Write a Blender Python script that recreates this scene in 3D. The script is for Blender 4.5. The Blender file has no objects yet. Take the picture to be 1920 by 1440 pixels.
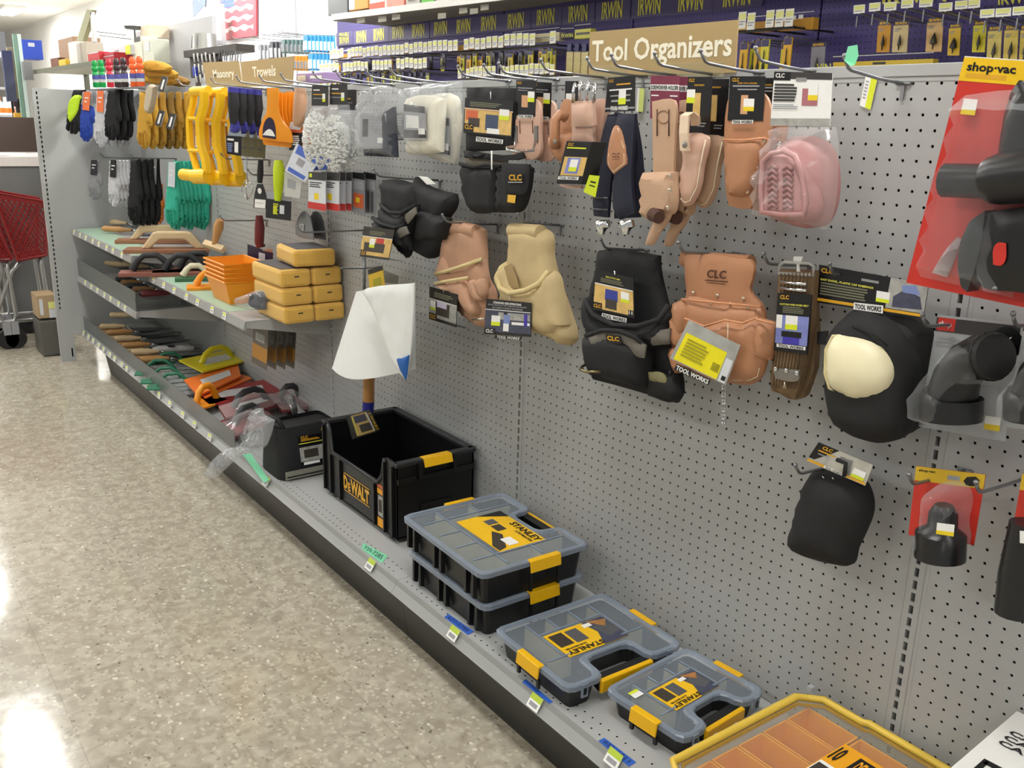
import bpy, math, random
import numpy as np
from mathutils import Vector, Matrix, noise
from mathutils.geometry import delaunay_2d_cdt
random.seed(7)
I = 0.0254                      # everything below is written in inches, floor at z = 0
sc = bpy.context.scene
# ---------------------------------------------------------------- camera
F_PX = 1733.2146
YAW, PITCH, ROLL = 0.9326, 0.2754, 0.0257
CAM = Vector((31.0768, -59.8044, 54.83))
FW = Vector((-math.sin(YAW)*math.cos(PITCH), math.cos(YAW)*math.cos(PITCH), -math.sin(PITCH)))
_r = Vector((math.cos(YAW), math.sin(YAW), 0)); _u = _r.cross(FW)
RT = _r*math.cos(ROLL)+_u*math.sin(ROLL); UP = -_r*math.sin(ROLL)+_u*math.cos(ROLL)
cd = bpy.data.cameras.new('camera'); cam = bpy.data.objects.new('camera', cd)
sc.collection.objects.link(cam); sc.camera = cam
cd.sensor_width = 36; cd.lens = 36*F_PX/1920; cd.clip_start = 0.02; cd.clip_end = 100
mw = Matrix.Identity(4)
for i in range(3):
    mw[i][0] = RT[i]; mw[i][1] = UP[i]; mw[i][2] = -FW[i]; mw[i][3] = CAM[i]*I
cam.matrix_world = mw
# ---------------------------------------------------------------- world and exposure
wd = bpy.data.worlds.new('world'); sc.world = wd; wd.use_nodes = True
bg = wd.node_tree.nodes['Background']; bg.inputs[0].default_value = (0.93, 0.97, 1.0, 1); bg.inputs[1].default_value = 0.42
sc.view_settings.view_transform = 'Standard'; sc.view_settings.look = 'None'
sc.view_settings.gamma = 1.0; sc.view_settings.use_curve_mapping = False
sc.view_settings.exposure = 0.36
CEIL = 122.0
# ceiling lamps: (x, y) of each 48 x 24 inch troffer, rows running along the aisles
LAMPS = [(x, y) for y in (-34, -150, 62) for x in (110, -10, -130, -225, -350, -475, -600, -725)]
def lamp_power(x, y):
    return 40.0 if y > 0 else ((30.0 if x < -300 else 11.0) if y > -100 else 15.0)
for (x, y) in LAMPS:
    ld = bpy.data.lights.new('tube_light', 'AREA'); ld.shape = 'RECTANGLE'; ld.size = 46*I; ld.size_y = 11*I
    ld.energy = lamp_power(x, y); ld.color = (1.0, 0.98, 0.94)
    lo = bpy.data.objects.new('tube_light', ld); sc.collection.objects.link(lo); lo.location = (x*I, y*I, (CEIL-3.2)*I)
# ---------------------------------------------------------------- helpers
def lin(h):
    h = h.lstrip('#'); o = []
    for k in (0, 2, 4):
        c = int(h[k:k+2], 16)/255; o.append(c/12.92 if c <= .04045 else ((c+.055)/1.055)**2.4)
    return (*o, 1)
_mats = {}
def mat(name, col='#808080', rough=.5, metal=0, vary=.06, scale=40, bump=0, bscale=300, kind=None, a=.5, emit=0, spec=None):
    if name in _mats: return _mats[name]
    m = bpy.data.materials.new(name); m.use_nodes = True; nt = m.node_tree; N = nt.nodes; L = nt.links
    b = N['Principled BSDF']; c = lin(col) if isinstance(col, str) else (*col, 1)
    b.inputs['Roughness'].default_value = rough; b.inputs['Metallic'].default_value = metal
    if spec is not None: b.inputs['Specular IOR Level'].default_value = spec
    tc = N.new('ShaderNodeTexCoord'); nz = N.new('ShaderNodeTexNoise'); nz.inputs['Scale'].default_value = scale
    L.new(tc.outputs['Object'], nz.inputs['Vector'])
    mx = N.new('ShaderNodeMix'); mx.data_type = 'RGBA'
    mx.inputs[6].default_value = tuple(max(0, x*(1-vary)) for x in c[:3])+(1,)
    mx.inputs[7].default_value = tuple(min(1, x*(1+vary)) for x in c[:3])+(1,)
    L.new(nz.outputs[0], mx.inputs[0]); L.new(mx.outputs[2], b.inputs['Base Color'])
    if bump:
        bz = N.new('ShaderNodeTexNoise'); bz.inputs['Scale'].default_value = bscale; bz.inputs['Detail'].default_value = 4
        L.new(tc.outputs['Object'], bz.inputs['Vector'])
        bn = N.new('ShaderNodeBump'); bn.inputs['Strength'].default_value = bump; bn.inputs['Distance'].default_value = .002
        L.new(bz.outputs[0], bn.inputs['Height']); L.new(bn.outputs[0], b.inputs['Normal'])
    if emit:
        b.inputs['Emission Color'].default_value = c; b.inputs['Emission Strength'].default_value = emit
    if kind == 'clear':          # thin clear or tinted plastic: lets light through, keeps its own shine
        out = N['Material Output']; tr = N.new('ShaderNodeBsdfTransparent'); tr.inputs[0].default_value = (1, 1, 1, 1)
        ms = N.new('ShaderNodeMixShader'); fr = N.new('ShaderNodeLayerWeight'); fr.inputs[0].default_value = .25
        ad = N.new('ShaderNodeMath'); ad.operation = 'MULTIPLY_ADD'; ad.inputs[1].default_value = .35 if a < .2 else .5; ad.inputs[2].default_value = a; ad.use_clamp = True
        L.new(fr.outputs[1], ad.inputs[0]); L.new(ad.outputs[0], ms.inputs[0]); L.new(tr.outputs[0], ms.inputs[1]); L.new(b.outputs[0], ms.inputs[2])
        L.new(ms.outputs[0], out.inputs[0])
    _mats[name] = m; return m
def ns(m): return m.node_tree.nodes, m.node_tree.links

class Pl:                        # a working plane: origin O, axes ex, ey, normal n towards the viewer
    def __init__(s, O, ex, ey, n):
        s.O = Vector(O); s.ex = Vector(ex); s.ey = Vector(ey); s.n = Vector(n)
    def px(s, u, v, o=0):        # photo pixel -> (a, b) on the plane (moved by o towards the viewer)
        d = FW+RT*((u-960)/F_PX)-UP*((v-720)/F_PX); t = (s.O+s.n*o-CAM).dot(s.n)/d.dot(s.n)
        P = CAM+d*t-s.O; return (P.dot(s.ex), P.dot(s.ey))
    def w(s, a, b, d=0): return s.O+s.ex*a+s.ey*b+s.n*d
    def p(s, u, v, d=0): a, b = s.px(u, v, d); return s.w(a, b, d)
def wall(y): return Pl((0, y, 0), (1, 0, 0), (0, 0, 1), (0, -1, 0))
def hor(h): return Pl((0, 0, h), (1, 0, 0), (0, 1, 0), (0, 0, 1))
def side(x): return Pl((x, 0, 0), (0, 1, 0), (0, 0, 1), (1, 0, 0))
def tilt(u, v, y, yaw=0, pitch=0):   # plane through pixel (u,v) at depth y; yaw>0 turns it towards +x, pitch>0 leans its top back
    O = wall(y).p(u, v); R = Matrix.Rotation(math.radians(yaw), 3, 'Z') @ Matrix.Rotation(math.radians(-pitch), 3, 'X')
    return Pl(O, R@Vector((1, 0, 0)), R@Vector((0, 0, 1)), R@Vector((0, -1, 0)))
def fr3(t):
    t = t.normalized(); a = Vector((0, 0, 1)) if abs(t.z) < .9 else Vector((1, 0, 0))
    x = t.cross(a).normalized(); return x, t.cross(x).normalized()
def smooth2(P):                  # rounds a closed outline but keeps its sharp corners
    n = len(P)
    if n < 5: return P
    T = []
    for i in range(n):
        a, p, b = Vector(P[i-1]), Vector(P[i]), Vector(P[(i+1) % n]); u, v = p-a, b-p
        if u.length < 1e-6 or v.length < 1e-6: T.append(None); continue
        T.append(None if u.angle(v) > math.radians(62) else (u.normalized()+v.normalized()).normalized())
    o = []
    for i in range(n):
        p, q = Vector(P[i]), Vector(P[(i+1) % n]); L = (q-p).length; d = (q-p)/(L+1e-9)
        ta = T[i] if T[i] is not None else d; tb = T[(i+1) % n] if T[(i+1) % n] is not None else d
        for k in range(4):
            t = k/4; h1 = 2*t**3-3*t*t+1; h2 = t**3-2*t*t+t; h3 = 3*t*t-2*t**3; h4 = t**3-t*t
            o.append(tuple(p*h1+ta*(L*h2)+q*h3+tb*(L*h4)))
    return o
class M:
    def __init__(s): s.v = []; s.f = []; s.m = []
    def add(s, vs, fs, mi=0):
        b = len(s.v); s.v += [Vector(v) for v in vs]; s.f += [tuple(i+b for i in f) for f in fs]; s.m += [mi]*len(fs)
    def box(s, c, sz, mi=0, R=None):
        c = Vector(c); h = Vector(sz)/2; vs = []
        for z in (-1, 1):
            for y in (-1, 1):
                for x in (-1, 1):
                    p = Vector((x*h.x, y*h.y, z*h.z)); vs.append(c+(R@p if R else p))
        s.add(vs, [(0, 2, 3, 1), (4, 5, 7, 6), (0, 1, 5, 4), (2, 6, 7, 3), (0, 4, 6, 2), (1, 3, 7, 5)], mi)
    def b2(s, a, b, mi=0):       # box between two corners
        s.box([(a[i]+b[i])/2 for i in range(3)], [abs(a[i]-b[i]) for i in range(3)], mi)
    def tube(s, pts, r, n=8, mi=0, closed=False, cap=True):
        pts = [Vector(p) for p in pts]; k = len(pts); rr = r if isinstance(r, (list, tuple)) else [r]*k
        vs = []; x = None
        for i, p in enumerate(pts):
            if closed: t = pts[(i+1) % k]-pts[i-1]
            else: t = pts[min(i+1, k-1)]-pts[max(i-1, 0)]
            t = t.normalized()
            if x is None: x, y = fr3(t)
            else:
                x = (x-t*x.dot(t)).normalized(); y = t.cross(x)
            for j in range(n):
                a = 2*math.pi*j/n; vs.append(p+(x*math.cos(a)+y*math.sin(a))*rr[i])
        fs = []
        for i in range(k if closed else k-1):
            for j in range(n):
                a, b = i*n+j, i*n+(j+1) % n; c, d = ((i+1) % k)*n+(j+1) % n, ((i+1) % k)*n+j
                fs.append((a, b, c, d))
        if not closed and cap: fs += [tuple(range(n-1, -1, -1)), tuple((k-1)*n+j for j in range(n))]
        s.add(vs, fs, mi)
    def prism(s, poly, vec, mi=0):   # closed polygon of 3-D points pushed along vec
        poly = [Vector(p) for p in poly]; vec = Vector(vec); n = len(poly)
        s.add(poly+[p+vec for p in poly], [tuple(range(n)), tuple(range(2*n-1, n-1, -1))]+[(i, i+n, (i+1) % n+n, (i+1) % n) for i in range(n)], mi)
    def lathe(s, prof, O, ax=(0, 0, 1), n=16, mi=0, cap=True, sx=1, sy=1):   # prof: (radius, height along ax)
        O = Vector(O); ax = Vector(ax).normalized(); x, y = fr3(ax); vs = []; k = len(prof)
        for r, h in prof:
            for j in range(n):
                a = 2*math.pi*j/n; vs.append(O+ax*h+x*(r*math.cos(a)*sx)+y*(r*math.sin(a)*sy))
        fs = [(i*n+j, i*n+(j+1) % n, (i+1)*n+(j+1) % n, (i+1)*n+j) for i in range(k-1) for j in range(n)]
        if cap: fs += [tuple(range(n-1, -1, -1)), tuple((k-1)*n+j for j in range(n))]
        s.add(vs, fs, mi)
    def grid(s, fn, nu, nv, mi=0, cu=False):
        vs = [fn(i/nu, j/nv) for j in range(nv+1) for i in range(nu+1 if not cu else nu)]; w = nu if cu else nu+1
        s.add(vs, [(j*w+i, j*w+(i+1) % w, (j+1)*w+(i+1) % w, (j+1)*w+i) for j in range(nv) for i in range(nu)], mi)
    def puff(s, pl, out, th=.3, puff=.6, rw=1.0, step=.6, wr=0, wf=.5, mi=0, d0=0, back=0, fn=None, px=True):
        # a soft body: outline (photo pixels or plane coords) on plane pl, edge thickness th, swelling puff towards the viewer
        P = [pl.px(p[0], p[1], d0+th+puff*.25) for p in out] if px else [tuple(p) for p in out]
        P = smooth2(P)
        Q = []
        for i, p in enumerate(P):
            q = P[(i+1) % len(P)]; L = math.hypot(q[0]-p[0], q[1]-p[1]); k = max(1, int(L/step))
            Q += [(p[0]+(q[0]-p[0])*j/k, p[1]+(q[1]-p[1])*j/k) for j in range(k)]
        A = np.array(Q); B = np.roll(A, -1, 0); nb = len(Q)
        lo, hi = A.min(0), A.max(0); rnd = random.Random(nb)
        def dist(p):
            d = B-A; t = np.clip(((p-A)*d).sum(1)/((d*d).sum(1)+1e-12), 0, 1); return np.sqrt(((A+d*t[:, None]-p)**2).sum(1)).min()
        def inside(p):
            c = ((A[:, 1] > p[1]) != (B[:, 1] > p[1])); x = (B[:, 0]-A[:, 0])*(p[1]-A[:, 1])/(B[:, 1]-A[:, 1]+1e-12)+A[:, 0]
            return (c & (p[0] < x)).sum() % 2 == 1
        pts = []; y = lo[1]+step/2; row = 0
        while y < hi[1]:
            x = lo[0]+step/2+(step/2 if row % 2 else 0)
            while x < hi[0]:
                p = np.array((x+rnd.uniform(-.1, .1)*step, y+rnd.uniform(-.1, .1)*step))
                if inside(p) and dist(p) > step*.45: pts.append(p)
                x += step
            y += step*.87; row += 1
        allp = [Vector(q) for q in Q]+[Vector(q) for q in pts]
        r = delaunay_2d_cdt(allp, [(i, (i+1) % nb) for i in range(nb)], [], 1, 1e-5)
        V, Fc = r[0], r[2]; fr, bk = [], []
        for v in V:
            p = np.array(v[:]); d = dist(p); t = min(1, d/rw); h = math.sqrt(max(0, 1-(1-t)**2))
            e = puff*h
            if wr: e += wr*h*noise.noise(Vector((p[0]*wf, p[1]*wf, 3.1)))+wr*.5*h*noise.noise(Vector((p[0]*wf*2.3, p[1]*wf*2.3, 9.1)))
            if fn: e += fn(p[0], p[1], h)
            fr.append(pl.w(p[0], p[1], d0+th+e)); bk.append(pl.w(p[0], p[1], d0-back*h))
        n = len(V); fs = []; cnt = {}
        flip = pl.ex.cross(pl.ey).dot(pl.n) < 0
        for f in Fc:
            f = list(f)
            for i in range(len(f)):
                e = (f[i], f[(i+1) % len(f)]); cnt[e] = 1
            fs.append(tuple(f)); fs.append(tuple(i+n for i in reversed(f)))
        for (a, b) in list(cnt):
            if (b, a) not in cnt: fs.append((b, a, a+n, b+n))
        if flip: fs = [tuple(reversed(f)) for f in fs]
        s.add(fr+bk, fs, mi)
    def build(s, name, mats, parent=None, loc=None, smooth=False, bevel=0, label=None, sub=0):
        if loc is None: loc = Vector(parent['_o']) if parent else Vector((0, 0, 0))
        loc = Vector(loc)
        me = bpy.data.meshes.new(name); me.from_pydata([((v-loc)*I)[:] for v in s.v], [], s.f)
        if not isinstance(mats, (list, tuple)): mats = [mats]
        for m in mats: me.materials.append(m)
        me.polygons.foreach_set('material_index', s.m); me.validate(); me.update()
        if smooth is True: me.polygons.foreach_set('use_smooth', [True]*len(me.polygons))
        elif smooth:
            me.polygons.foreach_set('use_smooth', [True]*len(me.polygons))
            try: me.set_sharp_from_angle(angle=math.radians(smooth))
            except Exception: pass
        o = bpy.data.objects.new(name, me); sc.collection.objects.link(o)
        if parent: o.parent = parent
        else: o.location = loc*I
        o['_o'] = loc[:]
        if bevel:
            b = o.modifiers.new('bevel', 'BEVEL'); b.width = bevel*I; b.segments = 2; b.limit_method = 'ANGLE'; b.angle_limit = math.radians(40)
        if sub: b = o.modifiers.new('sub', 'SUBSURF'); b.levels = sub; b.render_levels = sub
        if label: o['label'] = label
        return o
def thing(name, loc, label, cat, group=None):
    o = bpy.data.objects.new(name, None); sc.collection.objects.link(o); o.empty_display_size = .02
    loc = Vector(loc); o.location = loc*I; o['_o'] = loc[:]; return tag(o, label, cat, group)
def tag(o, label, cat, group=None):
    o['label'] = label; o['category'] = cat
    if group: o['group'] = group
    return o
def struct(o): o['kind'] = 'structure'; return o
def dup(o, d, label=None, group=None, parent=None):
    c = o.copy(); sc.collection.objects.link(c)
    if parent is None:
        c.location = o.location+Vector(d)*I; c['_o'] = (Vector(o['_o'])+Vector(d))[:]
        if label: c['label'] = label
        if group: c['group'] = group
    else: c.parent = parent
    for ch in list(o.children): dup(ch, d, parent=c)
    return c
_tx = {}
def glyphs(t, bold=.012):
    if (t, bold) in _tx: return _tx[(t, bold)]
    cu = bpy.data.curves.new('t', 'FONT'); cu.body = t; cu.resolution_u = 2; cu.offset = bold
    o = bpy.data.objects.new('t', cu); sc.collection.objects.link(o); dg = bpy.context.evaluated_depsgraph_get()
    me = bpy.data.meshes.new_from_object(o.evaluated_get(dg))
    V = np.array([v.co[:2] for v in me.vertices]); Fs = [tuple(p.vertices) for p in me.polygons]
    bpy.data.objects.remove(o); bpy.data.curves.remove(cu); bpy.data.meshes.remove(me)
    lo, hi = V.min(0), V.max(0); V = (V-lo)/(hi-lo); _tx[(t, bold)] = (V, Fs); return V, Fs
class Quad:                      # a flat printed face with corners TL TR BR BL; (s, t) runs right and down
    def __init__(q, TL, TR, BR, BL):
        q.c = [Vector(x) for x in (TL, TR, BR, BL)]; q.n = (q.c[1]-q.c[0]).cross(q.c[0]-q.c[3]).normalized()
    def at(q, s, t, d=0):
        a, b, c, e = q.c; return a*((1-s)*(1-t))+b*(s*(1-t))+c*(s*t)+e*((1-s)*t)+q.n*d
    def patch(q, m, s0, t0, s1, t1, mi=0, d=.02):
        m.add([q.at(s0, t1, d), q.at(s1, t1, d), q.at(s1, t0, d), q.at(s0, t0, d)], [(0, 1, 2, 3)], mi)
    def poly(q, m, pts, mi=0, d=.025): m.add([q.at(s, t, d) for s, t in pts], [tuple(range(len(pts)))], mi)
    def text(q, m, t, s0, t0, s1, t1, mi=0, d=.04, bold=.012, rot=0):
        V, Fs = glyphs(t, bold); P = []
        for x, y in V:
            if rot == 180: x, y = 1-x, 1-y
            if rot == 90: x, y = 1-y, x      # reads upwards
            if rot == -90: x, y = y, 1-x
            P.append(q.at(s0+(s1-s0)*x, t1+(t0-t1)*y, d))
        m.add(P, Fs, mi)
def quadpx(pl, TL, TR, BR, BL, d=0): return Quad(*[pl.p(*c, d) for c in (TL, TR, BR, BL)])
BLK = mat('black_print', '#0d0d0e', .35); WHT = mat('white_print', '#f2f2ee', .45); YEL = mat('yellow_print', '#f2c40e', .4)
LIM = mat('lime_sticker', '#dbe627', .4); GRYP = mat('grey_print', '#9a9ba0', .4); GLD = mat('gold_print', '#e0a822', .4)
STEEL = mat('galvanised_wire', '#8b8d8f', .35, .75); CHR = mat('chrome', '#d8dadd', .15, 1)
CLR = mat('clear_plastic', '#eef2f5', .06, kind='clear', a=.035, spec=.9); CLR2 = mat('cloudy_plastic', '#c9cdd0', .2, kind='clear', a=.38)
def card(par, q, th=.04, base=BLK, patches=(), texts=(), name='card', art='printed_artwork', wire=False):
    """printed card: base board, flat printed patches (s0,t0,s1,t1,material) and lettering (text,s0,t0,s1,t1,material,[rot])"""
    m = M(); m.prism([q.at(s, t, -th) for s, t in ((0, 1), (1, 1), (1, 0), (0, 0))], q.n*th); o = m.build(name, base, par)
    if patches:
        m = M(); ms = []
        for i, p in enumerate(patches):
            if p[-1] not in ms: ms.append(p[-1])
            if isinstance(p[0], (list, tuple)): q.poly(m, p[0], ms.index(p[-1]), .015+.003*i)
            else: q.patch(m, *p[:4], ms.index(p[-1]), .015+.003*i)
        m.build(art, ms, o)
    if texts:
        m = M(); ms = []
        for t in texts:
            if t[5] not in ms: ms.append(t[5])
            q.text(m, t[0], *t[1:5], ms.index(t[5]), .015+.003*len(patches)+.01, rot=(t[6] if len(t) > 6 else 0), bold=.03)
        m.build('lettering', ms, o)
    return o
def lines(s0, s1, t0, t1, n, m, gap=.45, rag=True):      # rows of small print
    r = random.Random(int(t0*1000)); h = (t1-t0)/n
    return [(s0, t0+i*h, s1-(r.random()*.25*(s1-s0) if rag else 0), t0+i*h+h*(1-gap), m) for i in range(n)]
def sticker(s0, t0, s1, t1): # white price sticker with a yellow foot
    return [(s0, t0, s1, t1, WHT), (s0, t0+(t1-t0)*.66, s1, t1, LIM), (s0+(s1-s0)*.2, t0+(t1-t0)*.74, s1-(s1-s0)*.25, t1-(t1-t0)*.1, mat('sticker_ink', '#8a8a3a', .5))]
_hook = None
def hook(u, v, L=6.0, rise=.8, label='', group='steel peg hooks on the grey pegboard', y=0, x=None, h=None):
    """pegboard hook whose base sits at photo pixel (u,v) on the board; returns the tip"""
    P = wall(y).p(u, v) if x is None else Vector((x, y, h))
    P.z = 58.0-round(58.0-P.z) if y == 0 else P.z
    o = thing('peg_hook', P, label, 'hook', group)
    m = M(); m.tube([P+Vector((-.5, .15, 0)), P+Vector((-.5, -.15, 0)), P+Vector((.5, -.15, 0)), P+Vector((.5, .15, 0))], .11, 6)
    m.box(P+Vector((0, -.13, -.5)), (.26, .1, 1.1)); m.build('back_plate', STEEL, o)
    t = P+Vector((0, -L, rise*.55))
    m = M(); m.tube([P+Vector((0, -.1, 0)), P+Vector((0, -L*.5, rise*.2)), t, t+Vector((0, -.35, .12)), t+Vector((0, -.7, .5)), t+Vector((0, -.85, .75))], .115, 8)
    m.build('rod', STEEL, o, smooth=True); m = M(); m.lathe([(.02, -.1), (.15, -.08), (.17, .05), (.1, .16)], t+Vector((0, -.88, .8)), (0, -.5, 1), 8); m.build('tip', STEEL, o, smooth=True)
    return t, o
# ================================================================ setting
def floor_mat():
    m = mat('vinyl_tile_floor', '#b3ab98', .16, vary=0); N, L = ns(m); b = N['Principled BSDF']
    tc = N.new('ShaderNodeTexCoord'); mp = N.new('ShaderNodeMapping'); L.new(tc.outputs['Object'], mp.inputs[0])
    def nz(s, d=3, dist=0): n = N.new('ShaderNodeTexNoise'); n.inputs['Scale'].default_value = s; n.inputs['Detail'].default_value = d; n.inputs['Distortion'].default_value = dist; L.new(mp.outputs[0], n.inputs['Vector']); return n
    def ramp(src, stops, ip='LINEAR'):
        r = N.new('ShaderNodeValToRGB'); r.color_ramp.interpolation = ip; e = r.color_ramp.elements
        while len(e) > 1: e.remove(e[-1])
        e[0].position, e[0].color = stops[0][0], lin(stops[0][1])
        for p, c in stops[1:]: q = e.new(p); q.color = lin(c)
        L.new(src, r.inputs[0]); return r
    base = ramp(nz(26, 3, .8).outputs[0], [(.30, '#a49c8c'), (.42, '#ada594'), (.50, '#b3ab9a'), (.57, '#bab3a2'), (.68, '#c3bcab')])
    def chips(scale, thr, col, prev, off):
        v = N.new('ShaderNodeTexVoronoi'); v.inputs['Scale'].default_value = scale; v.inputs['Randomness'].default_value = 1
        m2 = N.new('ShaderNodeMapping'); m2.inputs['Location'].default_value = (off, off*2, 0); m2.inputs['Scale'].default_value = (1, 1.3, 1)
        n2 = nz(70, 2); mixv = N.new('ShaderNodeMix'); mixv.data_type = 'VECTOR'; mixv.inputs[0].default_value = .02
        L.new(tc.outputs['Object'], m2.inputs[0]); L.new(m2.outputs[0], mixv.inputs[4]); L.new(n2.outputs[1], mixv.inputs[5]); L.new(mixv.outputs[1], v.inputs['Vector'])
        sep = N.new('ShaderNodeSeparateColor'); L.new(v.outputs['Color'], sep.inputs[0])
        g = N.new('ShaderNodeMath'); g.operation = 'GREATER_THAN'; g.inputs[1].default_value = thr[0]; L.new(sep.outputs[0], g.inputs[0])
        l = N.new('ShaderNodeMath'); l.operation = 'LESS_THAN'; l.inputs[1].default_value = thr[1]; L.new(v.outputs['Distance'], l.inputs[0])
        a = N.new('ShaderNodeMath'); a.operation = 'MULTIPLY'; L.new(g.outputs[0], a.inputs[0]); L.new(l.outputs[0], a.inputs[1])
        a2 = N.new('ShaderNodeMath'); a2.operation = 'MULTIPLY'; a2.inputs[1].default_value = .75; L.new(a.outputs[0], a2.inputs[0])
        x = N.new('ShaderNodeMix'); x.data_type = 'RGBA'; x.inputs[7].default_value = lin(col); L.new(a2.outputs[0], x.inputs[0]); L.new(prev, x.inputs[6]); return x.outputs[2]
    c = chips(62, (.72, .42), '#cdc7b6', base.outputs[0], 0)
    c = chips(75, (.86, .38), '#938c7d', c, 3.3)
    c = chips(52, (.93, .30), '#ece8da', c, 7.1)
    c = chips(48, (.955, .24), '#5f594d', c, 11.7)
    br = N.new('ShaderNodeTexBrick'); br.offset = 0; br.inputs['Scale'].default_value = 1/(12*I); br.inputs['Brick Width'].default_value = 1; br.inputs['Row Height'].default_value = 1
    br.inputs['Mortar Size'].default_value = .0035; br.inputs['Color1'].default_value = (1, 1, 1, 1); br.inputs['Color2'].default_value = (.93, .93, .92, 1); br.inputs['Mortar'].default_value = (.76, .74, .7, 1)
    L.new(tc.outputs['Object'], br.inputs['Vector'])
    mu = N.new('ShaderNodeMix'); mu.data_type = 'RGBA'; mu.blend_type = 'MULTIPLY'; mu.inputs[0].default_value = 1; L.new(c, mu.inputs[6]); L.new(br.outputs[0], mu.inputs[7])
    L.new(mu.outputs[2], b.inputs['Base Color'])
    rr = N.new('ShaderNodeMapRange'); rr.inputs[3].default_value = .08; rr.inputs[4].default_value = .17; L.new(nz(5, 4).outputs[0], rr.inputs[0]); L.new(rr.outputs[0], b.inputs['Roughness'])
    bn = N.new('ShaderNodeBump'); bn.inputs['Strength'].default_value = .08; bn.inputs['Distance'].default_value = .01; L.new(nz(9, 2).outputs[0], bn.inputs['Height']); L.new(bn.outputs[0], b.inputs['Normal'])
    return m
m = M(); m.b2((-1100, -520, -2), (260, 420, 0)); struct(m.build('floor', floor_mat()))
WALLW = mat('white_wall_paint', '#eeeeec', .7, vary=.02)
m = M(); m.b2((-1100, -520, CEIL), (260, 420, CEIL+3)); struct(m.build('ceiling', mat('white_ceiling_tile', '#ecebe8', .8, vary=.03)))
m = M(); m.b2((-1104, -520, 0), (-1100, 420, CEIL)); struct(m.build('wall_left', WALLW))
m = M(); m.b2((-1100, 96, 0), (260, 100, CEIL)); struct(m.build('wall_back', WALLW))
DIFN = mat('lit_lamp_diffuser_dim', '#ffffff', .5, emit=9); DIFF = mat('lit_lamp_diffuser', '#ffffff', .5, emit=24); FIX = mat('white_enamel', '#e6e6e4', .4)
for i, (x, y) in enumerate(LAMPS):
    if y > 90: continue
    row = {-34: 'over the tool aisle', -150: 'over the next aisle', 62: 'beyond the pegboard'}[y]
    o = thing('ceiling_light', (x, y, CEIL), 'long fluorescent ceiling lamp %s, %d of the row from the right' % (row, [110, -10, -130, -225, -350, -475, -600, -725].index(x)+1), 'lamp', 'fluorescent ceiling lamps')
    m = M(); m.b2((x-25, y-7, CEIL-2), (x+25, y+7, CEIL)); m.build('housing', FIX, o, bevel=.2)
    m = M(); m.b2((x-24, y-6, CEIL-2.9), (x+24, y+6, CEIL-2)); m.build('diffuser', DIFF if y > 0 or x < -300 else DIFN, o, bevel=.3)
# ---------------------------------------------------------------- gondola shelving
GREY = mat('grey_powder_coat', '#b0b2b1', .38, vary=.025, scale=8)
GREYD = mat('dark_kick_plate', '#232322', .42, vary=.15, scale=10)
CAV = mat('cavity_shade', '#070707', .95, spec=.1)  # near-black colour stands in for shade inside holes and slots
gon = thing('gondola_shelving', (-72, 0, 0), 'long grey steel gondola shelf run with pegboard back and low base deck', 'shelving')
def peg_mesh(nx, nz):
    vs = []; fs = []; r = .115; dep = .09
    for i in range(nx):
        for j in range(nz):
            cx, cz = i, j; b = len(vs)
            vs += [(cx+dx, 0, cz+dz) for dx, dz in ((-.5, -.5), (.5, -.5), (.5, .5), (-.5, .5))]
            an = [math.radians(22.5+45*k-90-45+0) for k in range(8)]    # starts at lower side
            ring = [(math.cos(a)*r, math.sin(a)*r) for a in an]
            vs += [(cx+x, 0, cz+z) for x, z in ring]; vs += [(cx+x, dep, cz+z) for x, z in ring]
            # ring order: 0,1 lower side ; 2,3 right ; 4,5 top ; 6,7 left
            R0 = b+4; R1 = b+12
            fs += [(b, b+1, R0+1, R0), (b+1, b+2, R0+3, R0+2), (b+2, b+3, R0+5, R0+4), (b+3, b, R0+7, R0+6)]
            fs += [(b+1, R0+2, R0+1), (b+2, R0+4, R0+3), (b+3, R0+6, R0+5), (b, R0, R0+7)]
            fs += [(R0+k, R0+(k+1) % 8, R1+(k+1) % 8, R1+k) for k in range(8)]
    return vs, fs
NR = 51
pv, pf = peg_mesh(46, NR)
x0 = -192+48
pm = M(); pm.add([(v[0]+0, v[1], v[2]) for v in pv], pf)
# margins around the hole field
def strip(a, b): pm.add([(a[0], 0, a[1]), (b[0], 0, a[1]), (b[0], 0, b[1]), (a[0], 0, b[1])], [(0, 1, 2, 3)])
strip((-.9, -.5), (-.5, NR-.5)); strip((45.5, -.5), (45.9, NR-.5)); strip((-.9, NR-.5), (45.9, NR+.0)); strip((-.9, -1.1), (45.9, -.5))
pm.v = [v+Vector((x0+1.5, 0, 58-(NR-1))) for v in pm.v]
first = pm.build('pegboard_panel', GREY, gon)
for k in (1, 2, 3):
    c = first.copy(); sc.collection.objects.link(c); c.parent = gon; c.location = Vector((48*k, 0, 0))*I
m = M(); m.b2((-191.4, 0, 7), (-144.6, .1, 58.6)); m.build('solid_back_panel', GREY, gon)
m = M(); m.b2((-193, .7, 1), (48, 1.1, 58.8)); m.build('shade_backing', CAV, gon)  # near-black sheet painting the shade behind peg holes and upright slots
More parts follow.
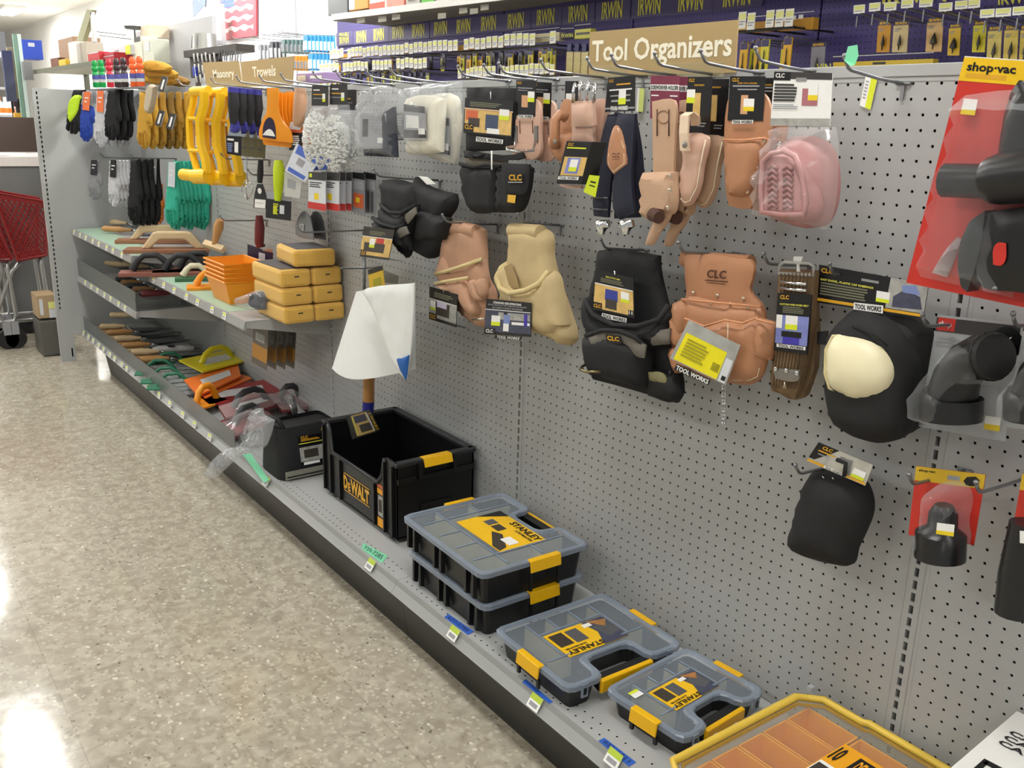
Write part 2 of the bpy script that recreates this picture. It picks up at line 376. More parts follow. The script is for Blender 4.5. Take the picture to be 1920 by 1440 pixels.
for k in range(-4, 2):            # slotted uprights
    x = 48*k; m = M()
    # front face with real slots, 1 inch pitch
    zs = [(.43+j) for j in range(6, 58)]
    m.b2((x-.6, -.06, 6.4), (x-.17, .9, 58.7)); m.b2((x+.17, -.06, 6.4), (x+.6, .9, 58.7))
    prev = 6.4
    for j in range(7, 58):
        c = 23.4+ (j-23); lo, hi = c-.35, c+.35
        m.b2((x-.17, -.06, prev), (x+.17, .1, lo)); prev = hi
    m.b2((x-.17, -.06, prev), (x+.17, .1, 58.7))
    m.build('slotted_upright', GREY, gon)
    m = M(); m.b2((x+.66, -.03, 7), (x+.92, .3, 58.7)); m.b2((x-.92, -.015, 7), (x-.66, .3, 58.7)); m.build('panel_edge', GREY, gon)
m = M(); m.b2((-193, -.12, 58.45), (48, 1.4, 59.25)); m.b2((-193, -.04, 58.1), (48, .5, 58.45)); m.build('top_rail', GREY, gon, bevel=.06)
# base decks, price lip and kick plates
DZ = 7.3
for k in range(-4, 1):
    x = 48*k; m = M()
    m.b2((x+.03, -15.8, DZ-.12), (x+47.97, -.1, DZ))
    for i in range(46):
        for yy in (-15.15, -14.15, -9.15, -8.15) if k >= -2 else ():
            m.lathe([(.1, -.002), (.1, .006)], (x+1+i, yy, DZ), (0, 0, 1), 6, 1)  # near-black discs, shade of the deck holes put into the colour
    m.build('base_deck', [GREY, CAV], gon)
    m = M(); prof = [(-15.8, DZ), (-15.86, DZ+.02), (-15.9, DZ-.1), (-16.0, DZ-.55), (-16.55, DZ-1.25), (-16.6, DZ-1.3), (-16.55, DZ-1.42), (-15.9, DZ-1.45), (-15.9, DZ-1.5), (-15.8, DZ-1.5)]
    m.prism([(x+.03, a, b) for a, b in prof], (47.94, 0, 0)); m.build('price_lip', mat('price_lip_grey', '#9c9e9c', .3, vary=.03), gon)
    xk = x+(15 if k == -4 else .03); m = M(); m.prism([(xk, -15.5, DZ-1.4), (xk, -14.5, 0), (xk, -13.8, 0), (xk, -15.0, DZ-1.4)], (x+47.97-xk, 0, 0)); m.build('kick_plate', GREYD, gon)
# end panel of the run, seen from inside: slotted front post and flat side
ex = -192.6
m = M(); m.b2((ex-1.2, -19.6, 6.0), (ex, 0, 59.3)); m.build('end_panel', GREY, gon, bevel=.05)
m = M(); m.b2((ex-1.4, -21.2, 0), (ex+.05, -20.55, 59.4)); m.b2((ex-1.4, -20.25, 0), (ex+.05, -18.2, 59.4))
pz = 0
for j in range(12, 59): m.b2((ex-1.4, -20.55, pz), (ex+.05, -20.25, j+.1)); pz = j+.7
m.b2((ex-1.4, -20.55, pz), (ex+.05, -20.25, 59.4)); m.build('end_post', GREY, gon)
m = M(); m.b2((ex-1.2, -20.8, 12), (ex-1.0, -20.0, 59)); m.build('post_shade_backing', CAV, gon)  # near-black sheet painting the shade behind the post slots
m = M(); m.b2((ex, -19.0, 1), (ex+.08, -18.7, 3)); m.build('post_slot_shade', CAV, gon)  # near-black patch painting the shade of a low slot in the post
# ---------------------------------------------------------------- wall shelves
def shelf(x, dep, h, label, name='wall_shelf', col=None):
    o = thing(name, (x+24, 0, h), label, 'shelf'); g = col or GREY
    m = M(); m.b2((x+.3, -dep, h-.15), (x+47.7, 0, h)); m.build('shelf_top', g, o)
    for xx in (x+.3, x+47.1): m = M(); m.prism([(xx, -dep, h-.1), (xx, -dep, h-1.0), (xx, -2, h-3.2), (xx, 0, h-3.4), (xx, 0, h-.1)], (.5, 0, 0)); m.build('end_bracket', GREY, o)
    m = M(); m.prism([(x+.2, -dep, h+.02), (x+.2, -dep-.15, h), (x+.2, -dep-.5, h-1.1), (x+.2, -dep-.45, h-1.3), (x+.2, -dep, h-1.2)], (47.6, 0, 0)); m.build('price_lip', mat('price_lip_grey'), o)
    return o
# ================================================================ far wall display beyond the pegboard
PUR = mat('purple_pegboard', '#4a4080', .5, vary=.05); PURD = mat('dark_purple_sign', '#3a3468', .45)
def dots(m, pitch, r, dark):     # perforation pattern in plane x-z
    N, L = ns(m); b = N['Principled BSDF']; src = b.inputs['Base Color'].links[0].from_socket
    tc = N.new('ShaderNodeTexCoord'); sp = N.new('ShaderNodeSeparateXYZ'); L.new(tc.outputs['Object'], sp.inputs[0]); ms = []
    for k in (0, 2):
        a = N.new('ShaderNodeMath'); a.operation = 'MODULO'; a.inputs[1].default_value = pitch*I
        ad = N.new('ShaderNodeMath'); ad.operation = 'ADD'; ad.inputs[1].default_value = 1000*pitch*I
        L.new(sp.outputs[k], ad.inputs[0]); L.new(ad.outputs[0], a.inputs[0])
        s = N.new('ShaderNodeMath'); s.operation = 'SUBTRACT'; s.inputs[1].default_value = pitch*I/2; L.new(a.outputs[0], s.inputs[0])
        q = N.new('ShaderNodeMath'); q.operation = 'POWER'; q.inputs[1].default_value = 2; L.new(s.outputs[0], q.inputs[0]); ms.append(q)
    a = N.new('ShaderNodeMath'); L.new(ms[0].outputs[0], a.inputs[0]); L.new(ms[1].outputs[0], a.inputs[1])
    l = N.new('ShaderNodeMath'); l.operation = 'LESS_THAN'; l.inputs[1].default_value = (r*I)**2; L.new(a.outputs[0], l.inputs[0])
    x = N.new('ShaderNodeMix'); x.data_type = 'RGBA'; x.inputs[7].default_value = lin(dark); L.new(l.outputs[0], x.inputs[0]); L.new(src, x.inputs[6]); L.new(x.outputs[2], b.inputs['Base Color'])
dots(PUR, 1, .13, '#15112c')
WPEG = mat('white_pegboard', '#e6e7ea', .5, vary=.02); dots(WPEG, 1, .1, '#b0b2b8')
disp = thing('wall_display', (-100, 87, 20), 'purple perforated display wall under a row of yellow lettered signs', 'display wall')
k = 0; x = -270
while x < 90:
    m = M(); m.b2((x, 87, 20), (x+47.6, 88, 100)); m.build('perforated_panel', PUR, disp); x += 48
logos = [(646, 72), (678, 69), (711, 65), (747, 61), (785, 58), (827, 53), (870, 49), (917, 44), (968, 39), (1024, 32), (1085, 26), (1149, 19), (1219, 11), (1297, 3), (1384, -7)]
W87 = wall(86.6); HDR = mat('header_sign', '#564e7c', .4); LEM = mat('lemon_lettering', '#e8e35a', .4)
for i, (u, v) in enumerate(logos):
    P = W87.p(u, v); x = P.x; z = P.z
    m = M(); m.b2((x-6, 86.6, z-2.2), (x+5.9, 86.9, z+2.0)); s = m.build('header_sign', HDR, disp)
    m = M(); Quad((x-6, 86.6, z+2.4), (x+6, 86.6, z+2.4), (x+6, 86.6, z-2.4), (x-6, 86.6, z-2.4)).text(m, 'IRWIN', .2, .12, .76, .86, d=.05, bold=.022); m.build('lettering', LEM, s)
for u0, v0, u1, v1 in ((1655, -14, 1775, 8), (1872, -10, 1945, 10)):
    q = quadpx(W87, (u0, v0), (u1, v0-9), (u1, v1-5), (u0, v1)); m = M(); q.text(m, 'IRWIN', 0, 0, 1, 1, d=.1, bold=.02); m.build('lettering', LEM, disp)
m = M(); m.b2((-400, 87.2, 20), (-270.2, 88, 118)); m.build('white_pegboard_panel', WPEG, thing('pegboard_wall', (-335, 87, 20), 'white perforated wall panel left of the purple display wall', 'wall panel'))
for x in (-304,):
    m = M(); m.b2((x-.4, 86.6, 20), (x+.4, 87.2, 118)); tag(m.build('shelf_standard', mat('light_steel', '#c9ccd0', .35, .4), loc=(x, 86.6, 20)), 'slim white steel strip running up the white perforated wall', 'shelf standard')
_a, _b = wall(80).p(401, 60), wall(80).p(417, 60)
m = M(); m.b2((_a.x, 80, 0), (_b.x-1.5, 82, 98)); tag(m.build('steel_post', mat('grey_post', '#8f9093', .5), loc=(_a.x, 81, 0), bevel=.1), 'grey square post left of the framed flag on the white wall', 'post')
# framed flag
q = quadpx(wall(86), (411, -44), (479, -56), (480, 67), (414, 76))
fl = thing('flag_picture', q.at(.5, 1), 'weathered american flag picture hung on the white wall', 'picture')
m = M(); m.prism([q.at(s, t, 0) for s, t in ((0, 1), (1, 1), (1, 0), (0, 0))], (0, .8, 0)); fr = m.build('frame', mat('faded_red', '#a8444c', .6, vary=.12, scale=20), fl, bevel=.1)
m = M(); r = random.Random(3)
for i in range(6):
    t = .04+i*.155
    pts = [(s/14, t+.0+.02*math.sin(s*1.3+i)) for s in range(1, 14)]+[(s/14, t+.062+.025*math.sin(s*1.7+i*2)) for s in range(13, 0, -1)]
    for a in range(12): q.poly(m, [pts[a], pts[a+1], pts[24-a], pts[25-a]][::-1], 0, .05)
m.build('white_stripes', mat('faded_white', '#e2cfc9', .6, vary=.1, scale=30), fr)
m = M(); q.patch(m, .03, .02, .42, .50, 0, .09); m.build('canton', mat('faded_blue', '#3f5589', .6, vary=.15, scale=30), fr)
m = M()
for i in range(6):
    for j in range(8):
        s, t = .06+i*.065, .05+j*.056; q.poly(m, [(s+.014*math.cos(a*math.pi*.4*2-1.57)*(1 if 1 else 0), t+.009*math.sin(a*math.pi*.8-1.57)) for a in range(5)], 0, .12)
m.build('stars', WHT, fr)
# second picture, round rack and shelf far left
q = quadpx(wall(86), (358, -30), (382, -34), (384, 8), (362, 33)); pic = thing('flag_poster', q.at(.5, 1), 'hanging striped banner in blue and white left of the grey post', 'banner')
m = M(); m.prism([q.at(s, t) for s, t in ((0, 1), (1, 1), (1, 0), (0, 0))], (0, .3, 0)); o = m.build('cloth', mat('pale_blue_cloth', '#8ea0cc', .7, vary=.1), pic)
m = M(); q.poly(m, [(.55, 1.02-.35), (.9, .6), (.9, 0), (.6, 0)], 0, .05); m.build('stripe', WHT, o)
# upper shelf over the purple wall with its boxes
PS = wall(68); A = PS.p(622, 38); B = PS.p(1062, 1); zsh = 83.2
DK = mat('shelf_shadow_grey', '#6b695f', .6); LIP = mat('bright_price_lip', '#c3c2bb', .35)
sh = thing('wall_shelf', ((A.x+B.x)/2, 78, zsh), 'long high grey shelf crowded with boxes above the purple display wall', 'shelf')
m = M(); m.b2((A.x, 68.5, zsh-1), (60, 87, zsh+.2)); m.build('shelf_top', DK, sh)
m = M(); dz = (A.z-B.z)/2; zl = (A.z+B.z)/2
m.prism([(A.x, 68.5, zl+dz+1.6), (60, 68.5, zl-dz*2+1.6), (60, 68.5, zl-dz*2), (A.x, 68.5, zl+dz)], (0, -.6, 0)); m.build('price_lip', LIP, sh)
for i, (u, v) in enumerate([(676, 38), (716, 36), (742, 32), (828, 30), (868, 20), (888, 21), (908, 14)]):
    q = quadpx(wall(70), (u-7, v-5), (u+8, v-6), (u+8, v+4), (u-7, v+6)); m = M(); m.prism([q.at(s, t) for s, t in ((0, 1), (1, 1), (1, 0), (0, 0))], (0, .1, 0)); m.build('hanging_tag', mat('paper_tag', '#b9b6a8', .7), sh)
def boxpx(name, u0, u1, v0, v1, y, dep, col, label, cat='box', grp=None, rough=.6, extra=None, bev=.15, rot=0):
    a = wall(y).p(u0, v1); b = wall(y).p(u1, v0); c = wall(y).p(u1, v1); h = b.z-c.z; z0 = (a.z+c.z)/2
    o = thing(name, ((a.x+c.x)/2, y+dep/2, z0), label, cat, grp)
    m = M(); m.b2((a.x, y, z0), (c.x, y+dep, z0+h)); p = m.build('body', mat(col+'_box', col, rough), o, bevel=bev)
    if extra:
        q = Quad((a.x, y, z0+h), (c.x, y, z0+h), (c.x, y, z0), (a.x, y, z0)); m = M(); ms = []
        for e in extra: ms.append(e[4]); q.patch(m, *e[:4], len(ms)-1, .04+.01*len(ms))
        m.build('printed_label', ms, p)
    return o
R_ = mat('red_print', '#d8503c', .5); GRN = mat('green_print', '#5aa83a', .5)
boxpx('wrapped_crate', 615, 652, -40, 27, 68, 14, '#3d4244', 'dark grey crate wrapped in clear film at the left end of the high shelf', 'crate', rough=.25)
boxpx('carton', 655, 690, -30, 18, 68, 12, '#b98645', 'brown cardboard carton beside the dark wrapped crate on the high shelf', extra=[(.0, .35, .3, .95, WHT)])
boxpx('carton', 693, 722, -30, 19, 68, 12, '#e8e2da', 'white and red printed carton on the high shelf', extra=[(0, .7, 1, .95, R_), (.1, .1, .5, .5, GRYP)])
boxpx('carton', 734, 757, -30, 13, 68, 10, '#e58a7a', 'salmon pink carton on the high shelf')
boxpx('carton', 761, 786, -30, 10, 68, 10, '#a9a79f', 'grey carton with a barcode on the high shelf', extra=[(.2+.07*i, .4, .23+.07*i, .8, BLK) for i in range(8)])
boxpx('carton', 790, 812, -30, 7, 68, 10, '#57a83e', 'bright green carton on the high shelf')
boxpx('carton', 818, 845, -30, 3, 68, 10, '#b09a92', 'brownish grey carton right of the green one on the high shelf')
boxpx('carton', 848, 880, -32, 0, 68, 10, '#e0998a', 'pale pink carton right of the brownish one on the high shelf')
# tag rails with hanging packs
YC = ['#e3b12a', '#d9cf3b', '#e8c95a', '#c9c53a', '#dd9f2c', '#d3d86a']
def rail(pts, y, n, label, tagw=.036, th=2.6):
    Pw = [wall(y).p(*p) for p in pts]; o = thing('scan_rail', Pw[0], label, 'rail')
    m = M(); m.tube(Pw, .28, 6); m.build('bar', mat('dark_bar', '#33322f', .4, .3), o)
    T0, T1 = Pw[0], Pw[-1]; r = random.Random(n); tg = None; cov = []
    for i in range(n):
        s = (i+.5)/n
        if r.random() < .06: continue
        P = T0.lerp(T1, s)+Vector((0, -.35, .2)); w = (T1.x-T0.x)/n*.42; jz = r.uniform(-.2, .35)
        cov.append((P+Vector((0, 0, jz)), w))
    for P, w in cov:
        m = M(); m.box(P+Vector((0, 0, th/2)), (2*w, .06, th), 0); q = Quad(P+Vector((-w, -.04, th)), P+Vector((w, -.04, th)), P+Vector((w, -.04, 0)), P+Vector((-w, -.04, 0)))
        q.patch(m, .05, .12, .95, .45, 1, .01); q.patch(m, .1, .55, .9, .62, 2, .01); q.patch(m, .1, .7, .7, .77, 2, .01)
        m.build('price_tag', [mat('white_tag', '#f1f1ea', .5), mat('pale_yellow_tag', '#e6e88e', .5), GRYP], o)
    m = M()
    for s in (.02, .5, .98):
        P = T0.lerp(T1, s); m.tube([P, (P.x, 86.9, P.z)], .2, 5)
    m.tube([T0+Vector((0, .3, -.1)), T1+Vector((0, .3, -.1))], .15, 5); m.build('support', mat('dark_bar'), o)
    RAIL[0] = o
    return T0, T1
RAIL = [None]
def packs(A, B, n, drop, h, cols, label, grp, seed=1, w=.7, y=None, tool=True):
    r = random.Random(seed); lib = []
    for c in cols:
        t = thing('carded_drill_bit', (0, 0, 0), label, 'tool pack', grp)
        m = M(); m.b2((-w, -.12, -h), (w, .12, 0)); bd = m.build('card', mat(c+'_card', c, .4, vary=.1), t)
        m = M(); m.b2((-w*.9, -.16, -h*.16), (w*.9, -.13, -.05)); m.build('header', mat('#3b3566_card', '#3b3566', .4), bd)
        if tool:
            m = M(); m.lathe([(.06, -h*.9), (.12, -h*.75), (.26, -h*.72), (.26, -h*.6), (.1, -h*.52), (.1, -h*.3), (.02, -h*.22)], (0, -.3, 0), (0, 0, 1), 8); m.build('drill_bit', mat('tool_steel', '#4c4a45', .35, .6), bd)
        lib.append(t)
    used = set()
    for i in range(n):
        if r.random() < .12: continue
        k = r.randrange(len(lib)); P = A.lerp(B, (i+.5)/n)+Vector((r.uniform(-.3, .3), r.uniform(-1, 1), -drop+r.uniform(-.3, .3)))
        if k not in used:
            used.add(k); t = lib[k]; t.location = P*I; t['_o'] = P[:]
        else: dup(lib[k], P-Vector(lib[k]['_o']))
        if RAIL[0]:
            m = M(); m.tube([P+Vector((0, -.5, .12)), P+Vector((0, .6, .05)), (P.x, 86.8, P.z-.1)], .12, 5); m.build('peg_arm', STEEL, RAIL[0])
    for k in range(len(lib)):
        if k not in used:
            for g in list(lib[k].children_recursive)+[lib[k]]: bpy.data.objects.remove(g)
a, b = rail([(620, 112), (816, 104), (946, 93), (1045, 83)], 76, 46, 'upper rail of price tags on the purple wall, left of the big sign')
packs(a, b, 44, 1.0, 3.6, ['#4a4a3a', '#e3b12a', '#22222a', '#c9c53a', '#d9cf3b', '#2b2a33'], 'small carded drill bit hanging under the upper tag rail of the purple wall', 'carded bits under the upper tag rail', 5, .75)
a, b = rail([(601, 137), (803, 129)], 74, 28, 'lower rail of price tags on the left half of the purple wall')
packs(a, b, 26, .9, 4.2, ['#d9cf3b', '#e8c95a', '#22222a', '#d3d86a', '#2b2a33'], 'small carded drill bit hanging under the lower tag rail of the purple wall', 'carded bits under the lower tag rail', 6, .7)
a, b = rail([(860, 148), (1052, 141)], 73, 22, 'low rail of wide price tags just above the pegboard top', th=2.2)
a, b = wall(77).p(868, 106), wall(77).p(1045, 95)
packs(a, b, 15, 0, 5.6, ['#c9b62a', '#d9cf3b', '#9a9ba8', '#e3b12a', '#7a7c94'], 'tall carded bit set hanging behind the hooks left of the big sign', 'tall carded sets left of the big sign', 9, .95)
a, b = rail([(1384, 60), (1490, 51)], 76, 6, 'short rail of yellow topped price tags right of the big sign', th=2.8)
a, b = wall(76).p(1392, 80), wall(76).p(1492, 74)
packs(a, b, 7, 0, 7.2, ['#d3d83a', '#d9cf3b', '#e3b12a'], 'tall yellow carded drill bit hanging right of the big sign', 'yellow carded bits right of the big sign', 12, .85)
# packs of metallic bits left of the sign, header trays
for i, u in enumerate((1069, 1083, 1097)):
    P = wall(77).p(u, 97); t = thing('bit_pouch', P, ['clear pouch of gold coloured bits, leftmost of the three left of the big sign', 'clear pouch of gold coloured bits, middle one left of the big sign', 'clear pouch of gold coloured bits, beside the edge of the big sign'][i], 'tool pack', 'pouches of gold bits')
    m = M(); m.b2((P.x-1.1, 76.9, P.z-6.3), (P.x+1.1, 77.1, P.z)); bd = m.build('card', mat('gold_bits', '#cdbb7c', .35, vary=.7, scale=260), t)
    m = M(); m.b2((P.x-.7, 76.7, P.z), (P.x+.7, 77.2, P.z+1.6)); m.build('hanger', mat('navy_plastic', '#26275c', .4), t)
TRY = mat('ochre_tray', '#d8a23c', .5, vary=.1)
def traypx(pts, y, col, label, th=1.5, extra=()):
    P = [wall(y).p(*p) for p in pts]; o = thing('header_tray', P[-1], label, 'display tray')
    m = M(); m.prism(P[::-1], (0, th, 0)); bd = m.build('tray_front', col, o)
    q = Quad(*P)
    if extra:
        m = M(); ms = []
        for e in extra:
            if isinstance(e[0], str): ms.append(e[5]); q.text(m, e[0], *e[1:5], len(ms)-1, .1)
            else: ms.append(e[4]); q.patch(m, *e[:4], len(ms)-1, .05)
        m.build('printed_artwork', ms, bd)
    m = M(); m.tube([P[0]+Vector((0, -.1, .9)), P[1]+Vector((0, -.1, .9))], .09, 6); m.build('wire_edge', mat('bright_wire', '#d6d6dc', .3, .5), o)
traypx([(632, 102), (694, 97), (694, 104), (632, 109)], 78, TRY, 'ochre header strip at the left end of the purple wall')
traypx([(697, 97), (763, 92), (763, 99), (697, 104)], 78, TRY, 'ochre header strip, second from the left on the purple wall')
traypx([(767, 90), (845, 86), (845, 92), (767, 98)], 78, TRY, 'ochre header strip, third from the left on the purple wall')
traypx([(848, 86), (938, 79), (938, 88), (848, 95)], 78, TRY, 'ochre header strip left of the pink letter sign on the purple wall')
traypx([(942, 74), (960, 73), (960, 82), (942, 83)], 78, mat('rust_sign', '#9c4a36', .5), 'small rust coloured brand sign in the header of the purple wall', extra=[('IRWIN', .08, .15, .92, .9, mat('peach', '#f0c9a8', .5))])
traypx([(962, 68), (1049, 60), (1049, 76), (962, 83)], 78, mat('cream_sign', '#d9cfa6', .5), 'long cream header picture of drill bits on the purple wall', extra=[(.05, .3, .5, .42, GRYP), (.45, .45, .95, .55, GRYP)])
traypx([(1052, 62), (1076, 61), (1076, 71), (1052, 73)], 78, mat('dark_sign', '#2c2748', .5), 'small dark brand sign beside the big beige sign', extra=[('IRWIN', .05, .15, .95, .85, LEM)])
traypx([(1078, 56), (1108, 53), (1106, 71), (1077, 73)], 78, mat('lime_sign', '#d5d25a', .5), 'small lime header picture beside the big beige sign', extra=[(.1, .35, .95, .6, mat('tool_steel'))])
traypx([(1384, 44), (1526, 32), (1524, 54), (1384, 62)], 79, TRY, 'ochre tray front right of the big sign with three white slips', extra=[(.62, -.25, .68, .15, WHT), (.72, -.28, .78, .1, WHT), (.81, -.3, .87, .06, WHT)])
traypx([(1562, 117), (1750, 110), (1748, 128), (1562, 134)], 80, mat('yellow_tray', '#dfc13e', .5), 'yellow header picture of a drill bit low on the purple wall', extra=[(.42, .15, .55, .4, mat('tool_steel')), ('VIN', -.18, .1, -.02, .95, LEM)])
# right hand carded bits, one by one
for i, (u, v0, v1, w, c, lb) in enumerate([
    (1657, 40, 98, 12, '#e2a42c', 'amber carded bit, first on the right part of the purple wall'), (1688, 40, 98, 14, '#e8d19a', 'cream carded bit in clear shell, second on the right part of the purple wall'),
    (1752, 34, 97, 15, '#e6bd7c', 'peach carded cone bit in clear shell on the purple wall'), (1789, 45, 104, 11, '#e8c03a', 'yellow carded small bit right of the cone bit'),
    (1836, 40, 98, 12, '#dcd12c', 'acid yellow carded ball bit on the purple wall'), (1864, 49, 118, 13, '#ead676', 'pale yellow carded bit left of a matching one above the vacuum blister'),
    (1895, 47, 118, 13, '#ead066', 'pale yellow carded long bit above the vacuum blister'), (1922, 47, 118, 10, '#e6cc5a', 'pale yellow carded bit cut by the right edge of the photo'), (1533, 80, 142, 13, '#9b9aa6', 'grey boxed bit set hanging alone beside the purple gap')]):
    q = quadpx(wall(81), (u-w+2, v0), (u+w+2, v0-2), (u+w-2, v1), (u-w-2, v1)); t = thing('carded_drill_bit', q.at(.5, 0), lb, 'tool pack')
    bd = card(t, q, .15, mat(c+'_card', c, .4, vary=.1), [(0, 0, 1, .14, mat('#3b3566_card', '#3b3566', .4)), (.1, .24, .5, .27, GRYP), (.1, .3, .4, .33, GRYP)], [('IRWIN', .12, .03, .88, .12, YEL)])
    h = (q.at(0, 0)-q.at(0, 1)).length; c0 = q.at(.5, 1); R0 = .55 if 'cone' in lb else .3
    m = M(); m.lathe([(.08, h*.06), (.14, h*.2), (R0, h*.24), (R0*.8, h*.36), (R0*.4, h*.48), (.03, h*.56)], c0+Vector((0, -.35, 0)), (0, 0, 1), 10); m.build('drill_bit', mat('tool_steel'), bd, smooth=40)
m = None
for i, (u, v, w) in enumerate([(1611, 17, 11), (1640, 13, 11), (1669, 12, 12), (1701, 7, 12), (1736, 5, 13), (1773, 13, 13), (1803, 9, 13), (1826, 7, 12), (1851, 25, 14), (1881, 23, 15), (1912, 20, 14)]):
    q = quadpx(wall(72), (u-w+1, v-7), (u+w, v-9), (u+w-1, v+7), (u-w, v+9)); t = thing('price_tag', q.at(.5, .5), 'price tag number %s from the left, right part of purple wall' % ['one', 'two', 'three', 'four', 'five', 'six', 'seven', 'eight', 'nine', 'ten', 'eleven'][i], 'price tag', 'price tags over the right carded bits')
    card(t, q, .08, mat('white_tag'), [(.08, .1, .92, .6, mat('pale_yellow_tag', '#e6e88e', .5)), (.1, .68, .8, .78, GRYP)])
    m = M(); P = q.at(.5, 1); m.tube([P+Vector((0, 0, 0)), P+Vector((0, 8, -.6)), P+Vector((0, 14.7, -.6))], .15, 6); m.tube([P+Vector((0, -.3, -.4)), P+Vector((0, -.3, -2.0))], .12, 6); m.build('hook_arm', STEEL, t)
# grey blister packs and blue packs on the white wall
GB = mat('grey_blister', '#8d9096', .3); 
for i, (u, v) in enumerate([(452, 73), (490, 72), (508, 67), (527, 66), (540, 64), (549, 63), (470, 86)]):
    P = wall(86.5).p(u+38, v+4); P2 = wall(74).p(u+12, v)
    m = M(); m.tube([P, (P.x, 75.5, P.z+.3), (P.x, 75, P.z+.9)], .16, 6); tag(m.build('wall_hook', STEEL, loc=P), 'thin steel hook on the white wall below the flag, number %s from the left' % ['two', 'three', 'four', 'five', 'six', 'seven', 'one'][i], 'hook', 'hooks on the white wall')
def stackpx(name, us, v0, v1, y0, dy, col, label, grp, w=1.6, hdr=None):
    for i, u in enumerate(us):
        P = wall(y0).p(u, v0); Q = wall(y0).p(u, v1); h = P.z-Q.z
        if i == 0:
            t0 = thing(name, P, label, 'tool pack', grp); m = M(); m.b2((P.x-w, y0-.2, P.z-h), (P.x+w, y0+.2, P.z)); bd = m.build('card', col, t0, bevel=.1)
            m = M(); m.b2((P.x-w*.9, y0-.45, P.z-h*.9), (P.x+w*.9, y0-.2, P.z-h*.35)); m.build('blister', hdr or GB, bd, bevel=.2)
            P0 = P
        else: dup(t0, (P.x-P0.x, i*dy, P.z-P0.z))
    m = M(); E = P+Vector((0, (len(us)-1)*dy, .15)); m.tube([P0+Vector((-.5, 0, .15)), E, (E.x+.5, 87.2, E.z)], .16, 5); tag(m.build('display_arm', STEEL, loc=P0), 'thin steel arm carrying the '+grp, 'display arm')
BLU = mat('sky_blue_card', '#3f93c8', .4, vary=.12)
stackpx('carded_tool', [573+i*4 for i in range(8)], 66, 97, 77, .6, BLU, 'sky blue carded tool in the upper stack on the white wall', 'upper sky blue packs', hdr=WHT)
stackpx('carded_tool', [582+i*4 for i in range(6)], 101, 132, 77, .6, BLU, 'sky blue carded tool in the lower stack on the white wall', 'lower sky blue packs', hdr=WHT)
stackpx('carded_tool', [553+i*4 for i in range(5)], 105, 132, 76, .4, mat('amber_card', '#c98a2a', .4), 'amber carded tool behind the right end of the trowel sign', 'amber packs beside the blue ones')
stackpx('carded_tool', [487+i*5 for i in range(5)], 84, 114, 78, .5, GB, 'grey blister pack hanging above the trowel sign', 'grey packs above the trowel sign', hdr=mat('light_steel'))
stackpx('carded_tool', [509+i*5 for i in range(4)], 78, 112, 79, .5, mat('dark_blister', '#4b4e55', .3), 'dark grey blister pack above the trowel sign', 'dark packs above the trowel sign', hdr=mat('light_steel'))
stackpx('carded_tool', [531+i*5 for i in range(7)], 74, 100, 79, .5, mat('green_grey_card', '#5f7d7c', .4), 'green grey carded tool left of the sky blue packs', 'green grey packs')
boxpx('open_box', 556, 610, 136, 155, 1.5, 2.5, '#a98fc0', 'lilac printed box lying on the top ledge behind the trowel hooks', 'box', extra=[(.05, .2, .35, .8, WHT), (.5, .3, .9, .6, WHT)])
# ---------------------------------------------------------------- beige cardboard signs
BEI = mat('beige_card', '#b39a68', .6, vary=.03); TAPE = mat('clear_tape', '#d8cda0', .3, kind='clear', a=.25)
def sign(pts, y, word, t0, lab, tapes):
    q = quadpx(wall(y), *pts); o = thing('aisle_sign', q.at(.5, 1), lab, 'sign'); c = card(o, q, .12, BEI)
    m = M(); q.text(m, word, *t0, d=.03, bold=.022); m.build('lettering', mat('cream_lettering', '#fbf4dc', .5), c)
    for s0, s1 in tapes: m = M(); q.patch(m, s0, .78, s1, 1.08, 0, .03); m.build('tape', TAPE, c)
sign([(1106, 60), (1384, 37), (1378, 136), (1103, 142)], -.35, 'Tool Organizers', (.025, .20, .975, .83), 'large beige sign reading Tool Organizers taped to the rail', [(.02, .3), (.56, .94)])
sign([(379, 117), (447, 114), (455, 163), (388, 165)], -.35, 'Masonry', (.26, .3, .84, .72), 'small beige sign reading Masonry taped to the rail', [(.1, .9)])
sign([(450, 116), (551, 105), (548, 160), (456, 163)], -.35, 'Trowels', (.24, .24, .69, .64), 'beige sign reading Trowels taped to the rail', [(.05, .45), (.6, .95)])
# ================================================================ goods hanging on the right part of the pegboard
LTH = mat('tan_leather', '#b8835f', .5, vary=.12, scale=18, bump=.25, bscale=500); LTP = mat('natural_leather', '#d3ac97', .5, vary=.07, scale=14, bump=.15, bscale=500)
LTN = mat('split_leather', '#c4a184', .7, vary=.1, scale=12, bump=.3, bscale=350); SUE = mat('beige_suede', '#c6b083', .85, vary=.12, scale=12, bump=.4, bscale=400)
SUP = mat('pinkish_suede', '#c0967a', .85, vary=.12, scale=12, bump=.4, bscale=400)
NYL = mat('black_nylon', '#101114', .7, vary=.3, scale=30, bump=.2, bscale=900); FAB = mat('black_foam', '#1b1b1c', .75, vary=.15, bump=.15, bscale=800)
TRM = mat('grey_trim_fabric', '#6d685f', .7, bump=.2, bscale=700); NAV = mat('navy_webbing', '#1d2033', .7, bump=.2, bscale=900)
STI = mat('pale_thread', '#e6d7b8', .6); RVT = mat('rivet_metal', '#d2c3ae', .25, .9); BPL = mat('black_plastic', '#1a1a1b', .32, vary=.1)
RED = mat('red_card', '#cc3327', .35, vary=.08); SKY = mat('photo_blue', '#7d8fc4', .5); SKIN = mat('photo_brown', '#a8743f', .5, vary=.5, scale=60); ORG = mat('photo_orange', '#d2653a', .5)
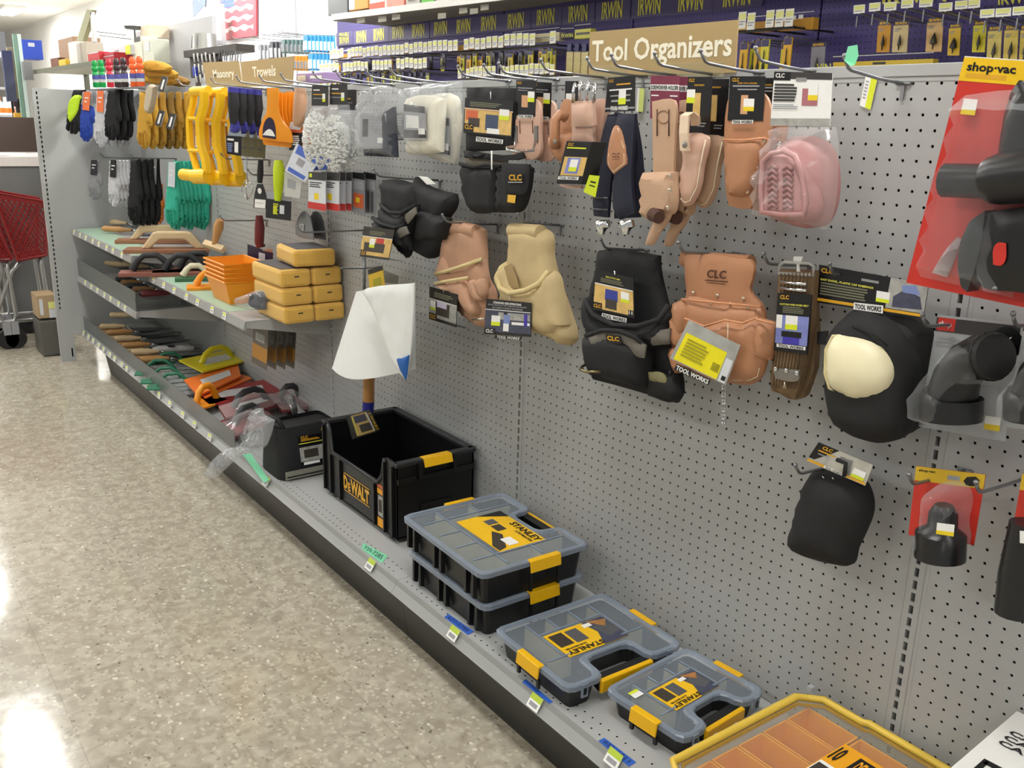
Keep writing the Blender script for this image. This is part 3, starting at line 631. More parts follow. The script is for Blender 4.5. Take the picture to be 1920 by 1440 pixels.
TIM = mat('photo_timber', '#d9b56a', .5, vary=.35, scale=50); FOG = mat('photo_grey', '#a3a39d', .5, vary=.5, scale=70)
def soft(T, name, pts, pl, mt, th=.2, puff=.4, rw=.8, wr=0, d0=0, back=0, step=.5, fn=None, label=None, wf=.5, px=True):
    m = M(); m.puff(pl, pts, th, puff, rw, step, wr, wf, 0, d0, back, fn, px); return m.build(name, mt, T, smooth=50, label=label)
def line(T, name, pts, pl, mt, r=.05, d=0, n=6, label=None, closed=False):
    P = [pl.p(p[0], p[1], d+(p[2] if len(p) > 2 else 0)) for p in pts]; m = M(); m.tube(P, r, n, closed=closed); return m.build(name, mt, T, smooth=True, label=label)
def knob(T, name, u, v, pl, mt, r=.15, d=0, h=.08, n=10):
    m = M(); m.lathe([(r, 0), (r, h*.5), (r*.6, h), (.01, h*1.05)], pl.p(u, v, d), pl.n, n); return m.build(name, mt, T, smooth=50)
def hangcard(T, pts, pl, d=0, **k): return card(T, quadpx(pl, *pts, d=d), **k)
TW = lambda s0, t0, s1, t1, m=BLK: ('TOOL WORKS', s0, t0, s1, t1, m)
CL = lambda s0, t0, s1, t1, m=GLD: ('CLC', s0, t0, s1, t1, m)

# --- large vacuum accessory blister at the right edge
pl = wall(-7.5); T = thing('vacuum_nozzle_blister', pl.p(1880, 125), 'big red and yellow vacuum accessory blister with black nozzle hanging at right edge', 'vacuum accessory')
q = quadpx(pl, (1809, 105), (1985, 117), (1985, 590), (1699, 530))
bd = card(T, q, .05, RED, [(0, 0, 1, .10, YEL), (.0, .0, 1, .004, WHT)]+lines(.06, .5, .066, .095, 1, mat('gold_print'), .3), [('shop·vac', .06, .022, .58, .068, BLK)])
m = M(); q.patch(m, .13, .17, .27, .235, 0, .3); q.patch(m, .13, .215, .27, .235, 1, .31); m.build('price_sticker', [WHT, mat('sticker_yellow', '#f0d321', .4)], bd)
def tub(T, name, pts, pl, r, mt, d=0, label=None, n=14):
    P = [pl.p(p[0], p[1], d+(p[2] if len(p) > 2 else 0)) for p in pts]; m = M(); m.tube(P, r, n); return m.build(name, mt, T, smooth=50, label=label)
soft(T, 'red_window', [(1864, 462), (1872, 455), (1886, 456), (1884, 490), (1876, 498), (1862, 496)], pl, RED, .05, 0, d0=1.75, step=.5)
tub(T, 'hose_cuff', [(1772, 338, 1.2), (1850, 340, 1.2), (1862, 339, 1.2)], pl, [.95, .95, 1.0], BPL, label='short black tube pointing left')
tub(T, 'swivel_neck', [(1858, 339, 1.2), (1880, 335, 1.3), (1990, 322, 1.6)], pl, [1.25, 1.4, 1.5], BPL)
soft(T, 'floor_nozzle', [(1846, 400), (1868, 395), (1990, 380), (1990, 560), (1905, 548), (1836, 536), (1826, 520)], pl, BPL, 1.2, .35, .5, d0=.1, step=.8)
soft(T, 'crevice_tool', [(1892, 175), (1908, 150), (1990, 165), (1990, 350), (1862, 330)], pl, BPL, 1.0, .6, .8, d0=.1, step=.8)
soft(T, 'side_brush', [(1814, 420), (1846, 395), (1836, 470), (1812, 548), (1800, 535)], pl, mat('dark_grey_plastic', '#3a3b3c', .3), 1.3, .2, .3, d0=.1, step=.6)
soft(T, 'blister_shell', [(1800, 178), (1880, 168), (1990, 175), (1990, 380), (1885, 390), (1890, 560), (1716, 520), (1738, 400), (1770, 300)], pl, CLR, .1, 2.2, .45, d0=.05, step=.9, wr=.15, wf=.8)
soft(T, 'blister_rib', [(1770, 470), (1792, 445), (1800, 450), (1772, 520), (1745, 512)], pl, CLR2, .2, .5, .3, d0=.1, step=.5)
soft(T, 'blister_rib', [(1883, 478), (1905, 480), (1888, 548), (1868, 545)], pl, CLR2, .2, 1.6, .4, d0=.1, step=.5)
hook(1915, 150, 8, .5, 'steel hook holding the big red vacuum blister', h=58, x=8.5)
# --- elbow blister
def elbow(off, lab):
    pl = wall(-3.0-off*1.2); dx = off*165; T = thing('hose_elbow_blister', pl.p(1790+dx, 605), lab, 'vacuum accessory')
    q = quadpx(pl, (1758+dx, 590), (1915+dx, 607), (1885+dx, 828), (1722+dx, 800))
    c = card(T, q, .04, CLR2, [(.0, .02, 1, .14, mat('charcoal_print', '#3a3838', .4)), (.02, .02, .24, .13, mat('red_print2', '#c8332c', .4)), (.05, .19, .32, .205, GRYP), (.05, .22, .3, .235, GRYP), (.05, .25, .34, .265, GRYP)], [('shop', .04, .045, .2, .11, WHT)])
    m = M(); C = q.at(.87, .17, .06); m.lathe([(1.0, 0), (1.0, .03)], C, pl.n, 20); b = m.build('size_badge', BLK, c)
    m = M(); q.text(m, '2½', .79, .115, .94, .18, d=.12, bold=.03); q.text(m, '6.4', .82, .2, .93, .23, d=.12); m.build('lettering', WHT, b)
    P = [pl.p(1782+dx, 782, 1.6), pl.p(1786+dx, 738, 1.6), pl.p(1795+dx, 706, 1.6), pl.p(1815+dx, 680, 1.7), pl.p(1843+dx, 668, 1.8), pl.p(1862+dx, 668, 2.2)]
    m = M(); m.tube(P, [1.55, 1.5, 1.4, 1.35, 1.4, 1.5], 18); m.build('elbow_pipe', BPL, T, smooth=50)
    m = M(); m.tube([pl.p(1783+dx, 786, 1.6), pl.p(1784+dx, 745, 1.6), pl.p(1785+dx, 742, 1.6)], [1.85, 1.85, 1.7], 18); m.build('lower_cuff', BPL, T, smooth=50)
    m = M(); m.tube([pl.p(1858+dx, 668, 2.15), pl.p(1868+dx, 668, 2.35)], [1.5, 1.35], 18); m.build('open_mouth', mat('dark_mouth', '#242425', .6), T, smooth=50)
    soft(T, 'blister_shell', [(x+dx, y) for x, y in ((1725, 720), (1738, 712), (1752, 690), (1785, 650), (1830, 628), (1872, 640), (1880, 680), (1862, 720), (1820, 735), (1812, 800), (1725, 797))], pl, CLR, .15, 3.6, 1.0, d0=.05, step=.7)
    m = M(); q.patch(m, .76, .8, .93, .87, 0, .1); q.patch(m, .76, .87, .93, .92, 1, .1); m.build('price_sticker', [WHT, mat('sticker_yellow')], c)
    hook(1825+dx, 610, 5.5, .6, 'steel hook through the '+('front' if not off else 'right hand')+' grey hose elbow blister')
elbow(0, 'clear blister with a black curved hose elbow and a 2½ badge'); elbow(1, 'grey hose elbow blister mostly cut off by the right edge')
# --- adapter blister
pl = wall(-4.6); T = thing('hose_adapter_blister', pl.p(1785, 890), 'red and yellow blister with a short black hose adapter, low on the board', 'vacuum accessory')
q = quadpx(pl, (1718, 874), (1848, 890), (1826, 1022), (1703, 1003))
c = card(T, q, .05, RED, [(0, 0, 1, .2, mat('mustard_print', '#dcb62a', .4)), (.48, .07, .66, .13, GRYP)], [('shop·vac', .05, .03, .3, .075, BLK)])
m = M(); q.poly(m, [(.72, .12), (.76, .06), (.88, .04), (.94, .09), (.92, .17), (.82, .18), (.76, .17)], 0, .06); m.build('printed_artwork', BLK, c)
P = [pl.p(1762, 1046, 1.5), pl.p(1764, 1000, 1.5), pl.p(1767, 988, 1.5), pl.p(1769, 962, 1.5), pl.p(1771, 947, 1.5)]
m = M(); m.tube(P, [1.52, 1.5, .9, .85, .55], 18); m.build('hose_adapter', BPL, T, smooth=50)
soft(T, 'blister_shell', [(1741, 925), (1752, 910), (1800, 912), (1812, 930), (1806, 985), (1810, 1010), (1800, 1046), (1732, 1040), (1724, 995), (1736, 975)], pl, CLR, .1, 2.6, .8, d0=.02, step=.5)
m = M(); b = [pl.p(1757, 980, 3.1), pl.p(1790, 984, 3.1), pl.p(1788, 1006, 3.1), pl.p(1755, 1001, 3.1)]; qq = Quad(*b); qq.patch(m, 0, 0, 1, 1, 0, 0); qq.patch(m, 0, .65, 1, 1, 1, .01); m.build('price_sticker', [WHT, mat('sticker_yellow')], T)
hook(1810, 885, 6.2, .6, 'steel hook through the yellow header of the low hose adapter blister')
pl = wall(-5.5); T = thing('hose_adapter_blister', pl.p(1915, 920), 'red blister with a long black adapter cut by the right edge', 'vacuum accessory')
q = quadpx(pl, (1917, 888), (2000, 900), (1960, 1150), (1875, 1130)); c = card(T, q, .05, RED, [(0, 0, 1, .12, mat('mustard_print'))])
m = M(); m.tube([pl.p(1908, 1150, 1.3), pl.p(1912, 1080, 1.3), pl.p(1925, 980, 1.3)], [1.25, 1.15, .9], 16); m.build('hose_adapter', BPL, T, smooth=50)
m = M(); b = [pl.p(1912, 995, 2.7), pl.p(1945, 998, 2.7), pl.p(1945, 1022, 2.7), pl.p(1912, 1018, 2.7)]; Quad(*b).patch(m, 0, 0, 1, 1, 0, 0); m.build('price_sticker', WHT, T)
hook(1935, 905, 6.5, .6, 'steel hook at the right edge above the long black adapter')
# --- foam knee pad
pl = tilt(1560, 950, -3.2, 0, 4); T = thing('foam_knee_pad', pl.p(1575, 860), 'plain black foam knee pad hanging low under the capped knee pad', 'knee pad')
soft(T, 'pad', [(1512, 892), (1530, 881), (1555, 878), (1585, 886), (1612, 905), (1624, 930), (1626, 960), (1612, 1000), (1598, 1030), (1588, 1061), (1555, 1060), (1515, 1050), (1483, 1034), (1473, 1022), (1478, 995), (1490, 950)], pl, FAB, .5, 1.7, 2.6, step=.55)
q = quadpx(wall(-4.8), (1535, 829), (1637, 872), (1622, 911), (1512, 864), d=.3)
c = card(T, q, .05, mat('foil_card', '#c9cac6', .2, .6, vary=.3, scale=25), [([(0, 0), (.4, 0), (.1, .8), (0, .8)], BLK), (0, .86, .99, .97, GLD), (.30, .86, .62, .98, WHT), (.08, .30, .38, .36, GLD), (.1, .45, .3, .5, GRYP), (.74, .42, .95, .7, WHT), (.74, .7, .95, .84, LIM)], [CL(.12, .06, .3, .22), ('TOOL WORKS', .32, .88, .6, .97, BLK)])
m = M(); m.tube([q.at(.45, .35, .2), q.at(.62, .33, .3), q.at(.67, .9, .2)], .16, 6); m.build('strap', FAB, T, smooth=True)
for u, v in ((1542, 896), (1560, 898)): line(T, 'staple', [(u, v-3), (u+3, v+1)], pl, CHR, .04, 2.0)
hook(1600, 862, 6.2, .5, 'short steel hook behind the foam knee pad header')
# --- capped knee pads
pl = tilt(1640, 700, -3.6, 0, 3); T = thing('capped_knee_pad', pl.p(1640, 520), 'black knee pads with a cream plastic cap hanging from a wide black header', 'knee pad')
soft(T, 'back_pad', [(1660, 585), (1700, 592), (1728, 625), (1720, 690), (1716, 760), (1700, 810), (1650, 828), (1640, 700)], wall(-2.2), FAB, 1.2, 1.0, 1.5, step=.7)
PD = [(1582, 590), (1600, 578), (1640, 580), (1672, 600), (1700, 640), (1712, 700), (1706, 770), (1690, 815), (1650, 832), (1610, 826), (1572, 808), (1554, 780), (1546, 720), (1546, 650), (1558, 615)]
soft(T, 'front_pad', PD, pl, FAB, .6, 1.8, 1.9, step=.55)
soft(T, 'cap', [(1562, 628), (1590, 627), (1625, 635), (1652, 655), (1668, 690), (1666, 718), (1648, 740), (1612, 750), (1580, 744), (1554, 728), (1545, 700), (1547, 655)], pl, mat('cream_cap', '#f4ebc4', .38, vary=.03), .3, 1.1, 2.6, d0=1.9, step=.5, label='cream oval plastic cap')
R0 = [(1562, 630), (1590, 629), (1625, 637), (1651, 656), (1666, 690), (1664, 717), (1647, 738), (1612, 748), (1580, 742), (1555, 727), (1547, 700), (1549, 655)]
line(T, 'cap_rim', R0, pl, mat('cream_rim', '#e0d2a0', .4), .12, 2.25, closed=True)
line(T, 'fold_seam', [(1598, 611, 2.3), (1640, 628, 2.5), (1664, 650, 2.3)], pl, NYL, .07)
soft(T, 'side_tag', [(1532, 622), (1552, 620), (1550, 647), (1532, 645)], pl, BLK, .08, 0, d0=1.2, step=1)
q = quadpx(pl, (1536, 496), (1741, 533), (1731, 598), (1531, 567), d=1.0)
c = card(T, q, .06, BLK, [(0, .87, 1, .95, GLD), ([(.68, 0), (1, 0), (1, .85), (.66, .85)], FOG), ([(.72, .5), (.82, .25), (.95, .4), (.98, .75), (.72, .8)], mat('photo_slate', '#43465a', .5, vary=.5, scale=80)), ([(.78, .16), (.9, .1), (.95, .35), (.8, .35)], SKY), (.57, .42, .69, .62, WHT), (.57, .62, .69, .72, LIM), (.42, .16, .58, .23, mat('grey_peg', '#8f9190', .5))]
    +lines(.03, .5, .44, .80, 5, mat('dim_print', '#77775f', .5)), [CL(.03, .07, .15, .19), ('EASY SWIVEL, PLASTIC CAP KNEEPADS', .03, .34, .54, .405, LEM)])
hangcard(T, [(1601, 567), (1656, 573), (1655, 588), (1600, 580)], pl, d=1.15, th=.03, base=WHT, texts=[TW(.05, .15, .95, .85)], name='header_badge')
hook(1640, 512, 4.6, .7, 'steel hook through the wide black knee pad header')
# --- cotton web belt
pl = wall(-4.4); T = thing('web_work_belt', pl.p(1492, 500), 'folded brown cotton web belt with a black card sleeve', 'belt'); WEB = mat('brown_webbing', '#7e6548', .8, vary=.15, scale=50, bump=.4, bscale=260)
soft(T, 'rear_webbing', [(1458, 505), (1525, 508), (1508, 740), (1488, 750), (1448, 730)], wall(-3.3), WEB, .6, .3, .4, step=.8)
soft(T, 'front_webbing', [(1459, 507), (1527, 512), (1515, 640), (1500, 712), (1488, 748), (1445, 733), (1443, 715), (1452, 650)], pl, WEB, .5, .35, .5, step=.6)
for i in range(9):
    s = (i+.5)/9; m = M(); m.tube([pl.p(1461+64*s, 512, .9), pl.p(1456+56*s, 640, .9), pl.p(1446+50*s, 728, .85)], .05, 5); m.build('web_rib', mat('dark_web_rib', '#5d4a34', .8), T)
q = quadpx(pl, (1458, 549), (1522, 553), (1513, 665), (1451, 657), d=1.05)
c = card(T, q, .1, BLK, [(.02, .37, .98, .86, mat('photo_violet', '#8089c8', .5, vary=.3, scale=60)), (.2, .64, .8, .74, BLK), (.25, .74, .75, .86, mat('photo_indigo', '#4138a8', .5)), (.02, .37, .2, .6, WHT), (.3, .37, .66, .52, WHT), (.3, .52, .66, .61, LIM), (.08, .87, .95, .93, WHT)]+lines(.2, .85, .22, .34, 4, mat('dim_print')), [CL(.1, .03, .36, .1), ('COTTON WEB WORK BELT', .1, .17, .95, .2, LEM), TW(.14, .875, .9, .925)])
for v in (529, 541): line(T, 'buckle_bar', [(1464, v), (1512, v+4)], pl, CHR, .12, 1.1)
line(T, 'buckle_frame', [(1462, 498), (1460, 512), (1525, 516), (1526, 500), (1518, 494), (1470, 491)], pl, mat('clear_hanger', '#c9c9c4', .2, kind='clear', a=.4), .12, .8, closed=True)
soft(T, 'metal_plate', [(1449, 690), (1499, 694), (1497, 712), (1485, 716), (1453, 710)], pl, mat('pewter', '#8e8a84', .35, .7), .08, .05, .2, d0=1.05, step=.5)
for u, v in ((1454, 692), (1474, 695), (1494, 700)): knob(T, 'rivet', u, v, pl, CHR, .17, 1.2)
line(T, 'prong', [(1471, 716), (1471, 722), (1467, 726), (1473, 728), (1471, 716)], pl, RVT, .05, 1.1)
soft(T, 'white_hanger', [(1488, 481), (1504, 481), (1502, 490), (1498, 496), (1499, 510), (1493, 510), (1493, 496), (1487, 490)], pl, WHT, .1, .05, .2, d0=.4, step=.5)
hook(1518, 502, 4.7, .7, 'steel hook carrying the brown web belt')
# --- tan leather pouch with yellow clearance label
pl = wall(-4.2); T = thing('leather_tool_pouch', pl.p(1350, 485), 'tan leather tool pouch with a tilted bright yellow label', 'tool pouch')
soft(T, 'back_leather', [(1281, 482), (1290, 478), (1392, 486), (1405, 488), (1412, 500), (1410, 520), (1405, 545), (1428, 575), (1432, 620), (1428, 700), (1415, 718), (1370, 719), (1300, 700), (1262, 660), (1258, 580), (1284, 560), (1283, 520)], pl, LTH, .3, .25, .6, .1, step=.7)
m = M(); m.tube([pl.p(1283, 485, -.6), pl.p(1408, 494, -.6)], .65, 12); m.build('belt_roll', LTH, T, smooth=50)
q = quadpx(pl, (1325, 505), (1370, 508), (1366, 540), (1320, 536), d=.62); m = M(); q.text(m, 'CLC', .05, 0, .85, .5, bold=.03); q.patch(m, 0, .62, .95, .68, 0, .02); q.patch(m, .1, .76, .85, .8, 0, .02); m.build('branded_stamp', mat('burnt_brand', '#54301c', .6), T)
for a in ([(1258, 570), (1285, 558), (1290, 600), (1280, 640), (1262, 632)], [(1254, 590), (1280, 596), (1288, 640), (1276, 660), (1256, 640)], [(1252, 655), (1275, 640), (1284, 700), (1262, 700)]): soft(T, 'side_loop', a, pl, LTH, .6, .7, .7, d0=.3, step=.5)
soft(T, 'rear_pocket', [(1278, 561), (1290, 556), (1340, 566), (1380, 572), (1424, 574), (1432, 620), (1428, 690), (1285, 680), (1276, 600)], pl, LTH, .3, .5, .6, .08, d0=.4, step=.7)
soft(T, 'front_pocket', [(1284, 597), (1320, 612), (1360, 600), (1392, 606), (1420, 594), (1430, 612), (1426, 700), (1412, 714), (1340, 712), (1288, 690)], pl, LTH, .3, .9, .9, .1, d0=.8, step=.6)
soft(T, 'pencil_sleeve', [(1421, 597), (1450, 606), (1446, 650), (1440, 676), (1415, 678), (1416, 640)], pl, LTH, .3, .9, .6, d0=.9, step=.45)
for p in ([(1278, 561, 1.1), (1340, 567, 1.2), (1425, 575, 1.1)], [(1284, 597, 1.9), (1320, 612, 2.1), (1360, 600, 2.1), (1392, 606, 2.1), (1421, 595, 1.9)], [(1418, 598, 2.1), (1450, 607, 1.9)]): line(T, 'pocket_edge', p, pl, mat('leather_edge', '#d3946a', .5), .09)
line(T, 'stitching', [(1365, 605, 2.1), (1364, 650, 2.1), (1362, 700, 2.0)], pl, STI, .035); line(T, 'stitching', [(1424, 690, 1.4), (1420, 706, 1.4), (1405, 713, 1.4), (1372, 713, 1.5)], pl, STI, .04)
for u, v in ((1300, 549), (1345, 554), (1394, 560), (1320, 579), (1425, 601), (1402, 576), (1333, 568), (1370, 570)): knob(T, 'rivet', u, v, pl, RVT, .16, .95 if v > 562 else .6)
q = quadpx(pl, (1292, 600), (1388, 648), (1360, 722), (1256, 672), d=2.9); FOI = mat('foil_film', '#b9bbba', .18, .5, vary=.4, scale=30)
c = card(T, q, .08, FOI, [(.06, .28, .84, .97, mat('acid_yellow_label', '#f3e614', .45)), (.86, .4, .98, .98, mat('pale_slip', '#d9dce0', .4)), (.9, .82, .97, .93, BLK)]+[(.2+.03*0, .4, .2, .4, BLK)][:0]+[(.69+.015*i, .62, .696+.015*i, .82, BLK) for i in range(9)]+lines(.14, .6, .38, .85, 6, mat('olive_ink', '#a8a018', .5)))
hangcard(T, [(1268, 682), (1332, 712), (1328, 722), (1264, 693)], pl, d=2.8, th=.04, base=BLK, texts=[('TOOL WORKS', .04, .1, .98, .9, WHT)], name='card_foot')
P = [pl.p(1357, 722+i*7, 2.5+.15*(i % 2)) for i in range(12)]; m = M()
for i in range(11): a, b = P[i], P[i+1]; m.tube([a+Vector((.12, 0, 0)), b+Vector((.08, .1, 0)), b-Vector((.12, 0, 0)), a-Vector((.08, .1, 0))], .04, 5, closed=True)
m.build('bead_chain', CHR, T, smooth=True)
hook(1388, 474, 6.4, .9, 'steel hook carrying the tan leather tool pouch')
# --- black nail and tool bag
pl = wall(-4.0); T = thing('nylon_tool_bag', pl.p(1180, 478), 'large black fabric nail and tool bag with grey trim and a photo card', 'tool bag')
soft(T, 'back_panel', [(1118, 474), (1122, 470), (1232, 480), (1232, 500), (1242, 550), (1252, 590), (1262, 660), (1276, 735), (1266, 756), (1150, 722), (1110, 712), (1098, 660), (1096, 600), (1103, 550), (1115, 500)], pl, NYL, .4, .5, .9, .1, step=.7)
soft(T, 'main_pocket', [(1096, 560), (1105, 550), (1125, 595), (1180, 612), (1235, 600), (1254, 570), (1256, 600), (1250, 640), (1200, 655), (1120, 640), (1098, 612)], pl, NYL, .5, 1.3, 1.2, .1, d0=.6, step=.6)
line(T, 'pocket_rim', [(1097, 562, 1.8), (1112, 590, 2.3), (1150, 610, 2.6), (1195, 612, 2.6), (1235, 600, 2.2), (1254, 572, 1.6)], pl, mat('black_binding', '#19191b', .8), .25)
soft(T, 'grey_trim', [(1098, 596), (1120, 615), (1124, 632), (1101, 622)], pl, TRM, .2, .3, .5, d0=1.8, step=.5); soft(T, 'grey_trim', [(1206, 624), (1255, 616), (1252, 646), (1222, 648)], pl, TRM, .2, .3, .5, d0=1.8, step=.5)
soft(T, 'front_pocket', [(1098, 628), (1150, 618), (1185, 630), (1210, 650), (1212, 680), (1208, 730), (1150, 716), (1112, 706), (1100, 665)], pl, NYL, .5, 1.6, 1.2, .12, d0=1.0, step=.6)
soft(T, 'grey_trim', [(1102, 634), (1135, 622), (1165, 624), (1188, 634), (1210, 648), (1206, 672), (1192, 668), (1175, 648), (1140, 640), (1110, 658)], pl, TRM, .15, .2, .5, d0=2.7, step=.5)
line(T, 'pocket_rim', [(1098, 629, 2.6), (1130, 619, 3.0), (1160, 620, 3.1), (1190, 632, 3.0), (1211, 650, 2.6)], pl, mat('black_binding'), .2)
soft(T, 'side_pocket', [(1212, 690), (1262, 700), (1275, 738), (1264, 754), (1212, 742)], pl, NYL, .4, .7, .8, d0=.6, step=.6)
soft(T, 'tan_tab', [(1214, 698), (1240, 700), (1248, 712), (1246, 722), (1216, 714)], pl, mat('olive_tab', '#857f5a', .5), .15, .2, .3, d0=1.5, step=.4)
hangcard(T, [(1135, 626), (1163, 630), (1165, 645), (1138, 643)], pl, d=3.1, th=.03, base=BLK, texts=[CL(.1, .15, .9, .7)], name='brand_patch')
for p in ([(1116, 498, .7), (1170, 506, .75), (1228, 505, .7)], [(1195, 530, .7), (1236, 532, .7)]): line(T, 'seam', p, pl, mat('black_thread', '#2b2b2e', .8), .06)
m = M(); m.tube([pl.p(1108, 678, 1.5), pl.p(1090, 688, 3.5), pl.p(1088, 693, 4.5), pl.p(1100, 697, 5), pl.p(1126, 697, 4.2)], .13, 8); m.build('hammer_ring', mat('antique_brass', '#8f8460', .3, .9), T, smooth=True)
for u, v in ((1256, 698), (1257, 716)): knob(T, 'rivet', u, v, pl, mat('dark_rivet', '#55555a', .4, .8), .14, 1.3)
q = quadpx(pl, (1118, 505), (1188, 521), (1190, 597), (1112, 580), d=2.2)
c = card(T, q, .06, BLK, [(0, .34, .98, .95, TIM), (.28, .42, .6, .7, mat('photo_navy', '#33419a', .5)), (.3, .66, .58, .9, mat('photo_dark', '#3c352e', .5)), (0, .8, .22, .97, BLK), (.68, .4, .88, .58, WHT), (.68, .58, .88, .66, LIM), (0, .32, .98, .345, WHT), (.86, .82, .98, .97, BLK)]+lines(.15, .85, .17, .28, 3, mat('dim_print')), [CL(.02, .84, .2, .93), ('NAIL & TOOL BAG', .28, .1, .66, .14, LEM), ('11', .88, .84, .96, .92, WHT)])
hangcard(T, [(1129, 587), (1175, 597), (1174, 605), (1127, 596)], pl, d=2.3, th=.03, base=WHT, texts=[TW(.03, .1, .97, .9)], name='card_foot')
line(T, 'tag_loop', [(1152, 508, 2.2), (1153, 515, 2.3)], pl, WHT, .05)
hook(1210, 470, 4.6, .7, 'steel hook carrying the large black nail bag')
BAGM2 = mat('soft_clear_film', '#f4f0f0', .08, kind='clear', a=.07, spec=.9)
# ================================================================ top row, right half
# --- rubber knee pads in a bag
pl = wall(-4.8); T = thing('rubber_knee_pads', pl.p(1500, 150), 'pink rubber knee pads in a clear bag under a white header', 'knee pad')
PNK = mat('pink_rubber', '#c48f8e', .45, vary=.05)
soft(T, 'rear_pad', [(1445, 290), (1470, 262), (1510, 255), (1545, 275), (1558, 320), (1550, 400), (1530, 425), (1440, 410)], wall(-3.6), PNK, .8, 1.0, 1.2, step=.7)
soft(T, 'front_pad', [(1431, 300), (1446, 285), (1470, 280), (1492, 290), (1510, 315), (1520, 350), (1528, 395), (1515, 415), (1480, 414), (1424, 403), (1424, 360)], pl, PNK, .7, .9, .6, step=.5, d0=.3)
for i in range(8):
    for j, uu in enumerate((1449, 1477)):
        v = 312+i*10.5+j*1.5; m = M(); m.tube([pl.p(uu-9, v+5, 1.95), pl.p(uu, v-3, 2.0), pl.p(uu+9, v+5, 1.95)], .13, 5); m.build('tread_bar', mat('pink_tread', '#ad7777', .5), T, smooth=True)
line(T, 'pad_rim', [(1431, 302), (1446, 288), (1470, 283), (1490, 293), (1503, 320), (1512, 380), (1508, 402), (1470, 403), (1428, 397), (1427, 355)], pl, PNK, .2, 2.0, closed=True)
soft(T, 'clear_bag', [(1447, 238), (1556, 238), (1561, 270), (1560, 330), (1552, 400), (1538, 432), (1490, 418), (1418, 408), (1420, 330), (1436, 290), (1446, 262)], pl, BAGM2, .1, 2.3, 1.4, .9, d0=.2, step=.5, wf=1.1)
q = quadpx(pl, (1452, 134), (1561, 137), (1556, 236), (1444, 236), d=.6)
c = card(T, q, .05, WHT, [(0, 0, 1, .13, mat('charcoal_print')), (0, 0, .3, .16, BLK), (0, .86, 1, 1, FOG), (.52, .3, .78, .62, mat('photo_pink', '#b06f78', .5)), (.62, .2, .78, .42, WHT), (.62, .42, .78, .52, mat('sticker_yellow')), (.4, .1, .58, .17, mat('grey_peg'))]+lines(.03, .45, .22, .56, 6, mat('charcoal_print'), .35)+lines(.03, .5, .6, .7, 3, GRYP), [CL(.04, .03, .2, .11, WHT)])
hook(1520, 142, 5.5, .7, 'steel hook through the white header of the pink knee pads', h=58)
# --- plier holders
def plier(off, lab):
    pl = wall(-5.0+off*1.6); du = off*28; T = thing('plier_holder', pl.p(1400+du, 150), lab, 'plier holder')
    s = lambda pts: [(x+du, y+off*3) for x, y in pts]
    soft(T, 'back_leather', s([(1362, 195), (1370, 172), (1425, 172), (1440, 190), (1443, 255), (1420, 340), (1412, 380), (1405, 390), (1366, 386), (1362, 370), (1357, 290)]), pl, LTH, .25, .2, .6, step=.7)
    soft(T, 'pocket', s([(1356, 262), (1385, 262), (1432, 258), (1438, 262), (1420, 320), (1398, 366), (1366, 366), (1358, 330)]), pl, LTH, .3, .45, .45, d0=.3, step=.5)
    line(T, 'pocket_edge', s([(1356, 262), (1395, 263), (1434, 259)]), pl, mat('leather_edge'), .09, 1.0)
    for u, v in s([(1432, 263), (1428, 284), (1418, 312), (1411, 334), (1401, 358)]): knob(T, 'rivet', u, v, pl, RVT, .2, .65)
    hangcard(T, s([(1369, 143), (1435, 143), (1430, 227), (1364, 226)]), pl, d=.5, base=BLK, patches=[(.36, .42, .56, .85, mat('photo_leather', '#d4a276', .5)), (.44, .5, .74, .68, WHT), (.44, .68, .74, .78, mat('sticker_yellow')), (.1, .2, .86, .235, GRYP), (.25, .28, .8, .31, GRYP)], texts=[CL(.08, .04, .28, .12), ('PLIER TOOL HOLDER', .25, .14, .8, .17, GLD)])
    hangcard(T, s([(1373, 225), (1412, 225), (1411, 232), (1372, 232)]), pl, d=.7, base=WHT, texts=[TW(.03, .1, .97, .9)], name='card_foot')
    return T
plier(1, 'rear orange tan leather plier holder half hidden by the one in front'); plier(0, 'front orange tan leather plier holder with a black card')
hook(1425, 140, 5.9, .7, 'steel hook carrying the tan leather plier holders', h=58)
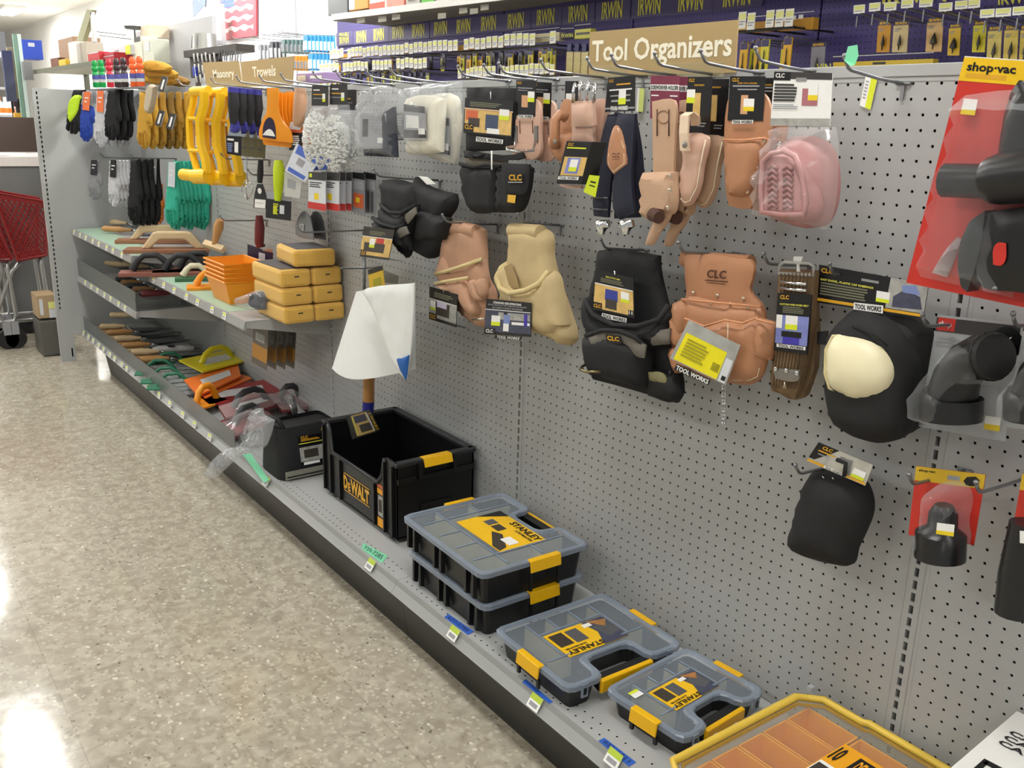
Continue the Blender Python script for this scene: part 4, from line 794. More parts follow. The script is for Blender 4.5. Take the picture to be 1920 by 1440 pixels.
# --- knife sheaths
def sheath(off, lab):
    pl = wall(-5.6+off*1.8); du = off*31; T = thing('knife_sheath', pl.p(1310+du, 150), lab, 'knife sheath'); s = lambda pts: [(x+du, y+off*4) for x, y in pts]; lt = LTP if not off else LTN
    soft(T, 'blade_sleeve', s([(1276, 250), (1322, 254), (1326, 262), (1316, 310), (1310, 350), (1294, 382), (1284, 386), (1274, 378), (1273, 350), (1277, 300)]), pl, lt, .25, .5, .6, step=.5)
    line(T, 'stitching', s([(1323, 262), (1313, 310), (1307, 350), (1293, 377), (1284, 380), (1276, 372)]), pl, STI, .05, .6)
    if not off:
        m = M(); C = [(1303, 236, .1), (1302, 218, .8), (1293, 210, 1.2), (1283, 217, 1.5), (1281, 250, 1.5), (1283, 283, 1.3)]
        for i in range(5):
            a0, a1, b0, b1 = [pl.p(c[0]+sx, c[1], c[2]) for c in C[i:i+2] for sx in (-8, 8)]; w = Vector((0, .18, 0))
            m.add([a0, a1, b1, b0, a0+w, a1+w, b1+w, b0+w], [(0, 1, 2, 3), (7, 6, 5, 4), (0, 4, 5, 1), (3, 2, 6, 7), (0, 3, 7, 4), (1, 5, 6, 2)])
        m.build('belt_strap', mat('cream_leather', '#ecd3b8', .5), T); knob(T, 'snap', 1284, 272, pl, mat('pewter'), .24, 1.6)
    q = quadpx(pl, *s([(1290, 144), (1336, 144), (1330, 252), (1284, 250)]), d=.1)
    card(T, q, .05, BLK, [(.28, .28, .58, .74, TIM), (.0, .22, .34, .36, WHT), (.0, .36, .34, .46, LIM), (.5, .8, .85, .82, GRYP), (.5, .85, .8, .87, GRYP)], [CL(.06, .03, .3, .09), ('KNIFE SHEATH', .3, .13, .7, .16, GLD)])
sheath(1, 'rear leather knife sheath, shaded, right of the strapped one'); sheath(0, 'pale leather knife sheath with a cream belt strap and snap')
hook(1340, 140, 6, .7, 'steel hook carrying the leather knife sheaths', h=58)
# --- screwdriver holders
def sdh(off, lab):
    pl = wall(-6.0+off*2.2); du = off*34; T = thing('screwdriver_holder', pl.p(1245+du, 150), lab, 'screwdriver holder'); s = lambda pts: [(x+du, y+off*2) for x, y in pts]
    hangcard(T, s([(1220, 142), (1274, 142), (1272, 226), (1219, 222)]), pl, d=-.2, base=mat('maroon_card', '#7e2f48', .4), patches=[(0, .2, 1, .34, WHT), (.04, .44, .3, .47, WHT), (.7, .44, .96, .47, WHT)], texts=[('SCREWDRIVER HOLDER', .02, .22, .98, .32, BLK)])
    soft(T, 'long_strap', s([(1222, 190), (1262, 188), (1266, 196), (1264, 260), (1262, 330), (1224, 330), (1223, 260)]), pl, LTN, .25, .12, .5, d0=.1, step=.6)
    m = M(); m.tube([pl.p(1244+du+11*math.cos(a*math.pi/8), 219+off*2+12*math.sin(a*math.pi/8), .5) for a in range(16)], .035, 5, closed=True); m.build('round_stamp', mat('brand_tan', '#9c7458', .6), T)
    for u in (1232, 1254): line(T, 'slot', s([(u, 205), (u, 255)]), pl, mat('dark_slot', '#50352a', .8), .05, .52)
    soft(T, 'lower_pocket', s([(1202, 324), (1240, 322), (1264, 322), (1262, 395), (1256, 402), (1240, 402), (1222, 415), (1212, 412), (1199, 404), (1200, 370)]), pl, LTN, .3, .7, .45, d0=.2, step=.5)
    soft(T, 'tail_flap', s([(1228, 400), (1258, 396), (1250, 415), (1232, 440), (1220, 460), (1209, 458), (1214, 440), (1222, 420)]), pl, LTN, .25, .25, .5, d0=.3, step=.4)
    m = M(); m.tube([pl.p(1224+du, 402+off*2, 1.2), pl.p(1236+du, 408+off*2, 1.5)], [.55, .5], 12); m.build('pocket_mouth', mat('dark_slot'), T)
    for u, v in s([(1256, 330), (1256, 357), (1252, 390)]): knob(T, 'rivet', u, v, pl, RVT, .2, 1.2)
sdh(1, 'rear leather screwdriver holder half hidden on the maroon card'); sdh(0, 'front long leather screwdriver holder with a round stamp')
hook(1272, 140, 6.8, .7, 'steel hook carrying the leather screwdriver holders', h=58)
# --- suspenders
pl = wall(-5.6); T = thing('suspenders', pl.p(1165, 150), 'navy suspenders with a diamond shaped leather patch and silver clips', 'suspenders')
soft(T, 'rear_straps', [(1150, 210), (1185, 220), (1196, 290), (1198, 380), (1192, 408), (1150, 410)], wall(-4.2), NAV, .5, .4, .5, step=.8)
soft(T, 'left_strap', [(1138, 215), (1165, 213), (1160, 260), (1145, 330), (1140, 380), (1138, 408), (1112, 405), (1110, 375), (1118, 300), (1128, 250)], pl, NAV, .3, .3, .5, d0=.1, step=.6)
soft(T, 'right_strap', [(1158, 213), (1189, 213), (1186, 260), (1182, 340), (1188, 400), (1160, 412), (1148, 390), (1150, 320), (1146, 260)], pl, NAV, .3, .3, .5, d0=.5, step=.6)
soft(T, 'leather_patch', [(1152, 236), (1160, 237), (1172, 275), (1174, 308), (1150, 327), (1138, 308), (1138, 290), (1147, 245)], pl, LTH, .2, .15, .4, d0=.9, step=.4)
line(T, 'stitching', [(1153, 240), (1159, 241), (1169, 276), (1171, 306), (1150, 323), (1141, 306), (1141, 291), (1149, 247)], pl, STI, .045, 1.15, closed=True)
q = quadpx(pl, (1147, 285), (1163, 285), (1163, 302), (1147, 302), d=1.45); m = M(); q.text(m, 'CLC', .05, .1, .95, .65, bold=.03); q.patch(m, .05, .8, .95, .86, 0, .02); m.build('branded_stamp', mat('burnt_brand'), T)
for u in (1126, 1172):
    soft(T, 'metal_clip', [(u-10, 414), (u+10, 412), (u+13, 425), (u+4, 432), (u+2, 440), (u-6, 440), (u-8, 430), (u-13, 426)], pl, CHR, .3, .3, .4, d0=.5, step=.35)
for v in (370, 392): line(T, 'slide_bar', [(1112, v), (1140, v+2)], pl, mat('dark_rivet'), .1, .8)
hangcard(T, [(1140, 146), (1191, 141), (1190, 208), (1134, 210)], pl, d=.7, base=BLK, patches=[(.1, .35, .9, .39, WHT), (.15, .52, .85, .56, FOG), (.2, .66, .85, .72, FOG), (.45, .38, .7, .62, WHT), (.45, .62, .7, .8, LIM), (.35, .2, .85, .24, GLD), (0, .88, 1, .93, GRYP)], texts=[TW(.2, .84, .78, .97, WHT), CL(.06, .06, .24, .14)])
hook(1208, 150, 5.8, .6, 'steel hook carrying the navy suspenders', h=58)
# loose green strip on the board behind
q = quadpx(wall(-.4), (1196, 165), (1208, 166), (1205, 210), (1193, 209)); T = thing('shelf_label', q.at(.5, 0), 'lime and white label strip hanging on the board beside the suspenders', 'label'); card(T, q, .03, mat('pale_lime', '#cfdc7c', .5), [(0, 0, .3, 1, WHT)])
# --- leather belt with box and strap holder
pl = wall(-5.5); T = thing('leather_work_belt', pl.p(1090, 160), 'pink tan leather work belt with chrome buckle and black box sleeve', 'belt')
soft(T, 'rear_belt', [(1105, 188), (1134, 184), (1130, 230), (1122, 290), (1108, 268), (1110, 220)], wall(-4.6), LTP, .6, .3, .4, step=.7)
soft(T, 'buckle_tab', [(1070, 190), (1108, 188), (1112, 235), (1070, 238)], pl, LTP, .4, .3, .5, d0=.8, step=.5)
soft(T, 'belt_end', [(1072, 238), (1110, 238), (1112, 268), (1070, 268)], pl, LTP, .35, .2, .4, d0=.4, step=.5)
for i, (u, dv) in enumerate(((1074, 0), (1086, -4), (1100, -4), (1112, 0))):
    m = M(); m.tube([pl.p(u, 192+dv, 1.3), pl.p(u+1, 170+dv, 1.7), pl.p(u+4, 157+dv, 1.1), pl.p(u+6, 160+dv, .3)], .12, 8); m.build('buckle_prong', CHR, T, smooth=True)
line(T, 'buckle_frame', [(1074, 190, 1.1), (1076, 163, .9), (1096, 158, .9), (1116, 163, .9), (1114, 190, 1.1)], pl, CHR, .12)
for u, v in ((1082, 206), (1100, 205), (1082, 250), (1100, 250), (1083, 198), (1098, 197)): knob(T, 'rivet', u, v, pl, RVT, .14, 1.1 if v < 240 else .75)
q = quadpx(pl, (1062, 264), (1110, 266), (1090, 346), (1042, 344), d=1.6)
m = M(); C = [q.at(*p) for p in ((0, 0), (1, 0), (1, 1), (0, 1))]; bk = [c+Vector((1.9, 1.6, .0)) for c in C]
m.add(C+bk, [(3, 2, 1, 0), (4, 5, 6, 7), (0, 1, 5, 4), (1, 2, 6, 5), (2, 3, 7, 6), (3, 0, 4, 7)]); bx = m.build('box_sleeve', BLK, T, bevel=.05)
m = M(); q.patch(m, .1, .36, .98, .8, 0, .03); q.patch(m, .25, .38, .75, .75, 1, .04); q.patch(m, .38, .42, .68, .7, 2, .05); q.patch(m, .38, .6, .68, .7, 3, .06); q.patch(m, .05, .82, .85, .9, 2, .04); q.patch(m, .1, .14, .85, .17, 3, .03)
m.build('printed_artwork', [TIM, mat('photo_violet'), WHT, LIM], bx)
m = M(); q.text(m, 'CLC', .12, .04, .34, .11, d=.06, bold=.03); m.build('lettering', GLD, bx); m = M(); q.text(m, 'TOOL WORKS', .1, .83, .8, .89, d=.08, bold=.02); m.build('lettering', BLK, bx)
sq = Quad(C[1], bk[1], bk[2], C[2]); m = M()
for i in range(3): sq.patch(m, .15, .1+i*.12, .85, .12+i*.12, 0, -.03)
m.build('side_print', GRYP, bx)
hangcard(T, [(1105, 328), (1124, 330), (1116, 370), (1094, 360)], wall(-7.6), d=0, base=mat('acid_lime_tag', '#cfe022', .4), patches=[(.3, .3, .8, .38, BLK), (.3, .5, .8, .56, BLK)], name='hang_tag')
soft(T, 'lower_leather', [(1046, 346), (1090, 348), (1088, 354), (1060, 352)], pl, LTP, .3, .1, .3, d0=.6, step=.4)
hook(1138, 152, 6.9, .6, 'steel hook carrying the leather work belt', h=58)
pl = wall(-4.6); T = thing('tape_holder', pl.p(1055, 175), 'orange leather tape holder with a snap strap left of the chrome buckle', 'tool holder')
hangcard(T, [(1060, 152), (1084, 152), (1082, 210), (1058, 210)], pl, d=-.6, base=BLK, patches=[(.1, .4, .8, .6, WHT), (.1, .6, .8, .8, mat('sticker_yellow'))])
soft(T, 'body', [(1030, 252), (1050, 245), (1072, 252), (1072, 290), (1056, 310), (1044, 300), (1030, 275)], pl, LTH, .6, .8, .9, step=.4)
soft(T, 'back_leather', [(1050, 200), (1058, 186), (1072, 190), (1072, 250), (1046, 250)], pl, LTH, .2, .1, .4, step=.5)
line(T, 'strap', [(1062, 222, 1.0), (1050, 214, 1.6), (1041, 226, 2.0), (1040, 260, 2.0), (1041, 278, 1.8)], pl, LTH, .45); knob(T, 'snap', 1041, 266, pl, mat('pewter'), .22, 2.4)
# --- hammer holders
def hamm(off, lab):
    pl = wall(-4.6+off*1.5); du = off*29; T = thing('hammer_holder', pl.p(985+du, 160), lab, 'hammer holder'); s = lambda pts: [(x+du, y+off*3) for x, y in pts]
    soft(T, 'leather_plate', s([(964, 200), (975, 185), (1000, 185), (1010, 195), (1012, 250), (1012, 285), (1002, 298), (980, 298), (961, 288), (961, 240)]), pl, LTP, .3, .15, .5, step=.5)
    hangcard(T, s([(968, 150), (1005, 152), (1003, 218), (967, 216)]), pl, d=.5, base=BLK, patches=[(.3, .42, .62, .76, mat('photo_leather')), (.62, .3, .95, .48, WHT), (.62, .48, .95, .6, LIM), (.1, .2, .85, .23, GRYP), (.1, .27, .6, .29, GRYP)], texts=[CL(.06, .04, .3, .11)])
    hangcard(T, s([(972, 215), (999, 216), (998, 222), (971, 221)]), pl, d=.7, base=WHT, texts=[TW(.03, .1, .97, .9)], name='card_foot')
    if not off:
        for u in (967, 1004): soft(T, 'bracket', [(u-3, 236), (u+3, 236), (u+3, 268), (u-3, 268)], pl, mat('pewter'), .12, .05, .2, d0=.4, step=.4)
        m = M(); m.tube([pl.p(967, 262, .8), pl.p(966, 274, 1.0), pl.p(950, 277, 3.6), pl.p(952, 282, 4.4), pl.p(975, 284, 3.6), pl.p(1000, 282, 1.6), pl.p(1004, 262, .8)], .14, 8); m.build('hammer_loop', CHR, T, smooth=True)
    for u in (974, 998): line(T, 'slot', s([(u, 226), (u+1, 250)]), pl, mat('dark_slot'), .04, .5)
hamm(1, 'rear pinkish leather hammer holder, mostly hidden'); hamm(0, 'front pinkish leather hammer holder with a chrome loop')
hook(1045, 150, 6.2, .6, 'steel hook carrying the leather hammer holders, right prong', h=58); hook(1003, 152, 5.4, .6, 'short steel hook just left of the hammer holder cards', h=58)
# --- black nail apron set
pl = wall(-4.4); T = thing('nylon_waist_apron', pl.p(920, 165), 'black fabric waist apron with flap pocket, yellow logo and photo card', 'tool apron')
soft(T, 'upper_panel', [(874, 164), (968, 165), (972, 225), (968, 280), (872, 285)], pl, NYL, .5, .3, .6, .1, step=.8)
soft(T, 'belt_band', [(867, 282), (960, 290), (975, 284), (978, 296), (960, 300), (870, 296)], pl, NYL, .6, .5, .4, d0=.4, step=.5)
soft(T, 'grey_lining', [(872, 296), (950, 300), (950, 312), (872, 312)], pl, mat('taupe_lining', '#8b8271', .8), .2, .1, .3, d0=.3, step=.6)
soft(T, 'left_pocket', [(862, 307), (880, 312), (905, 309), (935, 312), (930, 398), (880, 394), (870, 370), (864, 330)], pl, NYL, .4, .6, .55, .12, d0=.4, step=.6)
soft(T, 'right_pocket', [(932, 312), (988, 312), (994, 316), (988, 360), (975, 394), (950, 399), (928, 398)], pl, NYL, .4, .6, .55, .12, d0=.3, step=.6)
soft(T, 'flap', [(940, 306), (992, 308), (992, 335), (985, 360), (965, 366), (946, 362), (941, 340)], pl, NYL, .2, .15, .4, d0=1.15, step=.5)
line(T, 'pocket_rim', [(862, 307, 1.0), (890, 313, 1.4), (912, 309, 1.4), (938, 312, 1.2)], pl, mat('black_binding'), .2)
hangcard(T, [(953, 326), (980, 326), (980, 344), (953, 344)], pl, d=1.6, th=.02, base=NYL, patches=[(0, .85, 1, .9, WHT)], texts=[CL(.05, .05, .95, .7)], name='embroidered_logo')
hangcard(T, [(952, 365), (967, 366), (965, 381), (951, 379)], pl, d=1.5, th=.04, base=mat('amber_tab', '#e8b53a', .6), name='amber_tab')
q = quadpx(pl, (872, 183), (963, 190), (960, 258), (869, 249), d=.95)
c = card(T, q, .06, BLK, [(.0, .28, 1, .31, mat('peach')), (.02, .32, .98, .95, TIM), (.04, .34, .3, .62, ORG), (.1, .55, .34, .8, mat('photo_dark')), (.46, .42, .72, .86, mat('photo_navy2', '#3a4a66', .5)), (.5, .8, .75, .95, WHT), (.0, .72, .22, .98, BLK), (.74, .24, .93, .42, WHT), (.74, .42, .93, .54, LIM)]+lines(.12, .8, .1, .24, 3, mat('dim_print')), [CL(.03, .75, .2, .88)])
hangcard(T, [(893, 256), (943, 262), (942, 270), (892, 265)], pl, d=.95, base=WHT, texts=[TW(.03, .1, .97, .9)], name='card_foot')
line(T, 'cord', [(920, 172), (920, 186)], pl, WHT, .05, 1.0); line(T, 'cord', [(922, 283, 1.2), (922, 318, 1.8)], pl, WHT, .08)
hook(955, 152, 5.5, .6, 'steel hook carrying the black waist apron', h=58)
# --- bare hook with green tape and torn label
t, o = hook(1697, 150, 6.1, 1.0, 'bare steel hook with mint green tape folded on its tip', h=58)
TG = mat('mint_tape', '#84dcae', .6, vary=.06); T = thing('mint_tape', t, 'folded piece of mint green tape stuck on a bare hook tip', 'tape')
p = wall(-7.1); m = M(); P = [p.p(*c) for c in ((1590, 87), (1607, 84), (1609, 105), (1602, 122), (1583, 113))]; m.prism(P[::-1], (0, .04, 0)); m.build('tape_flag', TG, T)
m = M(); P = [p.p(1602, 122), p.p(1583, 113), wall(-7.9).p(1594, 124)]; m.prism(P, (0, .04, .02)); m.build('folded_end', TG, T)
q = quadpx(wall(-.15), (1624, 138), (1646, 144), (1632, 206), (1612, 198)); T = thing('torn_label', q.at(.5, .5), 'torn yellow and white label stuck on the bare pegboard', 'label'); card(T, q, .03, WHT, [(.5, .08, 1, 1, LIM)]+[(.12, .2+.1*i, .38, .24+.1*i, GRYP) for i in range(6)])
# ================================================================ goods on the middle of the board
# --- beige suede bag
pl = wall(-3.6); T = thing('suede_nail_bag', pl.p(990, 430), 'beige suede single nail bag with a wide open mouth and photo card', 'tool bag')
soft(T, 'body', [(958, 430), (975, 425), (1015, 430), (1028, 442), (1030, 480), (1040, 520), (1060, 580), (1074, 630), (1072, 640), (1062, 648), (1020, 632), (985, 620), (950, 600), (940, 560), (955, 500), (957, 470)], pl, SUE, .4, 1.3, 1.3, .25, step=.6)
m = M(); m.tube([pl.p(960, 432, .9), pl.p(1014, 436, .9)], .75, 12); m.build('belt_loop', SUE, T, smooth=50)
soft(T, 'open_pocket', [(936, 505), (948, 494), (958, 492), (965, 515), (972, 535), (1000, 540), (1020, 528), (1030, 508), (1040, 516), (1050, 560), (1060, 610), (1040, 630), (1000, 618), (960, 580), (940, 545), (931, 525)], pl, SUE, .4, 1.4, 1.2, .2, d0=.6, step=.5)
line(T, 'mouth_rim', [(958, 490, .8), (940, 502, 1.8), (931, 520, 2.3), (937, 540, 2.6), (955, 550, 2.7), (985, 545, 2.6), (1010, 532, 2.2), (1028, 508, 1.4)], pl, mat('pale_suede_rim', '#d3c08c', .8), .28)
soft(T, 'mouth_shade', [(940, 506), (957, 494), (968, 520), (972, 540), (950, 542), (937, 530)], pl, mat('suede_shade', '#a58d63', .9), .05, .05, .4, d0=1.9, step=.5)  # darker copy of the suede, shade inside the open mouth painted in
hangcard(T, [(968, 516), (999, 522), (997, 536), (966, 530)], pl, d=1.6, th=.03, base=WHT, patches=[(.3+.07*i, .2, .335+.07*i, .75, BLK) for i in range(8)], name='barcode_label')
q = quadpx(pl, (912, 560), (996, 568), (995, 632), (908, 626), d=2.6)
c = card(T, q, .06, BLK, [(0, .3, 1, .92, mat('photo_slate')), (.3, .35, .98, .55, FOG), (.42, .4, .56, .66, SKY), (.42, .66, .54, .88, WHT), (.42, .33, .5, .4, BLK), (.6, .6, .98, .68, WHT), (.86, .35, .93, .7, mat('photo_indigo')), (.15, .45, .35, .63, WHT), (.15, .63, .35, .74, LIM), (0, .82, .25, 1, BLK), (0, .28, 1, .3, WHT)], [CL(.04, .85, .2, .95, WHT), ('STANDARD SIZE SINGLE BAG', .18, .05, .8, .11, WHT), ('BOLSA SENCILLO DE TAMANO ESTANDAR', .06, .13, .92, .17, GRYP), ('SAC SIMPLE FORMAT STANDARD', .16, .2, .84, .25, GRYP)])
hangcard(T, [(928, 628), (978, 632), (976, 638), (926, 634)], pl, d=2.5, th=.03, base=BLK, texts=[('TOOL WORKS', .1, .1, .95, .9, WHT)], name='card_foot')
line(T, 'tag_loop', [(955, 552, 2.4), (956, 562, 2.6)], pl, WHT, .05)
hook(1052, 424, 4.6, .9, 'steel hook carrying the beige suede bag')
# --- pinkish tan pouch
pl = wall(-3.8); T = thing('suede_tool_pouch', pl.p(865, 425), 'pinkish tan suede tool pouch with layered pockets and small tent card', 'tool pouch')
soft(T, 'body', [(828, 422), (835, 416), (895, 426), (904, 432), (906, 470), (910, 520), (922, 545), (925, 580), (920, 600), (905, 614), (870, 596), (840, 560), (822, 510), (830, 465)], pl, SUP, .4, .9, 1.1, .2, step=.6)
m = M(); m.tube([pl.p(833, 424, .8), pl.p(893, 433, .8)], .7, 12); m.build('belt_loop', SUP, T, smooth=50)
soft(T, 'rear_pocket', [(816, 512), (834, 470), (838, 480), (848, 500), (870, 495), (905, 486), (912, 540), (900, 570), (870, 560), (830, 535)], pl, SUP, .35, .8, .9, .1, d0=.5, step=.5)
line(T, 'pocket_rim', [(816, 514, 1.4), (840, 508, 1.9), (870, 498, 2.0), (903, 486, 1.4)], pl, mat('pale_suede_rim'), .22)
soft(T, 'front_pocket', [(816, 532), (845, 526), (875, 522), (886, 550), (898, 580), (894, 592), (882, 590), (860, 560), (828, 545)], pl, SUP, .35, 1.0, .8, .1, d0=1.0, step=.45)
line(T, 'pocket_rim', [(815, 532, 1.9), (840, 527, 2.4), (876, 521, 2.2)], pl, mat('pale_suede_rim'), .2)
soft(T, 'finger_sleeve', [(878, 526), (890, 522), (896, 545), (902, 562), (892, 565), (884, 550)], pl, SUP, .3, .5, .4, d0=1.6, step=.35); soft(T, 'finger_sleeve', [(892, 522), (908, 524), (910, 550), (904, 562), (896, 545)], pl, SUP, .3, .5, .4, d0=1.4, step=.35)
m = M(); m.tube([pl.p(886, 599, 2), pl.p(908, 598, 2.4)], .13, 6); m.build('metal_pin', RVT, T, smooth=True)
q = quadpx(tilt(832, 575, -5.8, -8, 0), (805, 537), (858, 552), (855, 614), (805, 598)); c = card(T, q, .06, BLK, [(0, .36, 1, .9, FOG), (.25, .4, .75, .8, mat('photo_dark')), (.3, .35, .65, .55, mat('pale_lilac', '#cfc6dc', .5)), (.04, .4, .24, .6, WHT), (.04, .6, .24, .68, LIM), (0, .78, .3, 1, BLK), (0, .34, 1, .36, WHT)]+lines(.2, .9, .12, .28, 3, mat('dim_print')), [CL(.04, .82, .26, .94)])
m = M(); m.add([q.at(0, .98, -.05), q.at(1, .98, -.05), q.at(1, 1.06, -1.6), q.at(.06, 1.06, -1.6)], [(0, 1, 2, 3), (3, 2, 1, 0)]); m.build('card_back_fold', BLK, c)
line(T, 'tag_loop', [(831, 540, 2.2), (832, 548, 2.1)], pl, WHT, .05)
hook(935, 420, 6.4, .9, 'steel hook carrying the pinkish tan pouch')
# --- black tool rig
pl = wall(-5.0); T = thing('nylon_tool_rig', pl.p(780, 345), 'black fabric double pouch rig with grey tabs, hanging left of the suede pouches', 'tool pouch')
soft(T, 'left_panel', [(714, 338), (735, 336), (775, 347), (782, 380), (776, 420), (762, 478), (757, 484), (740, 460), (725, 440), (708, 425), (702, 412), (713, 400), (718, 370)], pl, NYL, .5, 1.0, 1.2, .15, step=.6)
soft(T, 'right_panel', [(772, 340), (775, 332), (800, 350), (848, 364), (850, 380), (830, 420), (828, 460), (806, 485), (784, 478), (765, 466), (776, 410)], pl, NYL, .5, 1.0, 1.2, .15, d0=-.6, step=.6)
soft(T, 'upper_pocket', [(713, 384), (745, 402), (780, 383), (778, 400), (765, 440), (735, 442), (716, 405)], pl, NYL, .5, 1.3, 1.0, d0=.6, step=.5); line(T, 'pocket_rim', [(713, 384, 1.7), (730, 398, 2.3), (752, 400, 2.5), (780, 384, 1.7)], pl, mat('black_binding'), .22)
soft(T, 'lower_pocket', [(700, 408), (725, 420), (756, 425), (760, 440), (762, 470), (735, 455), (705, 425)], pl, NYL, .5, 1.5, 1.0, d0=1.0, step=.5); line(T, 'pocket_rim', [(698, 408, 2), (715, 420, 2.6), (740, 428, 2.8), (758, 422, 2.3)], pl, mat('black_binding'), .24)
soft(T, 'grey_tab', [(756, 404), (778, 388), (780, 400), (764, 420)], pl, TRM, .15, .1, .3, d0=2.1, step=.4); soft(T, 'grey_tab', [(741, 430), (760, 424), (766, 438), (748, 447)], pl, TRM, .15, .1, .3, d0=2.5, step=.4)
soft(T, 'rear_pocket', [(786, 392), (840, 410), (828, 450), (780, 454)], pl, NYL, .4, .9, .9, d0=.3, step=.5)
q = quadpx(tilt(712, 455, -8.2, -6, 0), (682, 424), (740, 431), (728, 488), (675, 481)); c = card(T, q, .06, BLK, [(0, .32, 1, .92, TIM), (.1, .5, .8, .8, mat('photo_dark')), (.5, .33, .75, .5, mat('red_print2')), (.28, .36, .46, .56, WHT), (.28, .56, .46, .66, LIM), (0, .76, .22, .97, BLK), (0, .3, 1, .32, WHT)]+lines(.25, .8, .12, .26, 3, mat('dim_print')), [CL(.03, .8, .2, .92)])
m = M(); m.add([q.at(0, .98, -.05), q.at(1, .98, -.05), q.at(1.15, 1.04, -1.6), q.at(.6, 1.02, -1.6)], [(0, 1, 2, 3), (3, 2, 1, 0)]); m.build('card_back_fold', BLK, c)
soft(T, 'foil_strip', [(784, 330), (800, 332), (816, 345), (800, 346)], pl, WHT, .1, .1, .3, d0=.2, step=.4)
hook(825, 338, 8.0, 1.0, 'long steel hook carrying the black double pouch rig')
# --- white painter cap over wooden handle
pl = wall(-7.5); T = thing('cloth_painters_cap', pl.p(705, 535), 'white folded cloth cap with a blue corner hanging over the black tote', 'cap'); CAP = mat('white_cotton', '#e9ebe9', .85, vary=.02, bump=.1, bscale=500)
m = M()
def cone(s, t):
    # wide flared cloth: top edge px (676..775, 535) bottom (630..770, 690)
    a = pl.p(676+s*98, 546-s*14, 0); b = pl.p(630+s*145, 690+14*math.sin(s*math.pi)+s*4, 0)
    P = a.lerp(b, t); P.y -= .6+2.0*math.sin(s*math.pi)*(.35+.65*t); return P
m.grid(cone, 16, 10); m.grid(lambda s, t: cone(1-s, t)+Vector((0, .9+2.2*math.sin(s*math.pi)*(.4+.6*t), .1)), 16, 10); m.build('flared_cloth', CAP, T, smooth=True)
fl_ = [(676, 546), (690, 540), (775, 531), (772, 600), (768, 660), (760, 712), (740, 690), (720, 640), (697, 580)]
soft(T, 'folded_flap', fl_, pl, CAP, .15, .3, .8, .12, d0=2.9, step=.6)
soft(T, 'blue_corner', [(740, 671), (751, 671), (766, 666), (762, 700), (760, 713), (750, 695)], pl, mat('royal_blue_cloth', '#155aa6', .7), .1, .2, .4, d0=3.2, step=.4)
T = thing('rubber_mallet', wall(-5).p(692, 700), 'wooden tool handle with a blue ferrule below the white cap', 'mallet'); p5 = wall(-5)
m = M(); m.tube([p5.p(693, 640), p5.p(692, 700), p5.p(691, 752)], [.7, .75, .75], 14); m.build('handle', mat('varnished_wood', '#b98448', .4, vary=.15, scale=15), T, smooth=50)
m = M(); m.tube([p5.p(691, 752), p5.p(689, 790)], [.78, .72], 14); m.build('blue_grip', mat('deep_blue', '#2a2f8e', .45), T, smooth=50)
m = M(); Pm = p5.p(693, 640); m.box(Pm+Vector((0, 0, .5)), (2.2, 2.2, 2)); m.build('head', mat('black_rubber', '#1b1b1b', .6), T, bevel=.3)
# --- front: two metal edging blades, trowel, sign hooks below
T = thing('yellow_glove_pack', wall(-4).p(708, 505), 'small yellow carded pack seen between the sponges and the white cap', 'tool pack')
hangcard(T, [(690, 506), (717, 498), (722, 536), (693, 548)], wall(-4), base=mat('mustard_print'), patches=[(0, 0, 1, .22, BLK), (.3, .5, .8, .9, mat('olive_ink'))])
hangcard(T, [(719, 506), (748, 518), (745, 532), (720, 530)], wall(-2), base=mat('smoky_card', '#7d7f7f', .4), name='grey_blister')
m = M(); P = wall(-1.2); m.tube([P.p(683, 482, 0), P.p(683, 545, 0)], .22, 8); m.tube([P.p(640, 503, 6), P.p(683, 503, 0), P.p(712, 500, -1)], .12, 8); tag(m.build('wire_display_arm', STEEL, loc=P.p(683, 503), smooth=True), 'grey steel display arm standing beside the yellow sponges', 'display arm')
MET = mat('brushed_steel', '#8a8d90', .3, .8, vary=.1)
for i, (du, lb) in enumerate(((22, 'rear half round steel smoothing blade, darker, hanging above the sponges'), (0, 'front half round steel smoothing blade hanging above the sponges'))):
    pl = wall(-3.5+i*-1.2+1.2); T = thing('half_round_blade', pl.p(568+du, 430), lb, 'trowel')
    pts = [(554+du, 440), (555+du, 420), (562+du, 402), (570+du, 396), (580+du, 406), (586+du, 430), (588+du, 450), (560+du, 444)]
    soft(T, 'blade', pts, pl, MET if du == 0 else mat('dark_steel', '#4d4f52', .35, .6), .12, .05, .3, step=.5, label=None)
    if not du: hangcard(T, [(561, 419), (570, 420), (569, 433), (561, 432)], pl, d=.25, th=.02, base=mat('etched_grey', '#b9bcbd', .4), patches=[(.3, .2, .7, .8, MET)], name='etched_mark')
hook(682, 432, 8.8, .2, 'long steel hook carrying the two half round blades')
